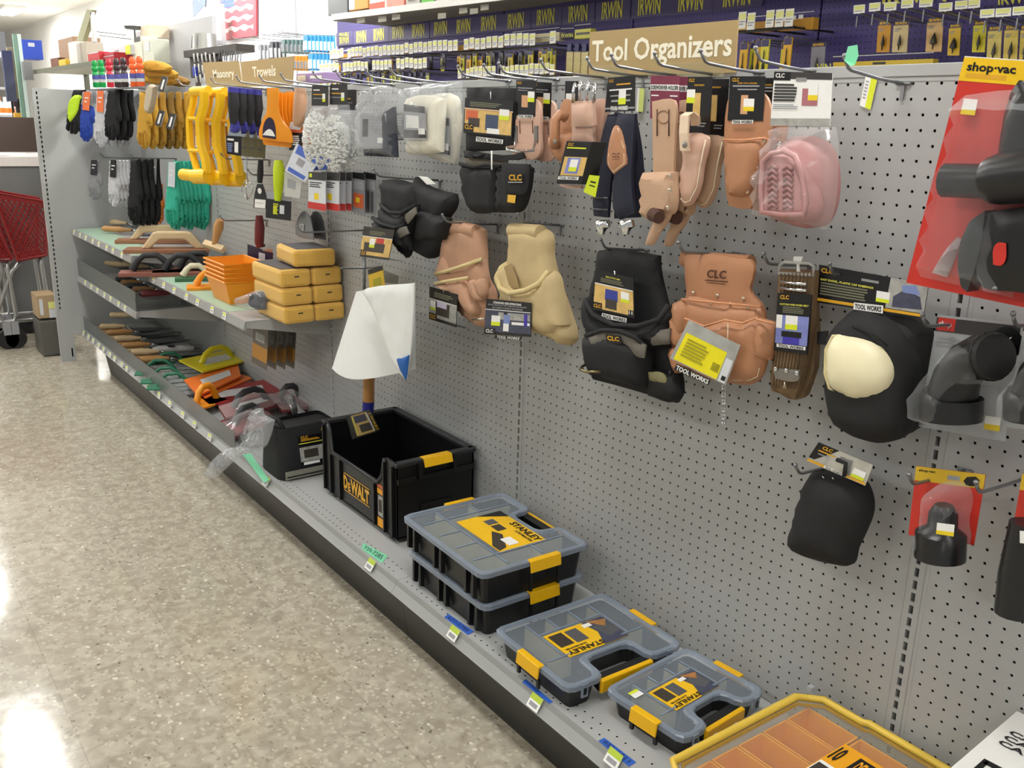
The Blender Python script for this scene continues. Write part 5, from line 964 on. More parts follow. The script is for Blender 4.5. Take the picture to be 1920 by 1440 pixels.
# ================================================================ goods on the base deck
def bins(T): pass
LIDC = mat('frosted_lid', '#a9b4c0', .22, kind='clear', a=.24); LIDE = mat('frosted_lid_edge', '#8f9bab', .25, vary=.04, kind='clear', a=.62)
BIN = mat('black_polypropylene', '#0f0f10', .38, vary=.15); YPL = mat('yellow_plastic', '#f0b90c', .35, vary=.04); DIV = mat('divider_cream', '#d8d3a4', .35, kind='clear', a=.45)
def orgbox(T, P0, ex, ey, W, D, H, notch, back=False, deep=True, ribs=(), latches=(), label_q=None, label_flip=False, divs=(), clips=()):
    """organiser case: P0 = one lower corner, ex along width W, ey along depth D; notch=(a0,a1,depth) cut in the +ey side for the handle"""
    ex, ey = Vector(ex).normalized(), Vector(ey).normalized(); ez = Vector((0, 0, 1)); A = lambda a, b, c: P0+ex*a+ey*b+ez*c
    def outline(g, c=.5):
        a0, a1, nd = notch; o = []
        pts = [(g, g), (W-g, g), (W-g, D-g), (a1+g, D-g), (a1+g-.2, D-nd-g), (a0-g+.2, D-nd-g), (a0-g, D-g), (g, D-g)]
        n = len(pts)
        for i in range(n):
            p, a, b = Vector(pts[i]), Vector(pts[i-1]), Vector(pts[(i+1) % n]); k = min(c, (a-p).length*.4, (b-p).length*.4)
            o += [p+(a-p).normalized()*k, p+((a-p).normalized()+(b-p).normalized())*k*.3, p+(b-p).normalized()*k]
        return o
    o1 = outline(.5); o0 = outline(.8)
    m = M(); n = len(o1)
    m.add([A(p.x, p.y, 0) for p in o0]+[A(p.x, p.y, H-.5) for p in o1]+[A(p.x, p.y, H-.5) for p in outline(.62)]+[A(p.x, p.y, .12) for p in outline(.9)],
          [tuple(range(n-1, -1, -1)), tuple(range(3*n, 4*n))]+[(i, (i+1) % n, (i+1) % n+n, i+n) for i in range(n)]+[(i+n, (i+1) % n+n, (i+1) % n+2*n, i+2*n) for i in range(n)]+[(i+2*n, (i+1) % n+2*n, (i+1) % n+3*n, i+3*n) for i in range(n)])
    for a, w in ribs:                       # hinge ribs on the -ey side
        for k in (0, w): m.prism([A(a+k, .55, .3), A(a+k, .05, .5), A(a+k, .05, H-.6), A(a+k, .55, H-.5)], ex*.35)
    tray = m.build('case', BIN, T)
    m = M(); o2 = outline(0, .8); o3 = outline(.45, .7); z0, z1 = H-.55, H
    m.add([A(p.x, p.y, z0) for p in o2]+[A(p.x, p.y, z1-.1) for p in o2]+[A(p.x, p.y, z1) for p in outline(.12, .8)]+[A(p.x, p.y, z1) for p in o3]+[A(p.x, p.y, z1-.18) for p in outline(.6, .7)],
          [(i+r*n, (i+1) % n+r*n, (i+1) % n+(r+1)*n, i+(r+1)*n) for r in range(4) for i in range(n)])
    rim = m.build('lid_rim', LIDE, T)
    m = M(); m.add([A(p.x, p.y, z1-.16) for p in outline(.55, .7)], [tuple(range(n))]); m.build('lid_window', LIDC, T)
    for d in [tuple((min(max(x, 1.1), W-1.1), min(max(y, 1.1), D-1.1)) for x, y in dd) for dd in divs]:                          # compartment walls under the window, shown as raised lines
        (a0, b0), (a1, b1) = d; v = (A(a1, b1, 0)-A(a0, b0, 0)); w = v.normalized().cross(ez)*.06
        m = M(); m.prism([A(a0, b0, .3)-w, A(a1, b1, .3)-w, A(a1, b1, z1-.3)-w, A(a0, b0, z1-.3)-w], w*2); m.build('divider', DIV, tray)
        m = M(); m.prism([A(a0, b0, z1-.14)-w*1.6, A(a1, b1, z1-.14)-w*1.6, A(a1, b1, z1-.14)+w*1.6, A(a0, b0, z1-.14)+w*1.6], ez*.08); m.build('lid_ridge', LIDE, rim)
    for (a, b, w, dr) in latches:           # dr: outward direction 'a-','a+'
        s = -1 if dr == 'a-' else 1; C = A(a, b, H-.35); m = M()
        m.prism([C+ex*s*-.35+ez*.45, C+ex*s*.28+ez*.42, C+ex*s*.42-ez*.75, C+ex*s*.25-ez*.78, C+ex*s*.12+ez*.2, C+ex*s*-.35+ez*.3], ey*w); m.build('latch', YPL, T, bevel=.05)
        m = M(); m.prism([A(a, b, .5), A(a, b, H-1.2), A(a+s*.25, b, H-1.2), A(a+s*.25, b, .5)], ey*.3); m.prism([A(a, b+w-.3, .5), A(a, b+w-.3, H-1.2), A(a+s*.25, b+w-.3, H-1.2), A(a+s*.25, b+w-.3, .5)], ey*.3)
        m.build('latch_bracket', BIN, T)
    a0, a1, nd = notch
    m = M(); m.prism([A(a0-.3, D-.35, H-1.9), A(a0-.3, D+.05, H-1.7), A(a0-.3, D+.05, H-.55), A(a0-.3, D-.35, H-.45)], ex*(a1-a0+.6)); hd = m.build('handle', YPL, T, bevel=.08)
    m = M(); m.prism([A(a0-.3, D-1.3, H-1.6), A(a0-.3, D-.36, H-1.8), A(a0-.3, D-.36, H-.5), A(a0-.3, D-1.2, H-.55)], ex*(a1-a0+.6)); m.build('handle_core', BIN, hd, bevel=.08)
    for (a, b) in clips:
        m = M(); m.b2((-.35, 0, 0), (.35, .1, 1.2)); m.v = [A(a+v.x, b+v.y, H-1.3+v.z) for v in m.v]; cl = m.build('rim_clip', LIDE, T)
        m = M(); m.b2((-.16, .1, .25), (.16, .14, .85)); m.v = [A(a+v.x, b+v.y, H-1.3+v.z) for v in m.v]; m.build('clip_slot', BLK, cl)
    return A
hd = hor(DZ)
def lab(T, A, a0, b0, a1, b1, z, orient, brand='STANLEY', sub='SORTMASTER', kind=0):
    # printed insert; orient 0: text runs along +a reading from -b ; 180: turned round
    TL, TR, BR, BL = A(a0, b1, z), A(a1, b1, z), A(a1, b0, z), A(a0, b0, z)
    if orient == 180: TL, TR, BR, BL = BR, BL, TL, TR
    q = Quad(TL, TR, BR, BL)
    return card(T, q, .03, mat('insert_yellow', '#f5c215', .4), [([(0, 0), (.2, 0), (.0, .55)], BLK), (.16, .34, .3, .56, mat('tool_grey', '#55565a', .5)), (.33, .36, .5, .56, mat('photo_dark')), ([(.46, .66), (.6, .56), (.92, .8), (.96, .98), (.8, .98)], mat('photo_dark')), (.7, .5, .9, .72, WHT)] if kind == 0 else
                [([(.0, .0), (.42, 0), (.3, .5), (.36, 1), (0, 1)], mat('photo_slate')), ([(0, .3), (.22, .2), (.3, .7), (.05, .9)], mat('tool_grey')), (.5, .38, .7, .9, mat('tool_grey')), (.74, .4, .96, .92, mat('photo_dark')), ([(.0, .85), (.12, .6), (.3, 1)], SKIN), (.26, .78, .4, .92, WHT)], [(brand, .38, .04, .97, .2, BLK), (sub, .6, .24, .95, .3, BLK)], name='printed_insert')
# place boxes from the photo: near-left lid corners lie on plane h = deck + height
def place(uv_a, uv_b, h):       # two lid corners on height h -> world
    p = hor(h); return p.p(*uv_a), p.p(*uv_b)
# 1) stacked deep pair.  lid corners: left (752,965), near (895,1072 -> bottom 905), right (1096,1020)
H1 = 3.6
for k, (lb, h) in enumerate((('lower of the two stacked black organiser cases with frosted lid', DZ), ('upper of the two stacked organiser cases, showing its yellow printed insert', DZ+H1+.05))):
    zt = h+H1; a, b = place((752, 966) if k else (762, 1030), (903, 1079) if k else (908, 1140), zt); c = place((1096, 1013), (0, 0), zt)[0] if k else place((1097, 1075), (0, 0), zt)[0]
    W = (b-a).length; ex = b-a; ex.z = 0; ex.normalize(); ey = Vector((-ex.y, ex.x, 0)); D = (c-b).dot(ey)
    T = thing('organiser_case', Vector((a.x, a.y, h)), lb, 'tool organiser', 'large organiser cases')
    A = orgbox(T, Vector((a.x, a.y, h)), ex, ey, W, D, H1, (W*.36, W*.68, D*.2), ribs=((1.2, 1.3), (W*.42, 1.3), (W*.8, 1.3)), latches=[(0, D*.42, 3.6, 'a-'), (W, D*.42, 3.6, 'a+')],
        divs=[((.6, D*.28), (W-.6, D*.28)), ((.2*W, .6), (.2*W, D-.6)), ((.8*W, .6), (.8*W, D-.6)), ((W*.4, .6), (W*.4, D*.28)), ((W*.6, .6), (W*.6, D*.28)), ((.6, D*.6), (W*.2, D*.6)), ((W*.8, D*.6), (W-.6, D*.6))])
    if k: lab(T, A, W*.27, D*.33, W*.8, D*.76, H1-.1, 0)
# 2) medium case; lid corners: left (925,1177), near (1065,1290), right (1278,1200)
def flat(uva, uvb, uvc, H, lb, grp, kind, orient, lw, sticker_=None):
    zt = DZ+H; a, b = place(uva, uvb, zt); c = place(uvc, (0, 0), zt)[0]
    v = b-a; v.z = 0; L = v.length; dl = v.normalized()         # front-left edge (one short side)
    n = Vector((-dl.y, dl.x, 0)); Wd = (c-b).dot(n)
    # width axis = n (along the long side), handle side faces +dl
    T = thing('organiser_case', Vector((a.x, a.y, DZ)), lb, 'tool organiser', grp)
    ex, ey = n, dl   # left-handed in plan, so flip: start at far end
    P0 = Vector((a.x, a.y, DZ))+n*Wd; ex = -n; ey = dl
    A = orgbox(T, P0, ex, ey, Wd, L, H, (Wd*.3, Wd*.7, L*.26), latches=[(0, L*.38, lw, 'a-'), (Wd, L*.38, lw, 'a+')], clips=[(Wd*.13, L), (Wd*.87, L)],
        divs=[((Wd*.22, .6), (Wd*.22, L*.62)), ((Wd*.78, .6), (Wd*.78, L*.62)), ((.6, L*.62), (Wd*.28, L*.62)), ((Wd*.72, L*.62), (Wd-.6, L*.62)), ((Wd*.22, L*.28), (Wd*.78, L*.28)), ((Wd*.4, .6), (Wd*.4, L*.28)), ((Wd*.6, .6), (Wd*.6, L*.28))])
    if kind: lab(T, A, Wd*.24, L*.31, Wd*.76, L*.66, H-.1, orient, kind=1)
    if sticker_:
        m = M(); q = Quad(A(Wd*.9, L*.2, H-.06), A(Wd*.8, L*.2, H-.06), A(Wd*.8, L*.3, H-.06), A(Wd*.9, L*.3, H-.06)); q.n = Vector((0, 0, 1)); q.patch(m, 0, 0, 1, 1, 0, .02); q.patch(m, 0, 0, 1, .35, 1, .03); m.build('price_sticker', [WHT, LIM], T)
    return T
flat((924, 1178), (1066, 1293), (1277, 1203), 2.6, 'medium black organiser case with yellow front handle, right of the stacked pair', 'flat organiser cases', 1, 0, 3.2)
flat((1132, 1290), (1283, 1388), (1422, 1285), 2.4, 'smallest black organiser case with yellow handle and a white lid sticker', 'flat organiser cases', 1, 0, 2.8, True)
# 3) yellow clear organiser, cut by the lower frame edge
zt = DZ+4.4; a, b = place((1250, 1432), (1515, 1293), zt); c = place((1775, 1440), (0, 0), zt)[0]
u = (b-a); u.z = 0; Ln = u.length; u.normalize(); w = Vector((u.y, -u.x, 0)); Wn = 12.6; P0 = Vector((a.x, a.y, DZ))
T = thing('yellow_organiser', P0, 'large clear organiser with yellow rim and amber cups, bottom right corner', 'tool organiser'); A = lambda s, t, z: P0+u*s+w*t+Vector((0, 0, z)); YR = mat('pale_yellow_rim', '#e3c14a', .4, vary=.04)
rimp = [(0, 1), (.6, 0), (Ln-1.5, 0), (Ln, 1.5), (Ln, 5), (Ln+.3, 5.3), (Ln+.3, 12), (Ln, 12.3), (Ln, Wn), (0, Wn)]
m = M(); m.tube([A(s, t, 4.3) for s, t in rimp], .32, 8, closed=True); m.build('rim', YR, T, smooth=50)
m = M(); m.tube([A(s+(.5 if s < 2 else -.5), t+.5, 4.1) for s, t in rimp[:-2]], .16, 6); m.build('inner_groove', mat('ochre_groove', '#a5802a', .5), T, smooth=50)
m = M(); m.add([A(s, t, 0) for s, t in rimp]+[A(s, t, 4.2) for s, t in rimp], [tuple(range(9, -1, -1))]+[(i, (i+1) % 10, (i+1) % 10+10, i+10) for i in range(10)]); m.build('clear_base', mat('smoky_clear', '#b9b29a', .2, kind='clear', a=.35), T)
AMB = mat('amber_plastic', '#f3a21c', .3, vary=.06, kind='clear', a=.82); k = 0
for t0, t1, cols in ((.9, 5.4, 5), (5.6, 10.2, 5)):
    for i in range(cols):
        s0 = .9+i*(Ln-1.8)/cols; s1 = s0+(Ln-1.8)/cols-.15
        if t0 > 5 and i in (1, 2, 3): continue
        m = M(); o = [(s0, t0), (s1, t0), (s1, t1), (s0, t1)]; ii = [(s0+.12, t0+.12), (s1-.12, t0+.12), (s1-.12, t1-.12), (s0+.12, t1-.12)]; bt = [(s0+.3, t0+.3), (s1-.3, t0+.3), (s1-.3, t1-.3), (s0+.3, t1-.3)]
        m.add([A(x, y, 3.7) for x, y in o]+[A(x, y, 3.7) for x, y in ii]+[A(x, y, .4) for x, y in bt]+[A(x, y, .2) for x, y in bt], [(j, (j+1) % 4, (j+1) % 4+4, j+4) for j in range(4)]+[(j+4, (j+1) % 4+4, (j+1) % 4+8, j+8) for j in range(4)]+[(8, 9, 10, 11)]+[(j+12, (j+1) % 4+12, (j+1) % 4, j) for j in range(4)]); m.build('cup', AMB, T)
m = M(); m.add([A(s, t, 4.15) for s, t in rimp], [tuple(range(10))]); m.build('clear_lid', mat('clear_lid', '#f0ecd8', .08, kind='clear', a=.06, spec=.9), T)
for i in range(9): m = M(); m.box(A(1.0+i*2.2, -.12, 4.25), (.5, .5, .45), R=Matrix.Rotation(math.atan2(u.y, u.x), 3, 'Z')); m.build('hinge_tooth', mat('clear_tooth', '#c9cdd0', .3, kind='clear', a=.5), T, bevel=.08)
q = Quad(A(Ln-3.2, 5.7, 4.25), A(Ln-3.2, 9.6, 4.25), A(4.4, 9.6, 4.25), A(4.4, 5.7, 4.25)); q = Quad(q.at(1, 0), q.at(1, 1), q.at(0, 1), q.at(0, 0)) if q.n.z < 0 else q
card(T, q, .03, mat('tool_yellow', '#f1a81a', .4), [(.42, .06, .98, .34, BLK), (.02, .36, .3, .6, WHT), (.04, .4, .28, .56, mat('photo_dark')), (.34, .36, .62, .6, WHT), (.36, .4, .6, .56, mat('tool_grey')), (.66, .36, .95, .6, WHT), (.7, .4, .9, .56, BLK), (0, .64, 1, .96, mat('charcoal_print'))], [('DEWALT', .5, .1, .95, .3, mat('tool_yellow')), ('10', .04, .06, .2, .3, BLK)], name='printed_insert')
# 4) white boxed kit in the corner
KH = 10.6; zt = DZ+KH; pz = hor(zt); TLc, TRc = pz.p(1782, 1440), pz.p(1910, 1330); T = thing('white_kit_box', Vector((TRc.x, TRc.y, DZ)), 'white printed carton with a red logo corner at the bottom right', 'box')
e1 = (TRc-TLc); e1.z = 0; e1.normalize(); e2 = Vector((e1.y, -e1.x, 0)); TRc.y = min(TRc.y, -.3); P0 = TRc-e1*13; Bx = lambda s, t, z: P0+e1*s+e2*t+Vector((0, 0, z-KH))
m = M(); m.add([Bx(s, t, z) for z in (0, KH) for s, t in ((0, 0), (13, 0), (13, 9), (0, 9))], [(3, 2, 1, 0), (4, 5, 6, 7), (0, 1, 5, 4), (1, 2, 6, 5), (2, 3, 7, 6), (3, 0, 4, 7)]); bo = m.build('carton', mat('white_carton', '#ecebe7', .5, vary=.02), T, bevel=.06)
q = Quad(Bx(13, 0, KH), Bx(13, 9, KH), Bx(0, 9, KH), Bx(0, 0, KH)); m = M()
q.patch(m, .18, .02, .9, .16, 0, .02); q.patch(m, .1, .52, .8, .56, 1, .02); q.patch(m, .1, .52, .14, .98, 1, .02); q.patch(m, .3, .53, .6, .64, 1, .02); m.build('printed_artwork', [mat('signal_red', '#b3262c', .45), BLK], bo)
for i in range(3): m = M(); q.text(m, 'CATALOGUE', .08, .19+i*.06, .8, .235+i*.06, d=.04, bold=.03); m.build('lettering', BLK, bo)
m = M(); q.text(m, 'SK', .2, .06, .5, .14, d=.05, bold=.03); m.build('lettering', WHT, bo)
# 5) black tote with yellow latch
H = 10.0; zt = DZ+H
fl, fr_, br_, bl = hor(zt).p(600, 787), hor(zt).p(745, 868), hor(zt).p(905, 836), hor(zt).p(745, 760)
x0, x1 = fl.x, (fr_.x+br_.x)/2; y0, y1 = (fl.y+fr_.y)/2, (br_.y+bl.y)/2
T = thing('black_tote', Vector((x0, y0, DZ)), 'open black plastic tool tote with yellow lettering on its low front', 'tool tote')
x0 += .2; y1 = min(y1, -1.0)
def wallp(m, a, b, z0a, zs, th, tap):   # wall panel from a to b (xy), profile zs = [(frac,height)...]
    a, b = Vector((*a, 0)), Vector((*b, 0)); n = Vector((-(b-a).y, (b-a).x, 0)).normalized()*th
    pts = [a+(b-a)*f+Vector((0, 0, DZ+z)) for f, z in zs]; base = [a+Vector((0, 0, DZ+z0a)), b+Vector((0, 0, DZ+z0a))]
    m.prism([base[0]]+pts+[base[1]], n)
m = M(); wallp(m, (x0, y0), (x1, y0), .6, [(0, H), (.07, H), (.1, H*.9), (.13, H*.62), (.78, H*.62), (.84, H*.75), (.87, H), (1, H)], .3, 0)
m.build('front_wall', BIN, T, bevel=.06)
m = M(); m.b2((x0, y0, DZ+.6), (x0+.3, y1, zt-.01)); m.build('end_wall', BIN, T, bevel=.05); m = M(); m.b2((x1-.3, y0, DZ+.6), (x1, y1, zt-.01)); ew = m.build('end_wall', BIN, T, bevel=.05)
m = M(); m.b2((x0, y1-.3, DZ+.6), (x1, y1, zt-.01)); m.build('back_wall', BIN, T, bevel=.05)
m = M(); m.b2((x0, y0, DZ+.5), (x1, y1, DZ+.8)); m.build('base', BIN, T)
m = M(); m.b2((x0-.35, y0-.1, zt-.5), (x0+.7, y1+.1, zt)); m.b2((x1-.7, y0-.1, zt-.5), (x1+.35, y1+.1, zt)); m.b2((x0, y1-.7, zt-.5), (x1, y1+.3, zt)); m.build('rim', mat('charcoal_plastic', '#26272a', .4), T, bevel=.1)
m = M(); W_ = x1-x0; m.tube([(x0+W_*f, y0-.02, DZ+z) for f, z in ((.08, H-.2), (.11, H*.9), (.14, H*.63), (.77, H*.63), (.83, H*.75), (.865, H-.2))], .28, 6); m.build('front_lip', mat('charcoal_plastic'), T, smooth=True)
for f in (.02, .12, .26, .74, .87, .97): m = M(); m.b2((x0+W_*f-.12, y0-.35, DZ+.7), (x0+W_*f+.12, y0, DZ+(H*.6 if .1 < f < .8 else H*.95))); m.build('rib', BIN, T, bevel=.04)
for xx in (x0+1.5, x1-2.2):
    for yy in (y0+.3, y1-1.2): m = M(); m.b2((xx, yy, DZ), (xx+1, yy+1, DZ+.6)); m.build('foot', BIN, T)
D_ = y1-y0; ym = y0+D_*.5
m = M(); m.prism([(x1-.6, ym-1.9, zt+.05), (x1+.5, ym-1.9, zt+.1), (x1+.85, ym-1.9, zt-.9), (x1+.6, ym-1.9, zt-.95), (x1+.35, ym-1.9, zt-.25), (x1-.6, ym-1.9, zt-.2)], (0, 3.8, 0)); m.build('latch', YPL, T, bevel=.06)
m = M(); m.b2((x1, ym-2.6, zt-2.3), (x1+.6, ym-2.1, zt-.2)); m.b2((x1, ym+2.1, zt-2.3), (x1+.6, ym+2.6, zt-.2)); m.b2((x1, ym-2.6, zt-2.4), (x1+.5, ym+2.6, zt-1.9)); m.build('latch_bracket', BIN, ew, bevel=.04)
m = M(); m.b2((x1, y0+D_*.3, DZ+3.6), (x1+.3, y0+D_*.72, DZ+4.4)); m.build('grip_ledge', BIN, ew, bevel=.08)
m = M(); m.b2((x1, y0+.1, zt-2.6), (x1+.35, y0+2.5, zt-1.9)); m.b2((x1, y1-2.8, zt-2.6), (x1+.35, y1-.2, zt-1.9)); m.build('side_ledge', BIN, ew, bevel=.05)
q = Quad((x0+W_*.30, y0-.02, DZ+H*.47), (x0+W_*.66, y0-.02, DZ+H*.47), (x0+W_*.66, y0-.02, DZ+H*.23), (x0+W_*.30, y0-.02, DZ+H*.23))
m = M(); q.patch(m, 0, 0, 1, .05, 0, .03); q.patch(m, 0, .95, 1, 1, 0, .03); m.build('logo_bar', GLD, T)
m = M(); q.text(m, 'D', 0, .12, .16, .88, d=.05, bold=.05); q.text(m, 'E', .175, .4, .27, .88, d=.05, bold=.05); q.text(m, 'WALT', .285, .12, 1, .88, d=.05, bold=.05); m.build('lettering', GLD, T)
q = Quad((x0+W_*.765, y0-.02, DZ+H*.62), (x0+W_*.85, y0-.02, DZ+H*.62), (x0+W_*.85, y0-.02, DZ+.8), (x0+W_*.765, y0-.02, DZ+.8))
card(T, q, .02, BLK, [(0, 0, 1, .08, mat('photo_orange')), (0, .1, 1, .22, mat('tool_yellow')), (.1, .26, .9, .74, FOG), (.2, .35, .7, .65, mat('photo_dark')), (0, .78, 1, 1, mat('tool_yellow'))], name='side_sticker')
pt = tilt(684, 800, -13.4, -35, -12); q = quadpx(pt, (651, 780), (693, 768), (714, 808), (663, 823)); tg = card(T, q, .15, BLK, [(.12, .04, .8, .94, TIM), (.2, .1, .7, .4, mat('photo_slate')), (.3, .5, .74, .84, mat('photo_dark')), (.74, .1, .8, .9, WHT), (.14, .1, .18, .9, LEM)], [('DEWALT', .84, .1, .96, .9, YEL, 90)], name='hang_tag')
# 6) black fabric tool bag standing on the deck
xr = x0-.6; f0 = hor(DZ).p(527, 907)
T = thing('nylon_tool_holdall', Vector((f0.x, -8, DZ)), 'black standing fabric tool bag with a silver foot strip and photo label', 'tool bag')
pf = Pl((0, f0.y+.0, 0), (1, 0, 0), (0, 0, 1), (0, -1, 0)); sdx = side(f0.x+4.2)
m = M()
BG = lambda s, t: None
xb0, xb1 = f0.x-8.2, f0.x-.2; yb0, yb1 = -15.3, -6.0
def bagf(s, t):  # rounded body: s around, t height
    a = s*2*math.pi; cx, cy = (xb0+xb1)/2, (yb0+yb1)/2; rx = (xb1-xb0)/2*(1-.38*t**1.5); ry = (yb1-yb0)/2*(1-.06*t)
    c, sn = math.cos(a), math.sin(a); e = .35
    return Vector((cx+rx*math.copysign(abs(c)**e, c)-.2*t, cy+ry*math.copysign(abs(sn)**e, sn), DZ+.05+t*7.0+.12*math.sin(a*3)*t))
m.grid(bagf, 40, 10, cu=True); n0 = len(m.v)
m.add([bagf(i/40, 1)-Vector((0, 0, .5)) for i in range(40)]+[bagf(i/40, 0) for i in range(40)], [tuple(range(40)), tuple(range(79, 39, -1))]); bg = m.build('body', NYL, T, smooth=60)
m = M(); m.tube([Vector((xb1+.12, yb0+.8, DZ+.6)), Vector((xb1+.12, yb1-.5, DZ+.6))], .1, 6); m.build('seam', mat('black_binding'), T)
q = Quad((xb1+.05, yb0+.6, DZ+1.4), (xb1+.05, yb1-.3, DZ+1.4), (xb1+.12, yb1-.3, DZ+.25), (xb1+.12, yb0+.6, DZ+.25)); card(T, q, .05, mat('silver_tape', '#9a998c', .45, .3, vary=.15), name='silver_strip')
q = Quad((xb1-1.0, yb0+3.0, DZ+5.7), (xb1-1.0, yb0+6.6, DZ+5.7), (xb1-.1, yb0+6.6, DZ+2.0), (xb1-.1, yb0+3.0, DZ+2.0)); card(T, q, .03, BLK, [(0, .25, 1, .28, LEM), (.0, .4, 1, .92, FOG), (.16, .5, .74, .8, mat('photo_dark')), (.1, .94, .75, 1.04, WHT)]+lines(.1, .9, .12, .2, 2, mat('gold_print')), [CL(.1, .0, .4, .1)], name='printed_label')
q = Quad((xb1-1.1, yb0+6.4, DZ+6.5), (xb1-1.1, yb0+8.2, DZ+6.5), (xb1-.9, yb0+8.2, DZ+5.9), (xb1-.9, yb0+6.4, DZ+5.9)); m = M(); q.text(m, 'CLC', 0, 0, 1, 1, d=.1, bold=.03); m.build('lettering', GLD, T)
m = M(); m.tube([(xb1-6.5, yb0+1, DZ+6.8), (xb1-5, yb0+.8, DZ+7.9), (xb1-3, yb0+1.1, DZ+8.0), (xb1-1.9, yb0+1.4, DZ+6.9)], .3, 8); m.build('carry_handle', NYL, T, smooth=True)
# 7) crumpled clear bag hanging over the edge
BAGM = mat('crumpled_film', '#d4d8dc', .1, kind='clear', a=.13, spec=.9)
def film(pts, plx, lb, par=None, wr=1.0, th=.05, puff=.5, **k): return soft(par, 'film', pts, plx, BAGM, th, puff, .8, wr, step=.35, wf=1.6, **k)
T = thing('clear_plastic_bag', hor(DZ).p(470, 870), 'crumpled clear plastic bag sagging over the deck edge beside the black bag', 'plastic bag')
pb = Pl(hor(DZ).p(455, 850)+Vector((0, -.5, 0)), (1, 0, 0), (0, 0, 1), (0, -1, 0))
soft(T, 'upper_film', [(475, 768), (490, 766), (492, 778), (512, 788), (505, 815), (496, 836), (470, 848), (452, 845), (458, 820), (466, 790)], pb, BAGM, .1, .8, .8, .7, step=.3, wf=1.5)
soft(T, 'lower_film', [(450, 838), (468, 842), (440, 862), (415, 885), (398, 898), (383, 888), (400, 862), (425, 842)], pb, BAGM, .1, .5, .5, .6, d0=1.0, step=.3, wf=1.5)
# 8) tapes and price tags on the deck edge
BT = mat('blue_tape', '#2f62c4', .6, vary=.05)
def tape(pts, mt, txt, lb):
    q = quadpx(hor(DZ+.05), *pts); 
    if q.n.z < 0: q.n = -q.n
    T = thing('masking_tape', q.at(.5, .5), lb, 'tape'); c = card(T, q, .02, mt)
    if txt: m = M(); q.text(m, txt, .1, .22, .9, .78, d=.04, bold=0); m.build('handwriting', mat('marker_ink', '#26304e', .6), c)
tape([(681, 1018), (694, 1021), (727, 1042), (716, 1052)][0:1]+[(727, 1042), (716, 1056), (678, 1029)], TG, '739-7285', 'mint green tape with a handwritten number beside the black tote')
tape([(841, 1151), (889, 1184), (877, 1190), (833, 1157)], BT, '677-5780', 'blue tape with a handwritten number beside the stacked cases')
tape([(986, 1273), (1037, 1316), (1030, 1319), (979, 1279)], BT, None, 'blue tape partly under the medium organiser case')
tape([(1133, 1383), (1193, 1429), (1179, 1437), (1122, 1389)], BT, '055-6811', 'blue tape with a handwritten number in front of the smallest case')
tape([(455, 852), (470, 850), (505, 900), (495, 905)], TG, None, 'mint green tape beside the black standing bag')
def ptag(u, v, s, lb):
    P = Pl((0, -16.15, 0), (1, 0, 0), (0, .5, .866), (0, -.866, .5)); P = Pl((0, -16.5, DZ-1.15), (1, 0, 0), Vector((0, .46, .89)).normalized(), Vector((0, -.89, .46)).normalized())
    C = P.p(u, v); ex = Vector((1, 0, 0)); ey = P.ey; w, h = s, .62; q = Quad(C-ex*w+ey*h+P.n*.08, C+ex*w+ey*h+P.n*.08, C+ex*w-ey*h+P.n*.25, C-ex*w-ey*h+P.n*.25)
    T = thing('shelf_price_tag', C, lb, 'price tag', 'price tags on the deck lip'); card(T, q, .04, WHT, [(.0, 0, 1, .42, mat('lime_band', '#b5cc3c', .5)), (.15, .55, .85, .85, GRYP)])
for u, v, lb in ((696, 1059, 'white and lime price tag on the deck lip by the mint tape'), (852, 1188, 'white and lime price tag on the deck lip below the stacked cases'), (1005, 1317, 'white and lime price tag on the deck lip below the medium case'), (1152, 1422, 'white and lime price tag on the deck lip below the smallest case'), (501, 903, 'pale price tag on the deck lip below the black standing bag')): ptag(u, v, .75, lb)
# ================================================================ hanging goods, left half
SPA = mat('white_spacers', '#eef0ee', .5, vary=.1, scale=120, bump=1, bscale=220)
def rows(ur, uf, v, n, y0=-1):
    x = wall(y0).p(ur, v).x; P = side(x); return [P.p(uf+(ur-uf)*i/max(1, n-1), v) for i in range(n)]   # front first
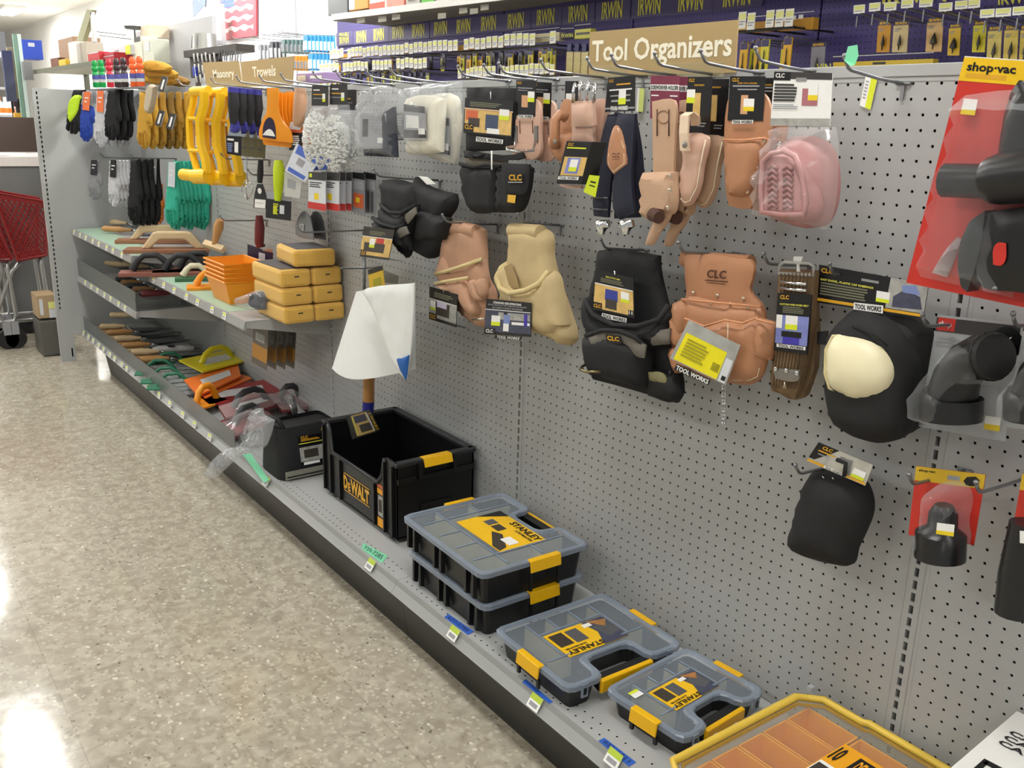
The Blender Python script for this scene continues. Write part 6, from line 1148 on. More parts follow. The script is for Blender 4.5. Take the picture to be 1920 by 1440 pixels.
# --- bags of tile spacers
for i, (u, v0, v1, w, y, lb) in enumerate([(652, 168, 305, 22, -3.2, 'clear bag of white tile spacers, third and rearmost from the left'), (601, 160, 292, 20, -6.5, 'clear bag of white tile spacers, leftmost'), (636, 158, 306, 21, -5.2, 'clear bag of white tile spacers with a lime price sticker, middle')]):
    pl = tilt(u, v0, y, 18); T = thing('tile_spacer_bag', pl.p(u, v0), lb, 'tile spacers')
    q = quadpx(pl, (u-w+4, v0), (u+w-6, v0), (u+w-6, v0+39), (u-w+3, v0+38)); card(T, q, .05, mat('charcoal_print'), [(.1, .2, .5, .26, WHT), (.1, .42, .7, .47, mat('gold_print')), (.1, .62, .8, .66, GRYP)]+([(.66, .4, .84, .66, WHT), (.66, .66, .84, .8, LIM)] if i else []))
    soft(T, 'spacer_heap', [(u-w+6, v0+80), (u-4, v0+70), (u+w-8, v0+78), (u+w-4, v0+110), (u+w-10, v1-12), (u-4, v1-8), (u-w+4, v1-20), (u-w+2, v0+105)], pl, SPA, .2, .7, .8, .5, step=.4, wf=2.5)
    r = random.Random(i); m = M(); C = pl.px(u, (v0+110+v1)/2)
    for k in range(330):
        a = r.uniform(0, 6.28); e = r.random()**.5; x, z = C[0]+math.cos(a)*e*2.4, C[1]+1.2+math.sin(a)*e*3.6; R = Matrix.Rotation(r.uniform(0, 3), 3, (r.random(), r.random(), r.random()+.1)); P = pl.w(x, z, 1.15*(1-e*e)**.5+.45)
        m.box(P, (.42, .1, .1), R=R); m.box(P, (.1, .42, .1), R=R)
    o = m.build('loose_spacers', WHT, T); o['kind'] = 'stuff'
    soft(T, 'film', [(u-w+4, v0+38), (u+w-6, v0+38), (u+w-2, v0+80), (u+w, v0+115), (u+w-6, v1-10), (u+w-12, v1), (u-5, v1-5), (u-w, v1-18), (u-w-2, v0+100), (u-w+1, v0+70)], pl, BAGM, .1, 1.2, 1.0, .3, step=.5, wf=1.5)
# --- wrapped knee pads and aprons
pl = tilt(715, 160, -5.5, 12); T = thing('wrapped_knee_pad', pl.p(715, 160), 'dark knee pad in clear film with a grey paper insert', 'knee pad')
soft(T, 'pad', [(678, 280), (720, 278), (718, 210), (735, 200), (740, 295), (680, 292)], pl, mat('slate_foam', '#3d404b', .7), .4, 1.0, .8, step=.5)
hangcard(T, [(677, 212), (724, 212), (722, 270), (676, 267)], pl, d=1.3, base=mat('silver_print', '#a3a4a8', .4), patches=[(.08, .2, .3, .8, mat('charcoal_print')), (.7, .8, .98, .98, WHT)]+lines(.35, .85, .1, .6, 5, GRYP))
soft(T, 'film', [(684, 165), (705, 160), (735, 165), (750, 175), (754, 210), (740, 240), (740, 296), (712, 292), (678, 290), (674, 240), (680, 190)], pl, BAGM, .1, 2.0, 1.2, .6, step=.45, wf=1.4)
hangcard(T, [(735, 211), (760, 212), (760, 262), (738, 264)], wall(-3.6), base=mat('charcoal_print'), patches=lines(.15, .85, .1, .5, 4, GRYP)+[(.2, .8, .8, .96, GRYP)], name='second_insert')
for i, (pts, qd, lb) in enumerate([([(772, 190), (800, 180), (850, 180), (856, 190), (852, 295), (848, 307), (815, 300), (800, 292), (800, 200)], ((795, 212), (842, 222), (844, 295), (799, 284)), 'white cloth apron folded in clear film, right hand one'), ([(760, 185), (790, 178), (830, 185), (825, 285), (790, 290), (762, 288)], ((757, 195), (796, 200), (800, 262), (758, 262)), 'white cloth apron folded in clear film, left hand one')]):
    pl = wall(-3.4-i*1.6+.8); T = thing('wrapped_apron', pl.p(*pts[1]), lb, 'apron'); soft(T, 'folded_cloth', pts, pl, mat('natural_canvas', '#e8e4d3', .85, vary=.03), .4, .6, .6, .1, step=.6)
    hangcard(T, qd, pl, d=1.3, base=mat('silver_print'), patches=[(0, 0, 1, .2, mat('charcoal_print')), (.1, .3, .7, .66, WHT), (0, .72, 1, .95, mat('charcoal_print')), (.66, .66, .95, .84, WHT)])
    soft(T, 'film', [(pts[0][0]-2, 165), (pts[3][0]+4, 152)]+[(x+3, y+2) for x, y in pts[4:6]]+[(pts[-2][0]-4, pts[-2][1]+4), (pts[-1][0]-6, 240)], pl, CLR2 if 0 else BAGM, .1, 1.6, .9, .35, step=.5)
# --- clear hooks
for (u, v, L, n) in [(700, 158, 7.5, 'left of the wrapped knee pad'), (738, 160, 7, 'over the wrapped knee pad'), (790, 162, 6.5, 'carrying the left wrapped apron'), (838, 160, 6.5, 'carrying the right wrapped apron'), (635, 165, 7.5, 'carrying the spacer bags'), (592, 168, 7.5, 'over the wooden handle'), (552, 168, 8, 'carrying the orange spreaders'), (500, 172, 8, 'carrying the blue and black putty knives'), (432, 175, 8, 'carrying the yellow line holders'), (330, 178, 8, 'carrying the yellow leather gloves')]: hook(u, v, L, .9, 'steel hook '+n, h=58)
# --- lower packs with red foot
for i in range(6):
    u = 667-i*11.5 if i < 5 else 596; y = -2.2-i*1.0; pl = tilt(u, 322, y, 8)
    if i == 0: T = T0 = thing('red_foot_pack', pl.p(u, 322), 'clear tool pack with a red foot, one of the row hanging under the spacer bags', 'tool pack', 'packs with a red foot'); P0 = pl.p(u, 322); Q = [(u-18, 322), (u+16, 324), (u+15, 396), (u-20, 390)]; card(T, quadpx(pl, *Q), .05, mat('silver_print'), [(0, 0, 1, .2, mat('charcoal_print')), (.05, .04, .2, .14, LIM), (.02, .22, .98, .8, mat('pale_slip')), (.35, .55, .6, .72, mat('sticker_yellow')), (0, .8, 1, .98, mat('red_print2'))]+lines(.08, .8, .26, .42, 3, mat('charcoal_print')))
    else: dup(T0, pl.p(u, 322)-P0, 'nearest clear tool pack with a red foot, its white card facing out' if i == 5 else None)
for i, (u, lb) in enumerate(((695, 'grey bit card pack hanging right of the orange printed pack'), (674, 'orange printed pack beside the row of red footed packs'))):
    pl = tilt(u, 322, -2.5-i, 5); T = thing('carded_tool', pl.p(u, 322), lb, 'tool pack'); card(T, quadpx(pl, (u-13, 322), (u+10, 326), (u+10, 404), (u-14, 398)), .05, mat('pewter_card', '#8d8e94', .35), [(0, 0, 1, .15, BLK), (.05, .2, .9, .4, mat('silver_print'))]+([(.1, .5, .9, .85, mat('photo_orange')), (.3, .6, .6, .72, mat('sticker_yellow'))] if i else [(.3, .45, .5, .95, mat('tool_grey')), (.6, .45, .8, .95, mat('tool_grey'))]))
T = thing('elastic_strap_pack', wall(-6).p(560, 300), 'white and blue printed pouch tilted below the spacer bags', 'tool pack')
hangcard(T, [(556, 268), (600, 300), (572, 342), (534, 320)], wall(-6), base=mat('ice_print', '#d8dde8', .35), patches=[([(.1, 0), (1, 0), (1, .22), (.1, .3)], mat('azure_print', '#3d63c0', .4)), (.1, .8, .9, .95, mat('azure_print')), (.3, .35, .6, .6, GRYP)])
hangcard(T, [(583, 292), (618, 296), (612, 318), (580, 320)], wall(-5), base=mat('azure_print'), patches=[(.3, .2, .9, .5, mat('ice_print'))], name='second_pouch'); hangcard(T, [(533, 322), (566, 338), (562, 372), (533, 368)], wall(-5.6), base=mat('silver_card', '#c2c3bf', .3), patches=[(.2, .2, .7, .6, GRYP)], name='lower_pouch')
# --- wooden handled trowel, orange spreaders, putty knives, yellow holders
pl = tilt(565, 170, -4.5, 20); T = thing('wood_handle_trowel', pl.p(567, 168), 'pinkish wooden handled trowel between orange spreaders and spacer bags', 'trowel')
m = M(); m.tube([pl.p(563, 166, .3), pl.p(563, 190, .4), pl.p(559, 228, .5), pl.p(557, 236, .5)], [.75, .95, .8, .5], 12); m.build('handle', mat('pale_pink_wood', '#cb9e7c', .5, vary=.15, scale=15), T, smooth=50)
hangcard(T, [(545, 228), (566, 236), (562, 246), (541, 242)], pl, base=mat('pale_slip')); hangcard(T, [(541, 242), (568, 244), (566, 280), (542, 282)], pl, base=BLK, patches=[(0, 0, 1, .15, mat('photo_orange'))]+lines(.3, .8, .3, .8, 5, WHT), name='label_card')
ORP = mat('orange_plastic', '#f39a1c', .4, vary=.04)
for i in range(6):
    j = 5-i; du, dv, y = j*7.0, j*1.3, -7.2+j*.75; pl = tilt(510+du, 200, y, 30)
    if i == 0: u = du; PTS = [(500, 165), (522, 165), (523, 210), (530, 228), (545, 246), (549, 268), (487, 261), (485, 250), (492, 225), (499, 210)]; T0 = T = thing('plastic_spreader', pl.p(510+du, 165), 'orange plastic spreader in the row of six, one of the rear ones', 'spreader', 'orange plastic spreaders'); P0 = pl.p(510+du, 165); soft(T, 'blade', [(x+du, v+dv) for x, v in PTS], pl, ORP, .12, .05, .3, step=.6)
    elif i < 5: dup(T0, pl.p(510+du, 165+dv)-P0-Vector((0, 0, 0)))
    else:
        T = thing('plastic_spreader', pl.p(510, 165), 'front orange plastic spreader with a dark rounded label', 'spreader'); b = soft(T, 'blade', PTS, pl, ORP, .15, .08, .3, step=.5)
        soft(T, 'label', [(493, 240), (498, 225), (506, 220), (512, 225), (516, 240), (517, 261), (492, 257)], pl, mat('aubergine_print', '#2c2140', .4), .04, 0, d0=.25, step=.5); soft(T, 'label_foot', [(493, 252), (499, 245), (505, 242), (511, 246), (516, 256), (492, 253)], pl, WHT, .02, 0, d0=.31, step=.4)
HB = mat('indigo_grip', '#3b3a9a', .5); HK = mat('soft_black_grip', '#26272b', .6)
for i in range(4):
    j = 3-i; pl = tilt(437+j*15, 165, -9+j*1.6, 25); u, v = 437+j*15, 163+j*1.6; T = thing('putty_knife', pl.p(u, v), ['putty knife with blue tipped black grip, rearmost of four', 'putty knife with blue tipped black grip, third from the left', 'putty knife with blue tipped black grip, second from the left', 'nearest blue tipped putty knife with a black printed card'][i], 'putty knife', 'blue and black putty knives')
    m = M(); m.tube([pl.p(u, v+10, .5), pl.p(u+1, v+35, .6), pl.p(u, v+55, .5), pl.p(u+1, v+68, .4)], [.75, .85, .6, .55], 12); m.build('grip', HK, T, smooth=50)
    m = M(); m.tube([pl.p(u, v, .5), pl.p(u, v+10, .5)], [.72, .78], 12); m.build('end_cap', HB, T, smooth=50); soft(T, 'collar', [(u-6, v+64), (u+8, v+64), (u+9, v+78), (u+4, v+86), (u-6, v+84)], pl, HB, .3, .2, .3, step=.4)
    soft(T, 'blade', [(u-10, v+90), (u-5, v+72), (u+8, v+68), (u+14, v+82), (u+16, v+100), (u+14, v+126), (u-10, v+122)], pl, mat('polished_blade', '#b8bbbd', .15, .9), .05, 0, step=.6)
    hangcard(T, [(u-13, v+91), (u+16, v+93), (u+15, v+130), (u-12, v+125)], pl, d=.15, base=BLK if i == 3 else mat('olive_card', '#6b6648', .5), patches=([(.08, .15, .5, .25, WHT), (.55, .3, .8, .85, WHT)]+lines(.08, .45, .4, .9, 5, SKY)) if i == 3 else [(.1, .5, .8, .6, mat('tool_grey'))])
YP = mat('yellow_abs', '#fcc81e', .35, vary=.04)
for i in range(3):
    j = 2-i; du = j*30; dv = j*2.5; pl = tilt(372+du, 250, -10+j*2.2, 15); s = lambda L: [(x+du, y+dv) for x, y in L]
    T = thing('line_holder', pl.p(375+du, 168), ['yellow plastic bow shaped holder, right hand one of three', 'yellow plastic bow shaped holder, middle one of three', 'yellow plastic bow shaped holder, left hand one with its round foot showing'][i], 'plastic holder', 'yellow plastic holders')
    def bar(pts, w): m = M(); m.tube([pl.p(*p) for p in s(pts)], w, 6); return m
    m = bar([(365, 170), (362, 195), (355, 225), (357, 270), (366, 305), (372, 325)], .62); m.build('left_bow', YP, T, smooth=30)
    m = M(); m.tube([pl.p(*p, .6) for p in s([(384, 172), (383, 195), (375, 225), (377, 270), (386, 300), (389, 325)])], .8, 6); m.build('right_bow', YP, T, smooth=30)
    m = M(); m.tube([pl.p(*p, .3) for p in s([(361, 172), (391, 170)])], .75, 8); m.build('top_bar', YP, T, smooth=50)
    for v in (222, 282): m = M(); m.tube([pl.p(*p, .3) for p in s([(354, v), (380, v+1)])], .35, 6); m.build('cross_bar', YP, T, smooth=50)
    m = M(); m.tube([pl.p(*p, .5) for p in s([(366, 331), (393, 330)])], [1.2, 1.25], 14); m.build('foot_block', YP, T, smooth=50)
    if i == 2: m = M(); m.tube([pl.p(343, 327, .5), pl.p(368, 330, .5)], .95, 14); m.build('round_foot', YP, T, smooth=50)
    soft(T, 'slot_label', s([(362, 232), (368, 232), (371, 275), (365, 272)]), pl, SKIN, .1, 0, d0=.0, step=.5)
    soft(T, 'white_sticker', s([(366, 255), (373, 258), (374, 278), (367, 275)]), pl, WHT, .05, 0, d0=.2, step=.5)
# --- whisk, scraper, lime handled tool, margin trowel
pl = tilt(462, 330, -5, 20); T = thing('wire_whisk', pl.p(462, 300), 'chrome wire mixer with an open loop hanging below the putty knives', 'mixer')
m = M(); m.tube([pl.p(462, 285), pl.p(463, 337)], .1, 6); m.build('stem', CHR, T); m = M(); m.tube([pl.p(463, 336), pl.p(454, 348), pl.p(453, 360), pl.p(464, 374), pl.p(474, 360), pl.p(472, 346), pl.p(463, 336)], .1, 6); m.build('loop', CHR, T, smooth=True); m = M(); m.tube([pl.p(463, 336, .5), pl.p(461, 355, 1.2), pl.p(464, 374, 0)], .1, 6); m.build('loop', CHR, T, smooth=True)
pl = tilt(487, 300, -5, 20); T = thing('margin_scraper', pl.p(488, 300), 'narrow black scraper with round white badge and white price card', 'scraper')
m = M(); m.tube([pl.p(489, 300, .2), pl.p(488, 325, .3), pl.p(487, 342, .2)], [.4, .5, .4], 10); m.build('grip', HK, T, smooth=50)
soft(T, 'blade', [(482, 345), (492, 345), (499, 368), (499, 392), (475, 390), (477, 365)], pl, mat('near_black_blade', '#2a2a2c', .4), .1, 0, step=.5); hangcard(T, [(478, 373), (498, 375), (497, 391), (477, 389)], pl, d=.15, base=WHT, patches=[(.1, .4, .8, .45, GRYP)]); m = M(); m.lathe([(.45, 0), (.45, .03)], pl.p(487, 358, .2), pl.n, 14); m.build('badge', WHT, T)
pl = tilt(522, 300, -5.5, 15); T = thing('lime_handle_tool', pl.p(522, 300), 'tool with a fluorescent lime grip over a black printed card', 'scraper')
m = M(); m.tube([pl.p(522, 301, .3), pl.p(523, 318, .4), pl.p(522, 345, .3), pl.p(521, 376, .3)], [.6, .85, .75, .5], 12); m.build('grip', mat('fluorescent_lime', '#c9e01c', .5), T, smooth=50)
hangcard(T, [(499, 372), (546, 378), (545, 414), (498, 408)], pl, base=BLK, patches=[(.3, .3, .45, .7, mat('olive_ink')), (.56, .25, .74, .7, mat('pale_slip'))]+lines(.3, .5, .2, .8, 6, LIM)); hangcard(T, [(500, 358), (546, 364), (546, 378), (500, 372)], pl, base=GRYP, name='grey_card')
hook(505, 302, 7, .3, 'steel hook above the lime handled tool', x=None); hook(545, 330, 6, .3, 'thin steel hook right of the lime handled tool'); hook(500, 415, 7, .4, 'long empty steel hook with a white tip beside the wooden brush handle')
pl = tilt(487, 430, -3.5, 20); T = thing('maroon_margin_trowel', pl.p(487, 404), 'maroon handled trowel standing on a dark printed card', 'trowel')
m = M(); m.tube([pl.p(486, 404, .3), pl.p(487, 425, .4), pl.p(486, 455, .3), pl.p(488, 464, .3)], [.55, .8, .75, .6], 12); m.build('grip', mat('maroon_rubber', '#6b2326', .5), T, smooth=50)
hangcard(T, [(464, 458), (512, 474), (511, 492), (464, 490)], pl, base=mat('aubergine_print'), patches=[(.45, .3, .7, .9, mat('pale_slip'))]); soft(T, 'blade', [(490, 456), (511, 463), (511, 474), (492, 470)], pl, mat('polished_blade'), .05, 0, d0=.1, step=.4)
# --- gloves
GU = [(.2, 0), (.8, 0), (.85, .28), (.98, .45), (1, .6), (.9, .63), (.85, .55), (.86, .9), (.76, .94), (.69, .72), (.66, .98), (.54, 1), (.49, .74), (.45, .99), (.34, .98), (.3, .74), (.24, .93), (.12, .9), (.08, .5), (.15, .28)]
def glove(u0, v0, u1, v1, y, col, lb, grp=None, lean=0, cuff=None, cardc=None, yaw=25, tip=None, sc=1):
    if y > 0: y = max(-15.5, min(-.9, side(-y).p((u0+u1)/2, v0).y))
    pl = tilt((u0+u1)/2, v0, y, yaw); T = thing('work_glove', pl.p((u0+u1)/2, v0), lb, 'glove', grp); f = lambda a, b: (u0+(u1-u0)*a-lean*b, v0+(v1-v0)*b)
    soft(T, 'hand', [f(a, b) for a, b in GU if b < .5 or not tip]+([] if not tip else []) if not tip else [f(a, b) for a, b in GU], pl, col, .25, .45, .5, .1, step=.4)
    if cuff: soft(T, 'cuff', [f(.16, 0), f(.84, 0), f(.87, .3), f(.13, .3)], pl, cuff, .3, .5, .4, d0=.12, step=.4)
    if tip: soft(T, 'back_panel', [f(.2, .15), f(.75, .1), f(.6, .55), f(.3, .75), f(.12, .6)], pl, tip, .2, .5, .4, d0=.3, step=.4)
    if cardc: hangcard(T, [f(.25, .0), f(.7, .0), f(.66, .38), f(.2, .36)], pl, d=.95, base=cardc, patches=[(.2, .3, .8, .36, WHT), (.2, .5, .6, .56, WHT)])
    return T
GG = mat('grey_knit', '#8f9093', .85, vary=.2, scale=60); GB2 = mat('black_knit', '#17181b', .85); GY = mat('yellow_hide', '#c99a34', .75, vary=.15, scale=20); GT = mat('teal_rubber', '#2cb095', .45, vary=.12); GW = mat('pale_knit', '#c6c7cc', .85, vary=.25, scale=40); GM = mat('brown_hide', '#8a6a2c', .8, vary=.2)
OCD = mat('orange_hang_card', '#ef7b46', .5); LIMG = mat('hi_vis_lime', '#c6ee2a', .6); BLG = mat('royal_knit', '#2746a8', .8)
glove(130, 168, 166, 252, 187, GB2, 'black and hi-vis lime glove, leftmost on the top hook row', lean=12, tip=LIMG)
glove(150, 172, 178, 266, 184, BLG, 'royal blue and grey glove with an orange card', lean=4, cuff=GG, cardc=OCD)
for i, (u, c) in enumerate(((222, None), (208, None), (193, None), (176, OCD))): glove(u, 170, u+26, 277, 178, GW, 'pale grey patterned glove, %s behind the black ones' % ('rearmost', 'third', 'second', 'front one')[i] if i < 3 else 'pale grey patterned glove with a big orange card', 'pale grey patterned gloves', cardc=c)
for i, u in enumerate((222, 210, 196)): glove(u, 168, u+32, 264, 172, GB2, 'black work glove, %s of three on the top row' % ('right hand one', 'middle one', 'left hand one')[i], 'black work gloves, top row', lean=4)
for i in range(6): glove(331-i*15, 172, 358-i*15, 280, 153, GY if i in (0, 4, 5) else (mat('ochre_hide', '#b0842f', .8, vary=.15) if i % 2 else GM), 'yellow or brown leather work glove hanging fingers down, number %s from the right' % ('one', 'two', 'three', 'four', 'five', 'six')[i], 'hanging yellow leather gloves')
for k, (u, v) in enumerate(((304, 206), (325, 212), (310, 142))):
    q = quadpx(wall(-10.5), (u-6, v), (u+6, v+3), (u-2, v+32), (u-14, v+28)); card(thing('glove_tag', q.at(.5, 0), 'black and white hang tag on the yellow leather gloves, %s' % ('left lower one', 'right lower one', 'upper one')[k], 'hang tag'), q, .04, BLK, [(.3, .2, .6, .85, WHT), (.9, 0, 1, 1, GRYP)])
q = quadpx(wall(-10.8), (279, 160), (291, 160), (283, 212), (272, 205)); soft(thing('canvas_glove', q.at(.5, 0), 'pale canvas glove finger poking out between yellow gloves', 'glove'), 'hand', [(279, 160), (291, 162), (289, 185), (282, 210), (276, 212), (272, 203)], wall(-10.8), mat('pale_canvas', '#b9ab94', .85), .3, .5, .4, step=.3)
for i, (u0, v0, u1, v1, y) in enumerate(((283, 140, 352, 160, -4), (266, 136, 325, 158, -6), (268, 126, 330, 146, -6.6), (265, 114, 318, 135, -7.2))):
    pl = tilt(u0, v0, y, 20); T = thing('work_glove', pl.p((u0+u1)/2, v1), 'yellow leather glove lying on top of the hooks, %s' % ('rear lowest one', 'third layer down', 'second layer down', 'topmost layer')[i], 'glove', 'yellow gloves lying on the hooks')
    soft(T, 'hand', [(u0, v0+4), (u0+8, v0), (u0+(u1-u0)*.5, v0), (u1-8, v0+6), (u1, v0+12), (u1-4, v1), (u0+(u1-u0)*.5, v1), (u0+5, v1-2)], pl, GY if i else GM, .5, .8, .6, .3, step=.4)
glove(164, 300, 190, 376, 187, GG, 'single grey knit glove, leftmost of the lower glove row', cardc=mat('black_card_dim', '#26242a', .5))
for i in range(4): glove(222-i*7, 300, 246-i*7, 388, 172, GW, 'pale grey dipped glove, number %s from the right in the lower row' % ('one', 'two', 'three', 'four')[i], 'pale grey dipped gloves', cardc=BLK if i == 3 else None)
for i in range(4): glove(275-i*12, 298, 302-i*12, 424, 160, GB2, 'black glove in the lower row, number %s from the right' % ('one', 'two', 'three', 'four')[i], 'black gloves in the lower row', cardc=(mat('grey_card', '#8b8b8e', .5) if i == 0 else None))
glove(288, 345, 306, 420, -4, mat('orange_knit', '#d9822e', .8), 'orange glove squeezed between black and teal gloves')
for i in range(8): glove(365-i*8, 302+(i % 2)*2, 393-i*8, 432-(i % 3)*3, 149, GT, 'teal rubber glove hanging in the lower row, number %s from the right' % ('one', 'two', 'three', 'four', 'five', 'six', 'seven', 'eight')[i], 'teal rubber gloves', cardc=mat('ice_print') if i == 7 else None)
hook(268, 300, 8, .4, 'steel hook carrying the lower black gloves'); hook(330, 300, 8, .4, 'steel hook carrying the teal gloves')
# --- chalk bottles in clip strips above the gloves
for i, (u, c, nm) in enumerate(((181, '#17a14a', 'green'), (193, '#17a14a', 'green'), (208, '#c8263a', 'red'), (222, '#3a2a2c', 'dark brown'), (235, '#3a2a2c', 'dark brown'), (252, '#f0642a', 'orange'), (265, '#f0642a', 'orange'))):
    P = wall(-9.3).p(u, 164); T = thing('chalk_bottle', P, '%s chalk bottle with a blue label, %s above the gloves' % (nm, ('leftmost', 'second from the left', 'third from the left', 'fourth from the left', 'fifth from the left', 'sixth from the left', 'rightmost')[i]), 'bottle', 'chalk bottles above the gloves')
    cm = mat(nm.replace(' ', '_')+'_chalk', c, .35); m = M(); m.lathe([(.62, 0), (.7, .1), (.7, 2.6), (.55, 3.0), (.4, 3.2)], P, (0, 0, 1), 14); b = m.build('bottle_body', cm, T, smooth=40)
    m = M(); m.lathe([(.5, 3.2), (.68, 3.5), (.68, 4.0), (.52, 4.2), (.6, 4.6), (.55, 5.1), (.3, 5.5)], P, (0, 0, 1), 14); m.build('cap', cm, T, smooth=40)
    m = M(); m.lathe([(.72, 1.0), (.72, 1.6)], P, (0, 0, 1), 14, cap=False); m.build('label', mat('silver_card'), b, smooth=40); m = M(); m.lathe([(.72, 1.6), (.72, 2.5)], P, (0, 0, 1), 14, cap=False); m.build('label', mat('label_violet', '#52549a', .4), b, smooth=40)
a, b = wall(-9.3).p(176, 165), wall(-9.3).p(272, 165)
m = M(); m.b2((a.x-1, -10.1, a.z-.25), (b.x+1, -8.5, min(a.z, b.z)-.02)); m.b2((a.x, -8.7, 57.6), (a.x+.3, 0, a.z-.1)); m.b2((b.x-.3, -8.7, 57.6), (b.x, 0, a.z-.1)); tag(m.build('bottle_ledge', STEEL, loc=((a.x+b.x)/2, -9, a.z-.2)), 'narrow steel ledge carrying the chalk bottles above the gloves', 'ledge')
# ================================================================ wall shelves at the left
LIN = mat('pale_green_liner', '#a9c8b0', .45, vary=.04)
sa = shelf(-192, 16, 29.9, 'upper left wall shelf carrying wooden floats under the gloves'); sb = shelf(-192, 16, 19.6, 'middle left wall shelf with a clear front guard'); sc_ = shelf(-144, 13.2, 26.4, 'right wall shelf carrying mud pans and yellow sponges')
for (o, x, dep, h) in ((sa, -192, 16, 29.9), (sc_, -144, 13.2, 26.4)): m = M(); m.b2((x+1, -dep+.2, h), (x+(47 if x < -150 else 40), -dep+5.5, h+.04)); m.build('green_liner', LIN, o)
GRD = mat('scratched_guard', '#666b6b', .3, kind='clear', a=.42)
m = M(); m.b2((-191.5, -16.1, 19.7), (-144.6, -15.95, 23.3)); m.b2((-144.7, -16.1, 19.7), (-144.55, -8, 22.2)); m.build('front_guard', GRD, sb)
m = M(); m.b2((-191.5, -16.0, DZ), (-96, -15.88, DZ+2.9)); tag(m.build('front_guard', GRD, loc=(-144, -16, DZ)), 'long clear guard along the front of the left base deck', 'shelf guard')
m = M(); m.b2((-96, -15.5, DZ), (-95.85, -3, DZ+2.3)); tag(m.build('guard_divider', GRD, loc=(-96, -9, DZ)), 'clear divider at the right end of the left base deck', 'shelf divider')
k = 0
for (x0_, dep, h, n, st, lb) in ((-190, 16.3, 29.35, 8, 5.6, 'upper left shelf'), (-184, 16.3, 19.1, 7, 5.5, 'middle left shelf'), (-141, 13.5, 25.85, 7, 6.2, 'right wall shelf'), (-190, 16.5, DZ-.55, 9, 4.6, 'left part of the base deck'), (-139, 16.5, DZ-.55, 6, 6.6, 'right part of the left base deck')):
    for i in range(n):
        P = Vector((x0_+i*st+.6*math.sin(i*3), -dep, h)); lbl = 'small white price tag on the lip of the %s' % lb
        if i == 0: T0 = thing('shelf_price_tag', P, lbl, 'price tag', 'price tags on the '+lb); card(T0, Quad(P+Vector((-.75, 0, .5)), P+Vector((.75, 0, .5)), P+Vector((.75, -.25, -.5)), P+Vector((-.75, -.25, -.5))), .04, WHT, [(.1, .1, .9, .4, LIM), (.15, .6, .8, .8, GRYP)]); PB = P
        else: dup(T0, P-PB)
WD = mat('pale_wood', '#d8bf96', .55, vary=.12, scale=12); WDR = mat('reddish_wood', '#9a6a4c', .5, vary=.15, scale=12); WDT = mat('turned_wood', '#c09058', .45, vary=.15, scale=14)
# wooden floats on the upper left shelf
def float_(P, ax, L, w, lb, board, grip, th=.6, hh=2.4, name='wooden_float', cat='float', hr=.5, blk=False):
    ax = Vector(ax).normalized(); sd = Vector((-ax.y, ax.x, 0)); T = thing(name, P, lb, cat); A = lambda a, b, c: P+ax*a+sd*b+Vector((0, 0, c))
    m = M(); m.prism([A(-L/2, -w/2, 0), A(L/2, -w/2, 0), A(L/2, w/2, 0), A(-L/2, w/2, 0)], (0, 0, th)); m.build('board', board, T, bevel=.06)
    if blk: m = M(); m.prism([A(a*L, -.8, th+c) for a, c in ((-.33, 0), (-.2, hh), (-.15, hh+.25), (.15, hh+.25), (.2, hh), (.33, 0), (.24, 0), (.13, hh-1.2), (-.13, hh-1.2), (-.24, 0))], sd*1.6); m.build('grip', grip, T, bevel=.3); return T, A
    m = M(); m.tube([A(-L*.3, 0, th+hr*.6), A(-L*.2, 0, th+hh*.7), A(-L*.1, 0, th+hh), A(L*.1, 0, th+hh), A(L*.2, 0, th+hh*.7), A(L*.3, 0, th+hr*.6)], [hr*1.3, hr, hr, hr, hr, hr*1.3], 10); m.build('grip', grip, T, smooth=50)
    return T, A
hA = hor(29.95)
P = hor(30.6).p(325, 466); float_(Vector((P.x, P.y, 29.95)), (.42, .9, 0), 17, 4.5, 'big wooden float with arched pale handle on the upper left shelf', WDR, WD, .7, 2.9, blk=True)
P = hor(31).p(300, 452); float_(Vector((P.x-6, P.y+1, 29.95)), (.42, .9, 0), 15, 4, 'second wooden float behind the big one', WDR, WD, .7, 2.6, blk=True)
def handle(T, P, d, L, r, mt, name='handle', nk=.6):
    d = Vector(d).normalized(); m = M(); m.tube([P, P+d*L*.08, P+d*L*.3, P+d*L*.6, P+d*L*.85, P+d*L], [r*.6, r, r*.9, r*1.05, r*nk, r*nk*.8], 12); return m.build(name, mt, T, smooth=50)
def trowel(P, d, lb, hm, L=5, bl=9, bw=2.2, grp=None, blade=MET):
    d = Vector(d).normalized(); T = thing('trowel', P, lb, 'trowel', grp); handle(T, P+Vector((0, 0, .9)), d, L, .65, hm)
    e = P+d*L+Vector((0, 0, .8)); m = M(); m.tube([e, e+d*.8, e+d*1.6-Vector((0, 0, .5))], .15, 6); m.build('tang', CHR, T, smooth=True)
    sdv = Vector((-d.y, d.x, 0))*bw/2; f = Vector((P.x, P.y, P.z+.12))+d*(L+1.2); m = M(); m.prism([f-sdv*.7, f+sdv*.7, f+d*bl*.3+sdv, f+d*bl, f+d*bl*.3-sdv], (0, 0, .08)); m.build('blade', blade, T); return T
for (u, v, hm, lb) in ((186, 412, WD, 'pale wooden handled trowel, leftmost on the upper left shelf'), (192, 425, WDT, 'orange brown wooden handled trowel in front on the upper left shelf'), (182, 402, mat('maroon_rubber'), 'maroon handled trowel at the back of the upper left shelf'), (208, 408, HK, 'black and yellow handled trowel on the upper left shelf')):
    P = hor(31.3).p(u, v); P.z = 30; trowel(P, (.7, .6, 0), lb, hm, 7, 6)
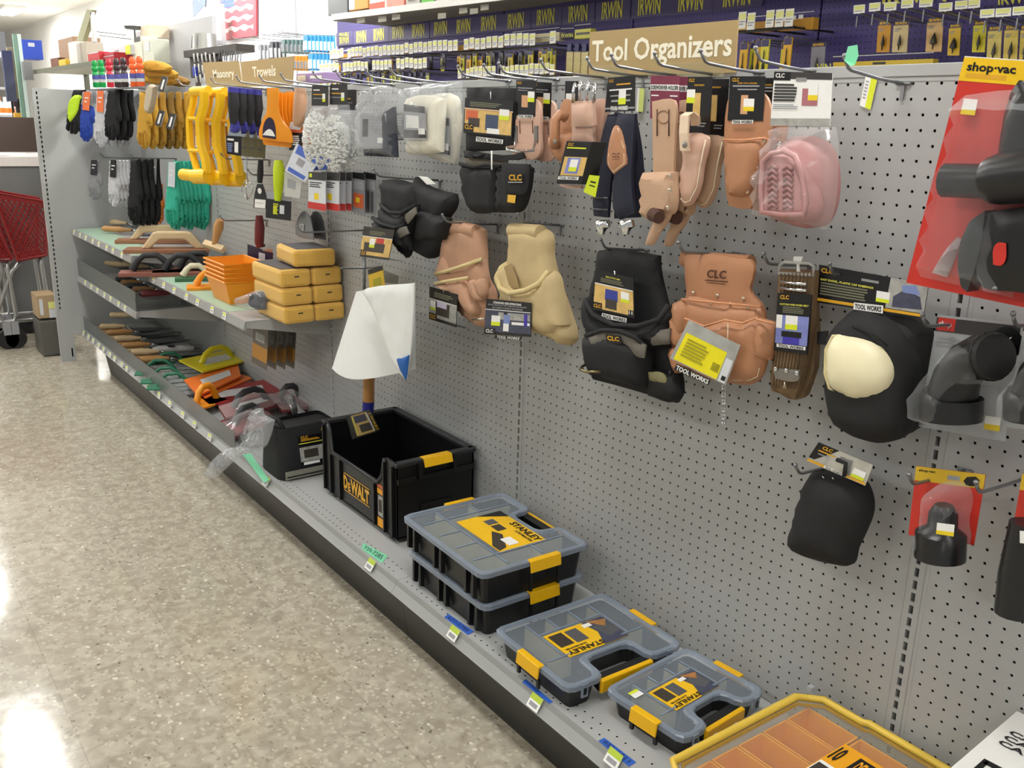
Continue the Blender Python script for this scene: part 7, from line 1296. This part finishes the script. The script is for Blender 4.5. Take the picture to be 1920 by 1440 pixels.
# hanging brush trowel with turned handle
pl = tilt(405, 440, -5, 30); T = thing('jointing_tool', pl.p(410, 415), 'upright turned wooden handle with a crosspiece and steel blade by the slotted strip', 'hand tool')
m = M(); m.tube([pl.p(413, 412, .3), pl.p(410, 425, .3), pl.p(405, 445, .3), pl.p(402, 458, .3)], [.6, .9, .6, .5], 12); m.build('handle', WDT, T, smooth=50); m = M(); m.tube([pl.p(384, 456, .4), pl.p(420, 468, .4)], .7, 4); m.build('crosspiece', WD, T)
soft(T, 'blade', [(396, 462), (415, 470), (423, 488), (388, 486)], pl, MET, .08, 0, step=.5)
# middle left shelf
for (u, v, hm, lb) in ((155, 492, WD, 'pale wooden handled trowel, first in the guarded middle shelf'), (192, 495, WD, 'pale wooden handled trowel, second in the guarded middle shelf'), (230, 497, WD, 'pale wooden handled trowel, third in the guarded middle shelf')): P = hor(21.5).p(u, v); P.z = 19.8; P = Vector((P.x, max(P.y, -13), 19.8)); trowel(P+Vector((0, 0, 1.2)), (.6, .8, -.1), lb, hm, 6, 5)
P = hor(21).p(255, 562); P = Vector((-147.5, -14.6, 19.65)); T = thing('finishing_trowel', P, 'finishing trowel with a dark red grip inside the guarded middle shelf', 'trowel'); d = Vector((.3, .95, 0)); handle(T, P+Vector((-1, .5, 2.4)), d, 5.2, .75, mat('maroon_rubber')); m = M(); m.prism([P+Vector((-3.5, -.3, 0)), P+Vector((.6, -.8, 0)), P+Vector((2.2, 12, 0)), P+Vector((-2, 12.5, 0))], (0, 0, .08)); m.build('blade', MET, T)
m = M(); m.tube([P+Vector((-.9, 1.2, 2.4)), P+Vector((-.9, 1.2, .1))], .12, 6); m.tube([P+Vector((.3, 5, 2.4)), P+Vector((.3, 5, .1))], .12, 6); m.build('post', CHR, T)
for i in range(6): P = Vector((-176+i*4.5, -12, 19.7)); trowel(P, (.35, .9, 0), 'low steel bladed trowel lying in the guarded middle shelf, one of a row', mat('ochre_handle', '#8a6436', .6) if i % 2 else HK, 4, 8, grp='trowels lying in the middle shelf')
# right wall shelf
hC = 26.45
for i, (u, v, lb) in enumerate(((372, 508, 'black handled float at the back of the right wall shelf, right one'), (345, 512, 'black handled float on the right wall shelf, middle one'), (285, 512, 'black handled rubber float wrapped in film, left end of the right wall shelf'))):
    P = hor(26.8).p(u, v); P.z = hC; float_(P, (.35, .93, 0), 11, 4, lb, mat('brick_rubber', '#8a5648', .6), HK, .7, 2.9, name='rubber_float', hr=.55)
P = hor(27).p(400, 536); P.z = hC; float_(P+Vector((-1, 0, 0)), (.3, .95, 0), 8, 4, 'orange plastic float beside the stacked mud pans', ORP, ORP, .5, 2.3, name='plastic_float')
P = hor(27).p(372, 522); P.z = hC; float_(P+Vector((-1.5, 0, 0)), (.3, .95, 0), 7, 3, 'small green based float with a cream grip on the right wall shelf', mat('green_pad', '#3d6a48', .7), mat('cream_grip', '#d6cfb4', .5), .6, 2.0, name='plastic_float')
# stacked mud pans
P = hor(hC).p(424, 573); bx = P.x-8.6; by = P.y
def pan(z, h, lb):
    T = thing('mud_pan', Vector((bx+4.5, by+3, z)), lb, 'mud pan', 'stacked orange mud pans'); m = M(); w, d_, t = 9.0, 6.4, .8
    o0 = [(bx+t, by+t), (bx+w-t, by+t), (bx+w-t, by+d_-t), (bx+t, by+d_-t)]; o1 = [(bx, by), (bx+w, by), (bx+w, by+d_), (bx, by+d_)]; i1 = [(bx+.15, by+.15), (bx+w-.15, by+.15), (bx+w-.15, by+d_-.15), (bx+.15, by+d_-.15)]; i0 = [(a+(.1 if a < bx+4 else -.1), b) for a, b in o0]
    V = [(*p, z) for p in o0]+[(*p, z+h) for p in o1]+[(*p, z+h) for p in i1]+[(*p, z+.15) for p in i0]
    m.add(V, [(3, 2, 1, 0)]+[(i+4*r, (i+1) % 4+4*r, (i+1) % 4+4*r+4, i+4*r+4) for r in range(3) for i in range(4)]+[(12, 13, 14, 15)]); m.build('basin', ORP, T)
    m = M(); L = [Vector((x, y, z+h)) for x, y in ((bx-.15, by-.15), (bx+w+.15, by-.15), (bx+w+.15, by+d_+.15), (bx-.15, by+d_+.15))]; m.tube(L, .16, 5, closed=True); m.build('rolled_lip', ORP, T)
for i in range(5): pan(hC+i*.68, 3.6, 'orange plastic mud pan, %s of the stack of five' % ('bottom one', 'second from bottom', 'middle one', 'second from top', 'top one')[i])
# sponges: three layers of two plus one on top
SPG = mat('yellow_sponge', '#e9b850', .8, vary=.08, scale=60, bump=.5, bscale=300); FLM = mat('tight_film', '#f6e9c0', .12, kind='clear', a=.04, spec=.9)
f0 = side(-96.3); P1 = f0.p(545, 590); yL = P1.y
for r in range(3):
    for c in range(2):
        y0_, z0_ = (-9.6, -4.85)[c]-r*.1, hC+.02+r*2.6; T = thing('grout_sponge', Vector((-100, y0_+2, z0_)), 'yellow sponge wrapped in clear film, %s layer, %s' % (('bottom', 'middle', 'third')[r], ('aisle side', 'board side')[c]), 'sponge', 'film wrapped yellow sponges')
        x0_, x1_ = -101.6-r*.3, -90.8-.2*r; m = M(); m.b2((x0_, y0_, z0_), (x1_, y0_+4.65, z0_+2.5)); sp = m.build('sponge', SPG, T, bevel=.5)
        m = M(); m.b2((x0_-.07, y0_-.07, z0_), (x1_+.1, y0_+4.7, z0_+2.55)); m.build('film', FLM, T, bevel=.5); m = M(); m.box((x1_+.02, y0_+2.4, z0_+1.5), (.05, .7, .18)); m.build('ink_mark', BLK, sp)
        if r == 2: m = M(); m.b2((x0_+.8, y0_+.4, z0_+2.53), (x1_-.8, y0_+3.7, z0_+2.58)); m.build('paper_insert', mat('slate_print', '#5b5a60', .5), sp)
T = thing('grout_sponge', Vector((-100, -4, hC+8.4)), 'single yellow sponge lying askew on top of the sponge stack', 'sponge', 'film wrapped yellow sponges'); R = Matrix.Rotation(math.radians(-6), 3, 'Z'); m = M(); m.box((-95.2, -4.2, hC+9.2), (8.6, 6.2, 2.4), R=R); sp = m.build('sponge', SPG, T, bevel=.5); m = M(); m.box((-95.2, -4.2, hC+10.45), (6.8, 4.8, .06), R=R); m.build('paper_insert', mat('slate_print'), sp); m = M(); m.box((-95.2, -4.2, hC+9.22), (8.75, 6.35, 2.46), R=R); m.build('film', FLM, T, bevel=.5)
pl = Pl(hor(hC+1.5).p(475, 572), (.8, .6, 0), (0, 0, 1), Vector((.6, -.8, 0))); T = thing('bagged_knob_set', hor(hC).p(478, 578), 'clear bag with grey rubber parts in front of the yellow sponges', 'plastic bag'); soft(T, 'grey_parts', [(468, 552), (490, 548), (503, 560), (500, 580), (478, 580), (466, 570)], pl, mat('slate_foam'), .5, .8, .6, .5, step=.35, wf=1.4); soft(T, 'film', [(438, 560), (450, 556), (465, 550), (480, 545), (503, 549), (506, 582), (480, 582), (445, 574)], pl, BAGM, .6, 1.0, .7, .5, step=.4, wf=1.4)
# packs hanging under the right shelf
for i in range(4):
    P = wall(-9+i*1.6).p(475+i*17, 604); 
    if i == 0: T0 = thing('brush_pack', P, 'orange and clear tool pack hanging under the right wall shelf', 'tool pack', 'packs under the right wall shelf'); q = Quad(P, P+Vector((6, 0, 0)), P+Vector((6, -.6, -6.2)), P+Vector((0, -.6, -6.2))); card(T0, q, .06, mat('smoky_print', '#5f5348', .4), [(0, .5, 1, .85, mat('amber_bristle', '#b8822e', .6)), (.2, .2, .8, .4, FOG)]); m = M(); m.tube([P+Vector((3, .2, 0)), P+Vector((3, .2, .9))], .1, 5); m.build('hanger', STEEL, T0); P0 = P
    else: dup(T0, P-P0)
# ================================================================ goods on the left base deck
hb = DZ+.05
for i in range(17):
    P = Vector((-186+i*2.25, -14.6+.3*math.sin(i*2.2), hb+(.9 if i % 3 == 1 else 0))); trowel(P, (.32+.08*math.sin(i), .95, 0), 'wooden handled finishing trowel in the crowded left base deck row', WD if i % 2 else WDT, 5.2, 9, 3.2, grp='wooden handled trowels on the base deck')
T = trowel(Vector((-188.5, -11, hb+2.4)), (.5, .85, 0), 'light wooden grip propped high at the far left end of the base deck', WD, 5.5, 5)
for i in range(8):
    x = -148+i*2.9; P = Vector((x, -8.2+.4*math.sin(i), hb+.05)); T = thing('packed_blade', P, 'long steel blade in clear sleeve, one of a row on the left base deck', 'trowel blade', 'sleeved steel blades')
    m = M(); m.prism([P+Vector((-1, -6.5, 0)), P+Vector((1.2, -6.6, 0)), P+Vector((3.4, 6, 0)), P+Vector((1.2, 6.2, 0))], (0, 0, .5)); b_ = m.build('blade', MET if i % 2 else mat('dark_steel'), T); m = M(); m.prism([P+Vector((-1.1, -6.8, .52)), P+Vector((1.3, -6.9, .52)), P+Vector((3.5, 6.2, .52)), P+Vector((1.1, 6.4, .52))], (0, 0, .05)); m.build('sleeve', mat('glossy_sleeve', '#c9cdd0', .08, kind='clear', a=.25, spec=.9), T)
P = hor(hb+1.6).p(325, 654); T = thing('chrome_sleeve_blade', P, 'white handled long blade with a small black and white sticker', 'trowel'); m = M(); d = Vector((.35, .93, 0)); m.tube([P-d*4, P-d*3, P+d*3, P+d*4], [.4, .75, .75, .4], 10); m.build('grip', mat('silver_card'), T, smooth=50); m = M(); m.box(P+Vector((.3, -.5, .75)), (1.4, 1.4, .06)); m.build('sticker', BLK, T)
def slab(pts, h, mt, lb, lab_=None, arch=None, th=.35, name='plastic_float', lift=0, cat='float'):
    P = [hor(h+lift*i/3).p(*p) for i, p in enumerate(pts)]; C = sum(P, Vector())/4; T = thing(name, C, lb, cat); m = M(); m.prism(P if (P[1]-P[0]).cross(P[2]-P[1]).z > 0 else P[::-1], (0, 0, th)); b_ = m.build('board', mt, T, bevel=.04)
    q = Quad(*[p+Vector((0, 0, th)) for p in P]); 
    if q.n.z < 0: q.n = -q.n
    if lab_: m = M(); q.patch(m, .22, .3, .8, .7, 0, .05); m.build('paper_label', mat('pale_slip'), b_)
    if arch: m = M(); a, c = q.at(*arch[0]), q.at(*arch[1]); k = arch[2]; m.tube([a, a.lerp(c, .15)+q.n*k*.7, a.lerp(c, .35)+q.n*k, a.lerp(c, .65)+q.n*k, a.lerp(c, .85)+q.n*k*.7, c], .55, 8); m.build('grip', arch[3] if len(arch) > 3 else mt, T, smooth=50)
    return T
YF = mat('lemon_plastic', '#e0d21f', .4, vary=.05); OF = mat('bright_orange_plastic', '#f07a2c', .4, vary=.05); RF = mat('crimson_plastic', '#9c1f22', .4, vary=.06); GF = mat('green_plastic', '#2f7a5a', .4, vary=.1)
slab([(335, 678), (440, 656), (456, 680), (380, 700)], hb+2.6, YF, 'bright yellow plastic float with arched grip on the left base deck', True, ((.2, .55), (.85, .45), 2.2))
slab([(345, 715), (446, 684), (452, 708), (372, 745)], hb+2.0, OF, 'upper orange plastic float with a pale label on the left base deck', True)
slab([(368, 738), (455, 705), (472, 712), (385, 750)], hb+1.4, OF, 'lower orange plastic float peeking out below the labelled one')
slab([(362, 736), (518, 712), (526, 745), (392, 762)], hb+1.2, RF, 'dark red plastic float with a long white label on the left base deck', True)
slab([(348, 757), (400, 742), (428, 752), (372, 772)], hb+1.2, ORP, 'orange float with a big half round grip near the clear guard', None, ((.15, .5), (.85, .5), 2.6))
for i, (u, v) in enumerate(((300, 690), (312, 705), (325, 716), (318, 676))): P = hor(hb+1).p(u, v); T, A = float_(Vector((P.x, P.y, hb)), (.35, .93, 0), 9, 3, 'green plastic float with arched grip, %s of the green group' % ('leftmost', 'second', 'third', 'rearmost')[i], GF, GF, .3, 2.2, name='plastic_float', hr=.3)
MRN = mat('maroon_pad', '#7d3436', .6, vary=.12)
for i, (pts, h, lb) in enumerate([([(410, 768), (510, 742), (530, 760), (425, 792)], 1.6, 'maroon rubber float in film with a white barcode label'), ([(405, 800), (500, 775), (515, 790), (440, 825)], .6, 'maroon rubber float in film nearest the clear bag'), ([(500, 745), (560, 740), (590, 765), (530, 775)], 1.2, 'maroon rubber float in film lying at the back by the board'), ([(545, 752), (600, 748), (625, 765), (565, 775)], .4, 'maroon rubber float in film beside the black tote corner')]):
    T = slab(pts, hb+h, MRN, lb, i == 0, ((.2, .5), (.8, .5), 2.2, mat('charcoal_grip', '#38383a', .5)), .8, 'rubber_float')
    P = [hor(hb+h+.9).p(*p) for p in pts]; m = M(); g = Quad(*P); m.grid(lambda s, t: g.at(s, t)+Vector((0, 0, .5+1.8*math.sin(s*math.pi)*math.sin(t*math.pi)+.25*noise.noise(Vector((s*6, t*6, i))))), 10, 6); m.build('film', BAGM2, T, smooth=True)
P = hor(hb+2).p(548, 765); pl = Pl(P, (.5, .86, 0), (0, 0, 1), Vector((.86, -.5, 0))); T = thing('wrapped_steel_tool', Vector((P.x, P.y, hb)), 'silver tool in crinkled clear film standing up behind the black bag', 'tool pack'); soft(T, 'film', [(530, 745), (545, 738), (558, 760), (580, 780), (575, 795), (552, 798), (545, 770)], pl, mat('silver_film', '#c9c9c9', .15, .6, vary=.4, scale=50), .3, .5, .5, .5, step=.35, wf=1.5)
P = hor(hb).p(598, 775); m = M(); m.tube([Vector((P.x+1.8*math.cos(a), -3.0, hb+1.9+1.8*math.sin(a))) for a in [k*math.pi/8 for k in range(-1, 10)]], .45, 8); tag(m.build('rubber_hook', mat('charcoal_grip'), loc=Vector((P.x, -3, hb)), smooth=True), 'dark grey rubber arch standing against the board behind the maroon floats', 'hand tool')
# ================================================================ beyond the end panel: rear shelves, counter, carts, bottle shelves
hr = 67.9; MG = mat('mid_grey_steel', '#9b9ca0', .45); OLV = mat('olive_steel', '#6d6f5e', .5)
m = M(); m.b2((-340, 4, hr-.5), (-236, 22, hr)); m.b2((-340, 3.8, hr-1.2), (-236, 4.2, hr+.1)); m.b2((-338, 21, 0), (-336, 22.5, hr)); m.b2((-240, 21, 0), (-238, 22.5, hr)); tag(m.build('high_shelf', OLV, loc=(-290, 12, hr)), 'olive grey high shelf behind the end panel, loaded with boxes', 'shelf')
m = M(); m.b2((-262, 19, 40), (-196, 20, 77)); tag(m.build('back_panel', mat('pale_steel_panel', '#c9cacd', .5), loc=(-230, 19.5, 40)), 'pale grey shelf back panel rising behind the chalk bottles', 'panel')
boxpx('carton', 112, 140, 69, 113, 8, 8, '#a08064', 'tall brown cardboard box on the high shelf behind the end panel')
boxpx('carton', 96, 111, 108, 127, 6, 5, '#7c4f3c', 'small dark brown box at the left of the high shelf')
boxpx('tin_can', 111, 124, 111, 127, 5, 3, '#e8c33a', 'little yellow tin on the high shelf behind the end panel', 'can')
boxpx('carton', 131, 146, 77, 120, 6, 6, '#efece6', 'white box on the high shelf beside the leaning plank')
boxpx('carton', 144, 163, 78, 120, 7, 5, '#b9b0a0', 'beige box below the leaning wooden plank')
boxpx('parts_bin', 166, 188, 97, 121, 5, 5, '#c8323a', 'red plastic bin, left of two on the high shelf', 'bin', extra=[(.1, .02, .9, .1, mat('pale_slip'))])
boxpx('parts_bin', 194, 215, 98, 123, 6, 5, '#b82c38', 'red plastic bin, right of two beside the barcode carton', 'bin', extra=[(0, .25, 1, .3, mat('pale_slip'))])
boxpx('carton', 209, 246, 86, 104, 9, 5, '#e3e4e6', 'white carton with a barcode and a yellow end', extra=[(.75, 0, 1, 1, LIM), (.2, .35, .42, .8, GRYP)])
boxpx('carton', 250, 268.5, 68, 120, 10, 4, '#e9e6d2', 'tall cream carton with a dark top under the round dish', extra=[(.3, 0, .9, .18, BLK), (.05, .25, .2, .6, mat('tool_grey'))])
boxpx('carton', 270, 289, 72, 118, 10, 4, '#d9dccb', 'pale green grey carton right of the cream one', extra=[(.2, .1, .7, .5, mat('pale_slip'))])
boxpx('carton', 264, 281, 46, 72, 13, 5, '#e3d2bb', 'pale beige carton standing high behind the round dish')
p = wall(8); m = M(); m.prism([p.p(*c) for c in ((143, 76), (155, 77), (173, 19), (163, 17))], (0, 1.2, 0)); T = tag(m.build('wooden_plank', mat('grey_green_wood', '#a5a583', .7, vary=.15), loc=p.p(150, 77)), 'weathered plank leaning up from the beige box', 'plank')
m = M(); m.prism([p.p(*c) for c in ((172, 80), (178, 78), (173, 22), (169, 24))], (0, .6, 0)); tag(m.build('metal_strip', mat('pale_steel', '#d2d2d6', .4), loc=p.p(175, 78)), 'thin pale strip leaning against the top of the plank', 'strip')
P = wall(12).p(252, 55); m = M(); m.lathe([(.3, -.2), (2.2, 0), (2.6, .7), (2.3, .75), (.5, .4)], P, (0, 0, 1), 18); m.tube([P, P-Vector((0, 0, 12))], .2, 6); tag(m.build('round_dish', mat('dark_dish', '#5c605e', .5), loc=P), 'dark round dish on a thin stand above the cartons', 'dish')
for i, (u, v) in enumerate(((205, 60), (222, 62), (235, 70))): P = wall(18.9).p(u+14, v+4); m = M(); m.tube([P, (P.x-.5, 10, P.z+.5), (P.x-.6, 9.3, P.z+1.2)], .15, 6); tag(m.build('wall_hook', STEEL, loc=P), 'thin hook on the pale panel above the barcode carton, %s' % ('left', 'middle', 'right')[i], 'hook')
# galvanised can, folding rack and dark hanging display
P = wall(16).p(385, 95); Q = wall(16).p(385, 63); h = Q.z-P.z; T = thing('metal_can', P, 'tall ribbed galvanised can standing left of the grey post', 'can'); m = M(); m.lathe([(2.9, 0), (2.5, h), (2.2, h), (2.2, h-.4)], P, (0, 0, 1), 18); m.build('can_body', mat('galvanised_sheet', '#b4b5ae', .35, .6, vary=.2, scale=8), T, smooth=30)
for k in (-1.6, 0, 1.6): m = M(); m.tube([P+Vector((k, -2.6, .5)), P+Vector((k*.9, -2.3, h-.5))], .15, 5); m.build('seam', MG, T)
a, b = wall(14).p(352, 96), wall(14).p(452, 101); T = thing('peg_display', a, 'dark display rack with dangling white clips behind the masonry sign', 'display rack')
m = M(); m.b2((a.x, 13, a.z-1.5), (b.x, 17, a.z)); m.b2((a.x+1, 15, 0), (a.x+2, 16, a.z-1.2)); m.b2((a.x+.5, 14.2, a.z-6), (b.x-14, 15, a.z-1)); m.build('rack_body', mat('dark_bronze', '#3b342e', .5, vary=.2), T)
for i, (u, v) in enumerate(((364, 108), (371, 107), (379, 109), (386, 106), (394, 110), (402, 107), (366, 128), (373, 127), (380, 130), (368, 146), (376, 147), (384, 146))):
    C = wall(12.7).p(u, v); m = M(); m.tube([C+Vector((0, 0, .9)), C, C+Vector((.3, 0, -1.0))], .22, 6); m.build('white_clip', WHT, T, smooth=True)
for i in range(9): C = wall(12.7).p(410+i*5, 106+i*.6); m = M(); m.tube([C+Vector((0, .3, 1.4)), C+Vector((.25*(-1)**i, 0, -.6))], .12, 5); m.build('wire_clip', STEEL, T)
boxpx('parts_bin', 361, 368, 125, 143, 12.6, .5, '#2f3fae', 'tiny blue item hanging among the white clips', 'clip')
a, b = wall(50).p(300, 86), wall(50).p(370, 74); T = thing('wall_shelf', a, 'distant pale grey shelf on a bracket stand left of the galvanised can', 'shelf'); m = M(); m.b2((a.x, 44, a.z-.8), (b.x, 60, a.z+.3)); m.build('shelf_top', MG, T); m = M(); c = wall(50).p(323, 90); m.b2((c.x-.7, 50, 20), (c.x+.7, 51.4, a.z-.8)); m.prism([(c.x-6, 50.5, a.z-.8), (c.x+8, 50.5, a.z-.8), (c.x, 50.5, a.z-4.5)], (0, .8, 0)); m.build('bracket_stand', MG, T)
# ---- counter, blue bin, posts
pA = -226; S = side(pA)
def sbox(name, u0, v0, u1, v1, x, dep, col, lb, cat, bev=.1, rough=.5, extra=None, pole=False):   # box whose face looks along +x at plane x
    a, b = side(x).p(u0, v1), side(x).p(u1, v0); T = thing(name, Vector((x-dep/2, (a.y+b.y)/2, min(a.z, b.z))), lb, cat); m = M(); m.b2((x-dep, a.y, min(a.z, b.z)), (x, b.y, max(a.z, b.z))); o = m.build('body', mat(col+'_panel', col, rough), T, bevel=bev)
    if extra: q = Quad((x, a.y, b.z), (x, b.y, b.z), (x, b.y, a.z), (x, a.y, a.z)); m = M(); ms = []; [(ms.append(e[4]), q.patch(m, *e[:4], len(ms)-1, .05)) for e in extra]; m.build('printed_artwork', ms, o)
    if pole: m = M(); m.b2((x-dep*.6, (a.y+b.y)/2-.4, 0), (x-dep*.4, (a.y+b.y)/2+.4, a.z)); m.build('pole', mat('dark_bar'), T)
    return T
T = thing('service_counter', (-246, -20, 0), 'grey service counter with a pale cluttered top left of the end panel', 'counter')
a, b = S.p(-30, 296), S.p(95, 296)
m = M(); m.b2((pA-40, a.y, 4), (pA, b.y+6, a.z-2)); m.build('counter_body', mat('counter_grey', '#6f706e', .5), T); m = M(); m.b2((pA-40, a.y, 0), (pA-1, b.y+6, 4)); m.build('toe_kick', GREYD, T)
m = M(); m.b2((pA-40, a.y-.3, a.z-2), (pA+.6, b.y+6, a.z+.3)); m.build('counter_top', mat('worn_white_top', '#d6d0ca', .4, vary=.06), T, bevel=.1)
zt_ = a.z+.3; m = M(); m.b2((pA-30, a.y, zt_), (pA-29, b.y+6, zt_+9)); m.build('splash_board', mat('dark_brown_board', '#41332b', .6), T)
for i, (x, y, w, l, r) in enumerate(((-8, -16, 5, 9, .5), (-12, -21, 6, 8, -.4), (-6, -24, 7, 5, .2))):
    m = M(); m.box((pA+x, y, zt_+.15+.05*i), (w, l, .3), R=Matrix.Rotation(r, 3, 'Z')); tag(m.build('paper_pad', mat('bright_paper', '#f0eeec', .6), loc=(pA+x, y, zt_)), 'white paper pad on the counter, %s' % ('nearest the end panel', 'middle one', 'leftmost')[i], 'paper')
sbox('storage_bin', 44, 76, 78, 110, -330, 10, '#2b50c8', 'bright blue plastic bin high on the far green post', 'bin', extra=[(.3, .15, .62, .35, mat('ice_print'))])
for (u0, u1, c, lb) in ((34, 41, '#7fa392', 'green steel post beneath the blue bin'), (42, 49, '#d9efec', 'white steel post right of the green one')):
    a = side(-328).p(u0, 150); b = side(-328).p(u1, 150); m = M(); m.b2((-330, a.y, 0), (-328.5, b.y, 79)); tag(m.build('shelf_post', mat(c+'_post', c, .5), loc=(-329, a.y, 0)), lb, 'post')
sbox('wire_basket', 46, 116, 60, 150, -327, 3, '#8d9092', 'grey wire rack of tools right of the white post', 'rack', rough=.4)
for i, (v, lb) in enumerate(((215, 'upper tier'), (262, 'lower tier'), (162, 'top tier'))):
    a, b = side(-378).p(-20, v), side(-378).p(26, v); T = thing('bottle_shelf', (-384, a.y, a.z), 'far bottle shelf at the left edge, %s' % lb, 'shelf'); m = M(); m.b2((-392, a.y, a.z-.8), (-378, b.y+2, a.z)); m.b2((-391.5, b.y+1, 0), (-390, b.y+2, a.z)); m.build('shelf_top', MG, T)
    if i < 2:
        for k in range(4):
            P = side(-381).p(-10+k*11 if i == 0 else -6+k*10, v-1); P.z = a.z; T = thing('spray_bottle', P, 'small %s bottle on the %s of the far shelf, number %s' % (('orange and white', 'pale blue white')[i], lb, ('one', 'two', 'three', 'four')[k]), 'bottle', 'bottles on the far shelf %s' % lb)
            m = M(); m.lathe([(1.1, 0), (1.2, .3), (1.2, 4.2), (.6, 5.2)], P, (0, 0, 1), 12); bb = m.build('bottle_body', mat('bottle_white' if i == 0 else 'bottle_blue', '#e9eaf0' if i == 0 else '#c3cbdc', .35), T, smooth=40)
            m = M(); m.lathe([(.6, 5.2), (.65, 6.6), (.1, 6.7)], P, (0, 0, 1), 10); m.build('cap', OF if i == 0 and k % 2 else WHT, T, smooth=40)
            if i == 0: m = M(); m.lathe([(1.23, .8), (1.23, 2.6)], P, (0, 0, 1), 12, cap=False); m.build('label', OF, bb, smooth=True)
for i, (u0, u1, v0, v1, c, lb) in enumerate(((14, 22, 95, 190, '#4a4d68', 'dark blue long handled tool'), (24, 32, 90, 185, '#9a8f68', 'khaki bundle of long tools'), (27, 33, 150, 200, '#4d3038', 'dark maroon tool bundle'))): sbox('tool_bundle', u0, v0, u1, v1, -340-i*3, 2, c, lb+' standing at the far left shelf', 'tools', pole=True)
sbox('packaged_goods', 33, 212, 44, 262, -336, 3, '#d9a53c', 'amber packaged goods low on the green post', 'package', pole=True)
sbox('stock_carton', -12, 60, 8, 112, -376, 6, '#5a5c60', 'grey stock item at the extreme left edge, top tier', 'box', extra=[(.1, .7, .9, .9, mat('ice_print'))])
# ---- red shopping carts
CR = mat('cart_red', '#861a1b', .35, vary=.08); CRD = mat('cart_dark_red', '#6f1a18', .5)
def cart(x, TLp, TRp, BRp, BLp, lb, dep=11):
    S = side(x); c = [S.p(*p) for p in (TLp, TRp, BRp, BLp)]; q = Quad(*c); T = thing('shopping_cart', Vector((x-8, (c[0].y+c[1].y)/2, 0)), lb, 'shopping cart')
    for k, (dx, nm) in enumerate(((0, 'front'), (-dep, 'rear'))):
        m = M(); o = Vector((dx, 0, 0))
        m.tube([p+o for p in c], .45, 6, closed=True); n = 9
        for i in range(-n, n+1):
            for sgn in (1, -1):
                pts = []
                for j in range(25):
                    t = j/24; s_ = (i/n)+t*.9 if sgn == 1 else (i/n+.9)-t*.9
                    if 0 <= s_ <= 1: pts.append(q.at(s_, .08+.9*t)+o)
                if len(pts) > 2: m.tube([pts[0], pts[-1]], .16, 4)
        m.prism([q.at(s, t)+o for s, t in ((0, 0), (1, 0), (1, .09), (0, .09))], (-.3, 0, 0)); m.build('basket_side', CR, T)
    m = M(); m.prism([c[3], c[2], c[2]-Vector((dep, 0, 0)), c[3]-Vector((dep, 0, 0))], (0, 0, -.4)); m.build('basket_floor', CRD, T)
    m = M(); f = .5
    for dx in (-1, -dep+1):
        A_, B_ = c[3]+Vector((dx, .5, -.6)), c[2]+Vector((dx, -1, -.6)); m.tube([A_, A_+Vector((0, -2, -2)), (A_.x, A_.y-6, 9), (A_.x, A_.y-5, 6.5), (B_.x, B_.y, 6.5), (B_.x, B_.y+.6, 8), (B_.x, B_.y, B_.z-2), B_], .5, 8)
    m.tube([(x-1, c[3].y-4.5, 6.5), (x-dep+1, c[3].y-4.5, 6.5)], .5, 8); m.build('tube_frame', mat('satin_chrome', '#a8a9a8', .3, .8), T, smooth=True)
    for dx in (-1, -dep+1):
        for yy in (c[3].y-4, c[2].y-1): C = Vector((x+dx-.5, yy, 2.4)); m = M(); m.lathe([(2.3, 0), (2.4, .2), (2.4, 1.0), (2.3, 1.2)], C, (1, 0, 0), 18); w_ = m.build('caster', mat('black_rubber'), T, smooth=40); m = M(); m.box(C+Vector((.6, 0, 2.6)), (1.8, 1.6, 3)); m.build('caster_fork', MG, w_)
    m = M(); m.tube([c[0]+Vector((.3, -1, 1.5)), c[0]+Vector((-dep-.3, -1, 1.5))], .55, 8); m.build('handle', CRD, T, smooth=True)
cart(-211, (-12, 360), (88, 378), (86, 478), (34, 488), 'red lattice shopping cart parked behind the end panel')
cart(-211, (-120, 372), (-26, 380), (22, 486), (-40, 492), 'second red shopping cart at the left edge')
sbox('cardboard_carton', 73, 552, 105, 598, -201, 7, '#b39a76', 'opened cardboard carton at the foot of the end panel', 'box', extra=[(.1, .15, .28, .85, mat('pale_slip')), (.55, .3, .9, .6, mat('pale_yellow_tag')), (.55, .62, .95, 1, mat('pale_slip'))])
sbox('steel_plinth', 82, 600, 120, 668, -199.5, 9, '#5d5b55', 'dark grey steel plinth under the opened carton', 'plinth')
for o in bpy.data.objects:
    if '_o' in o: del o['_o']
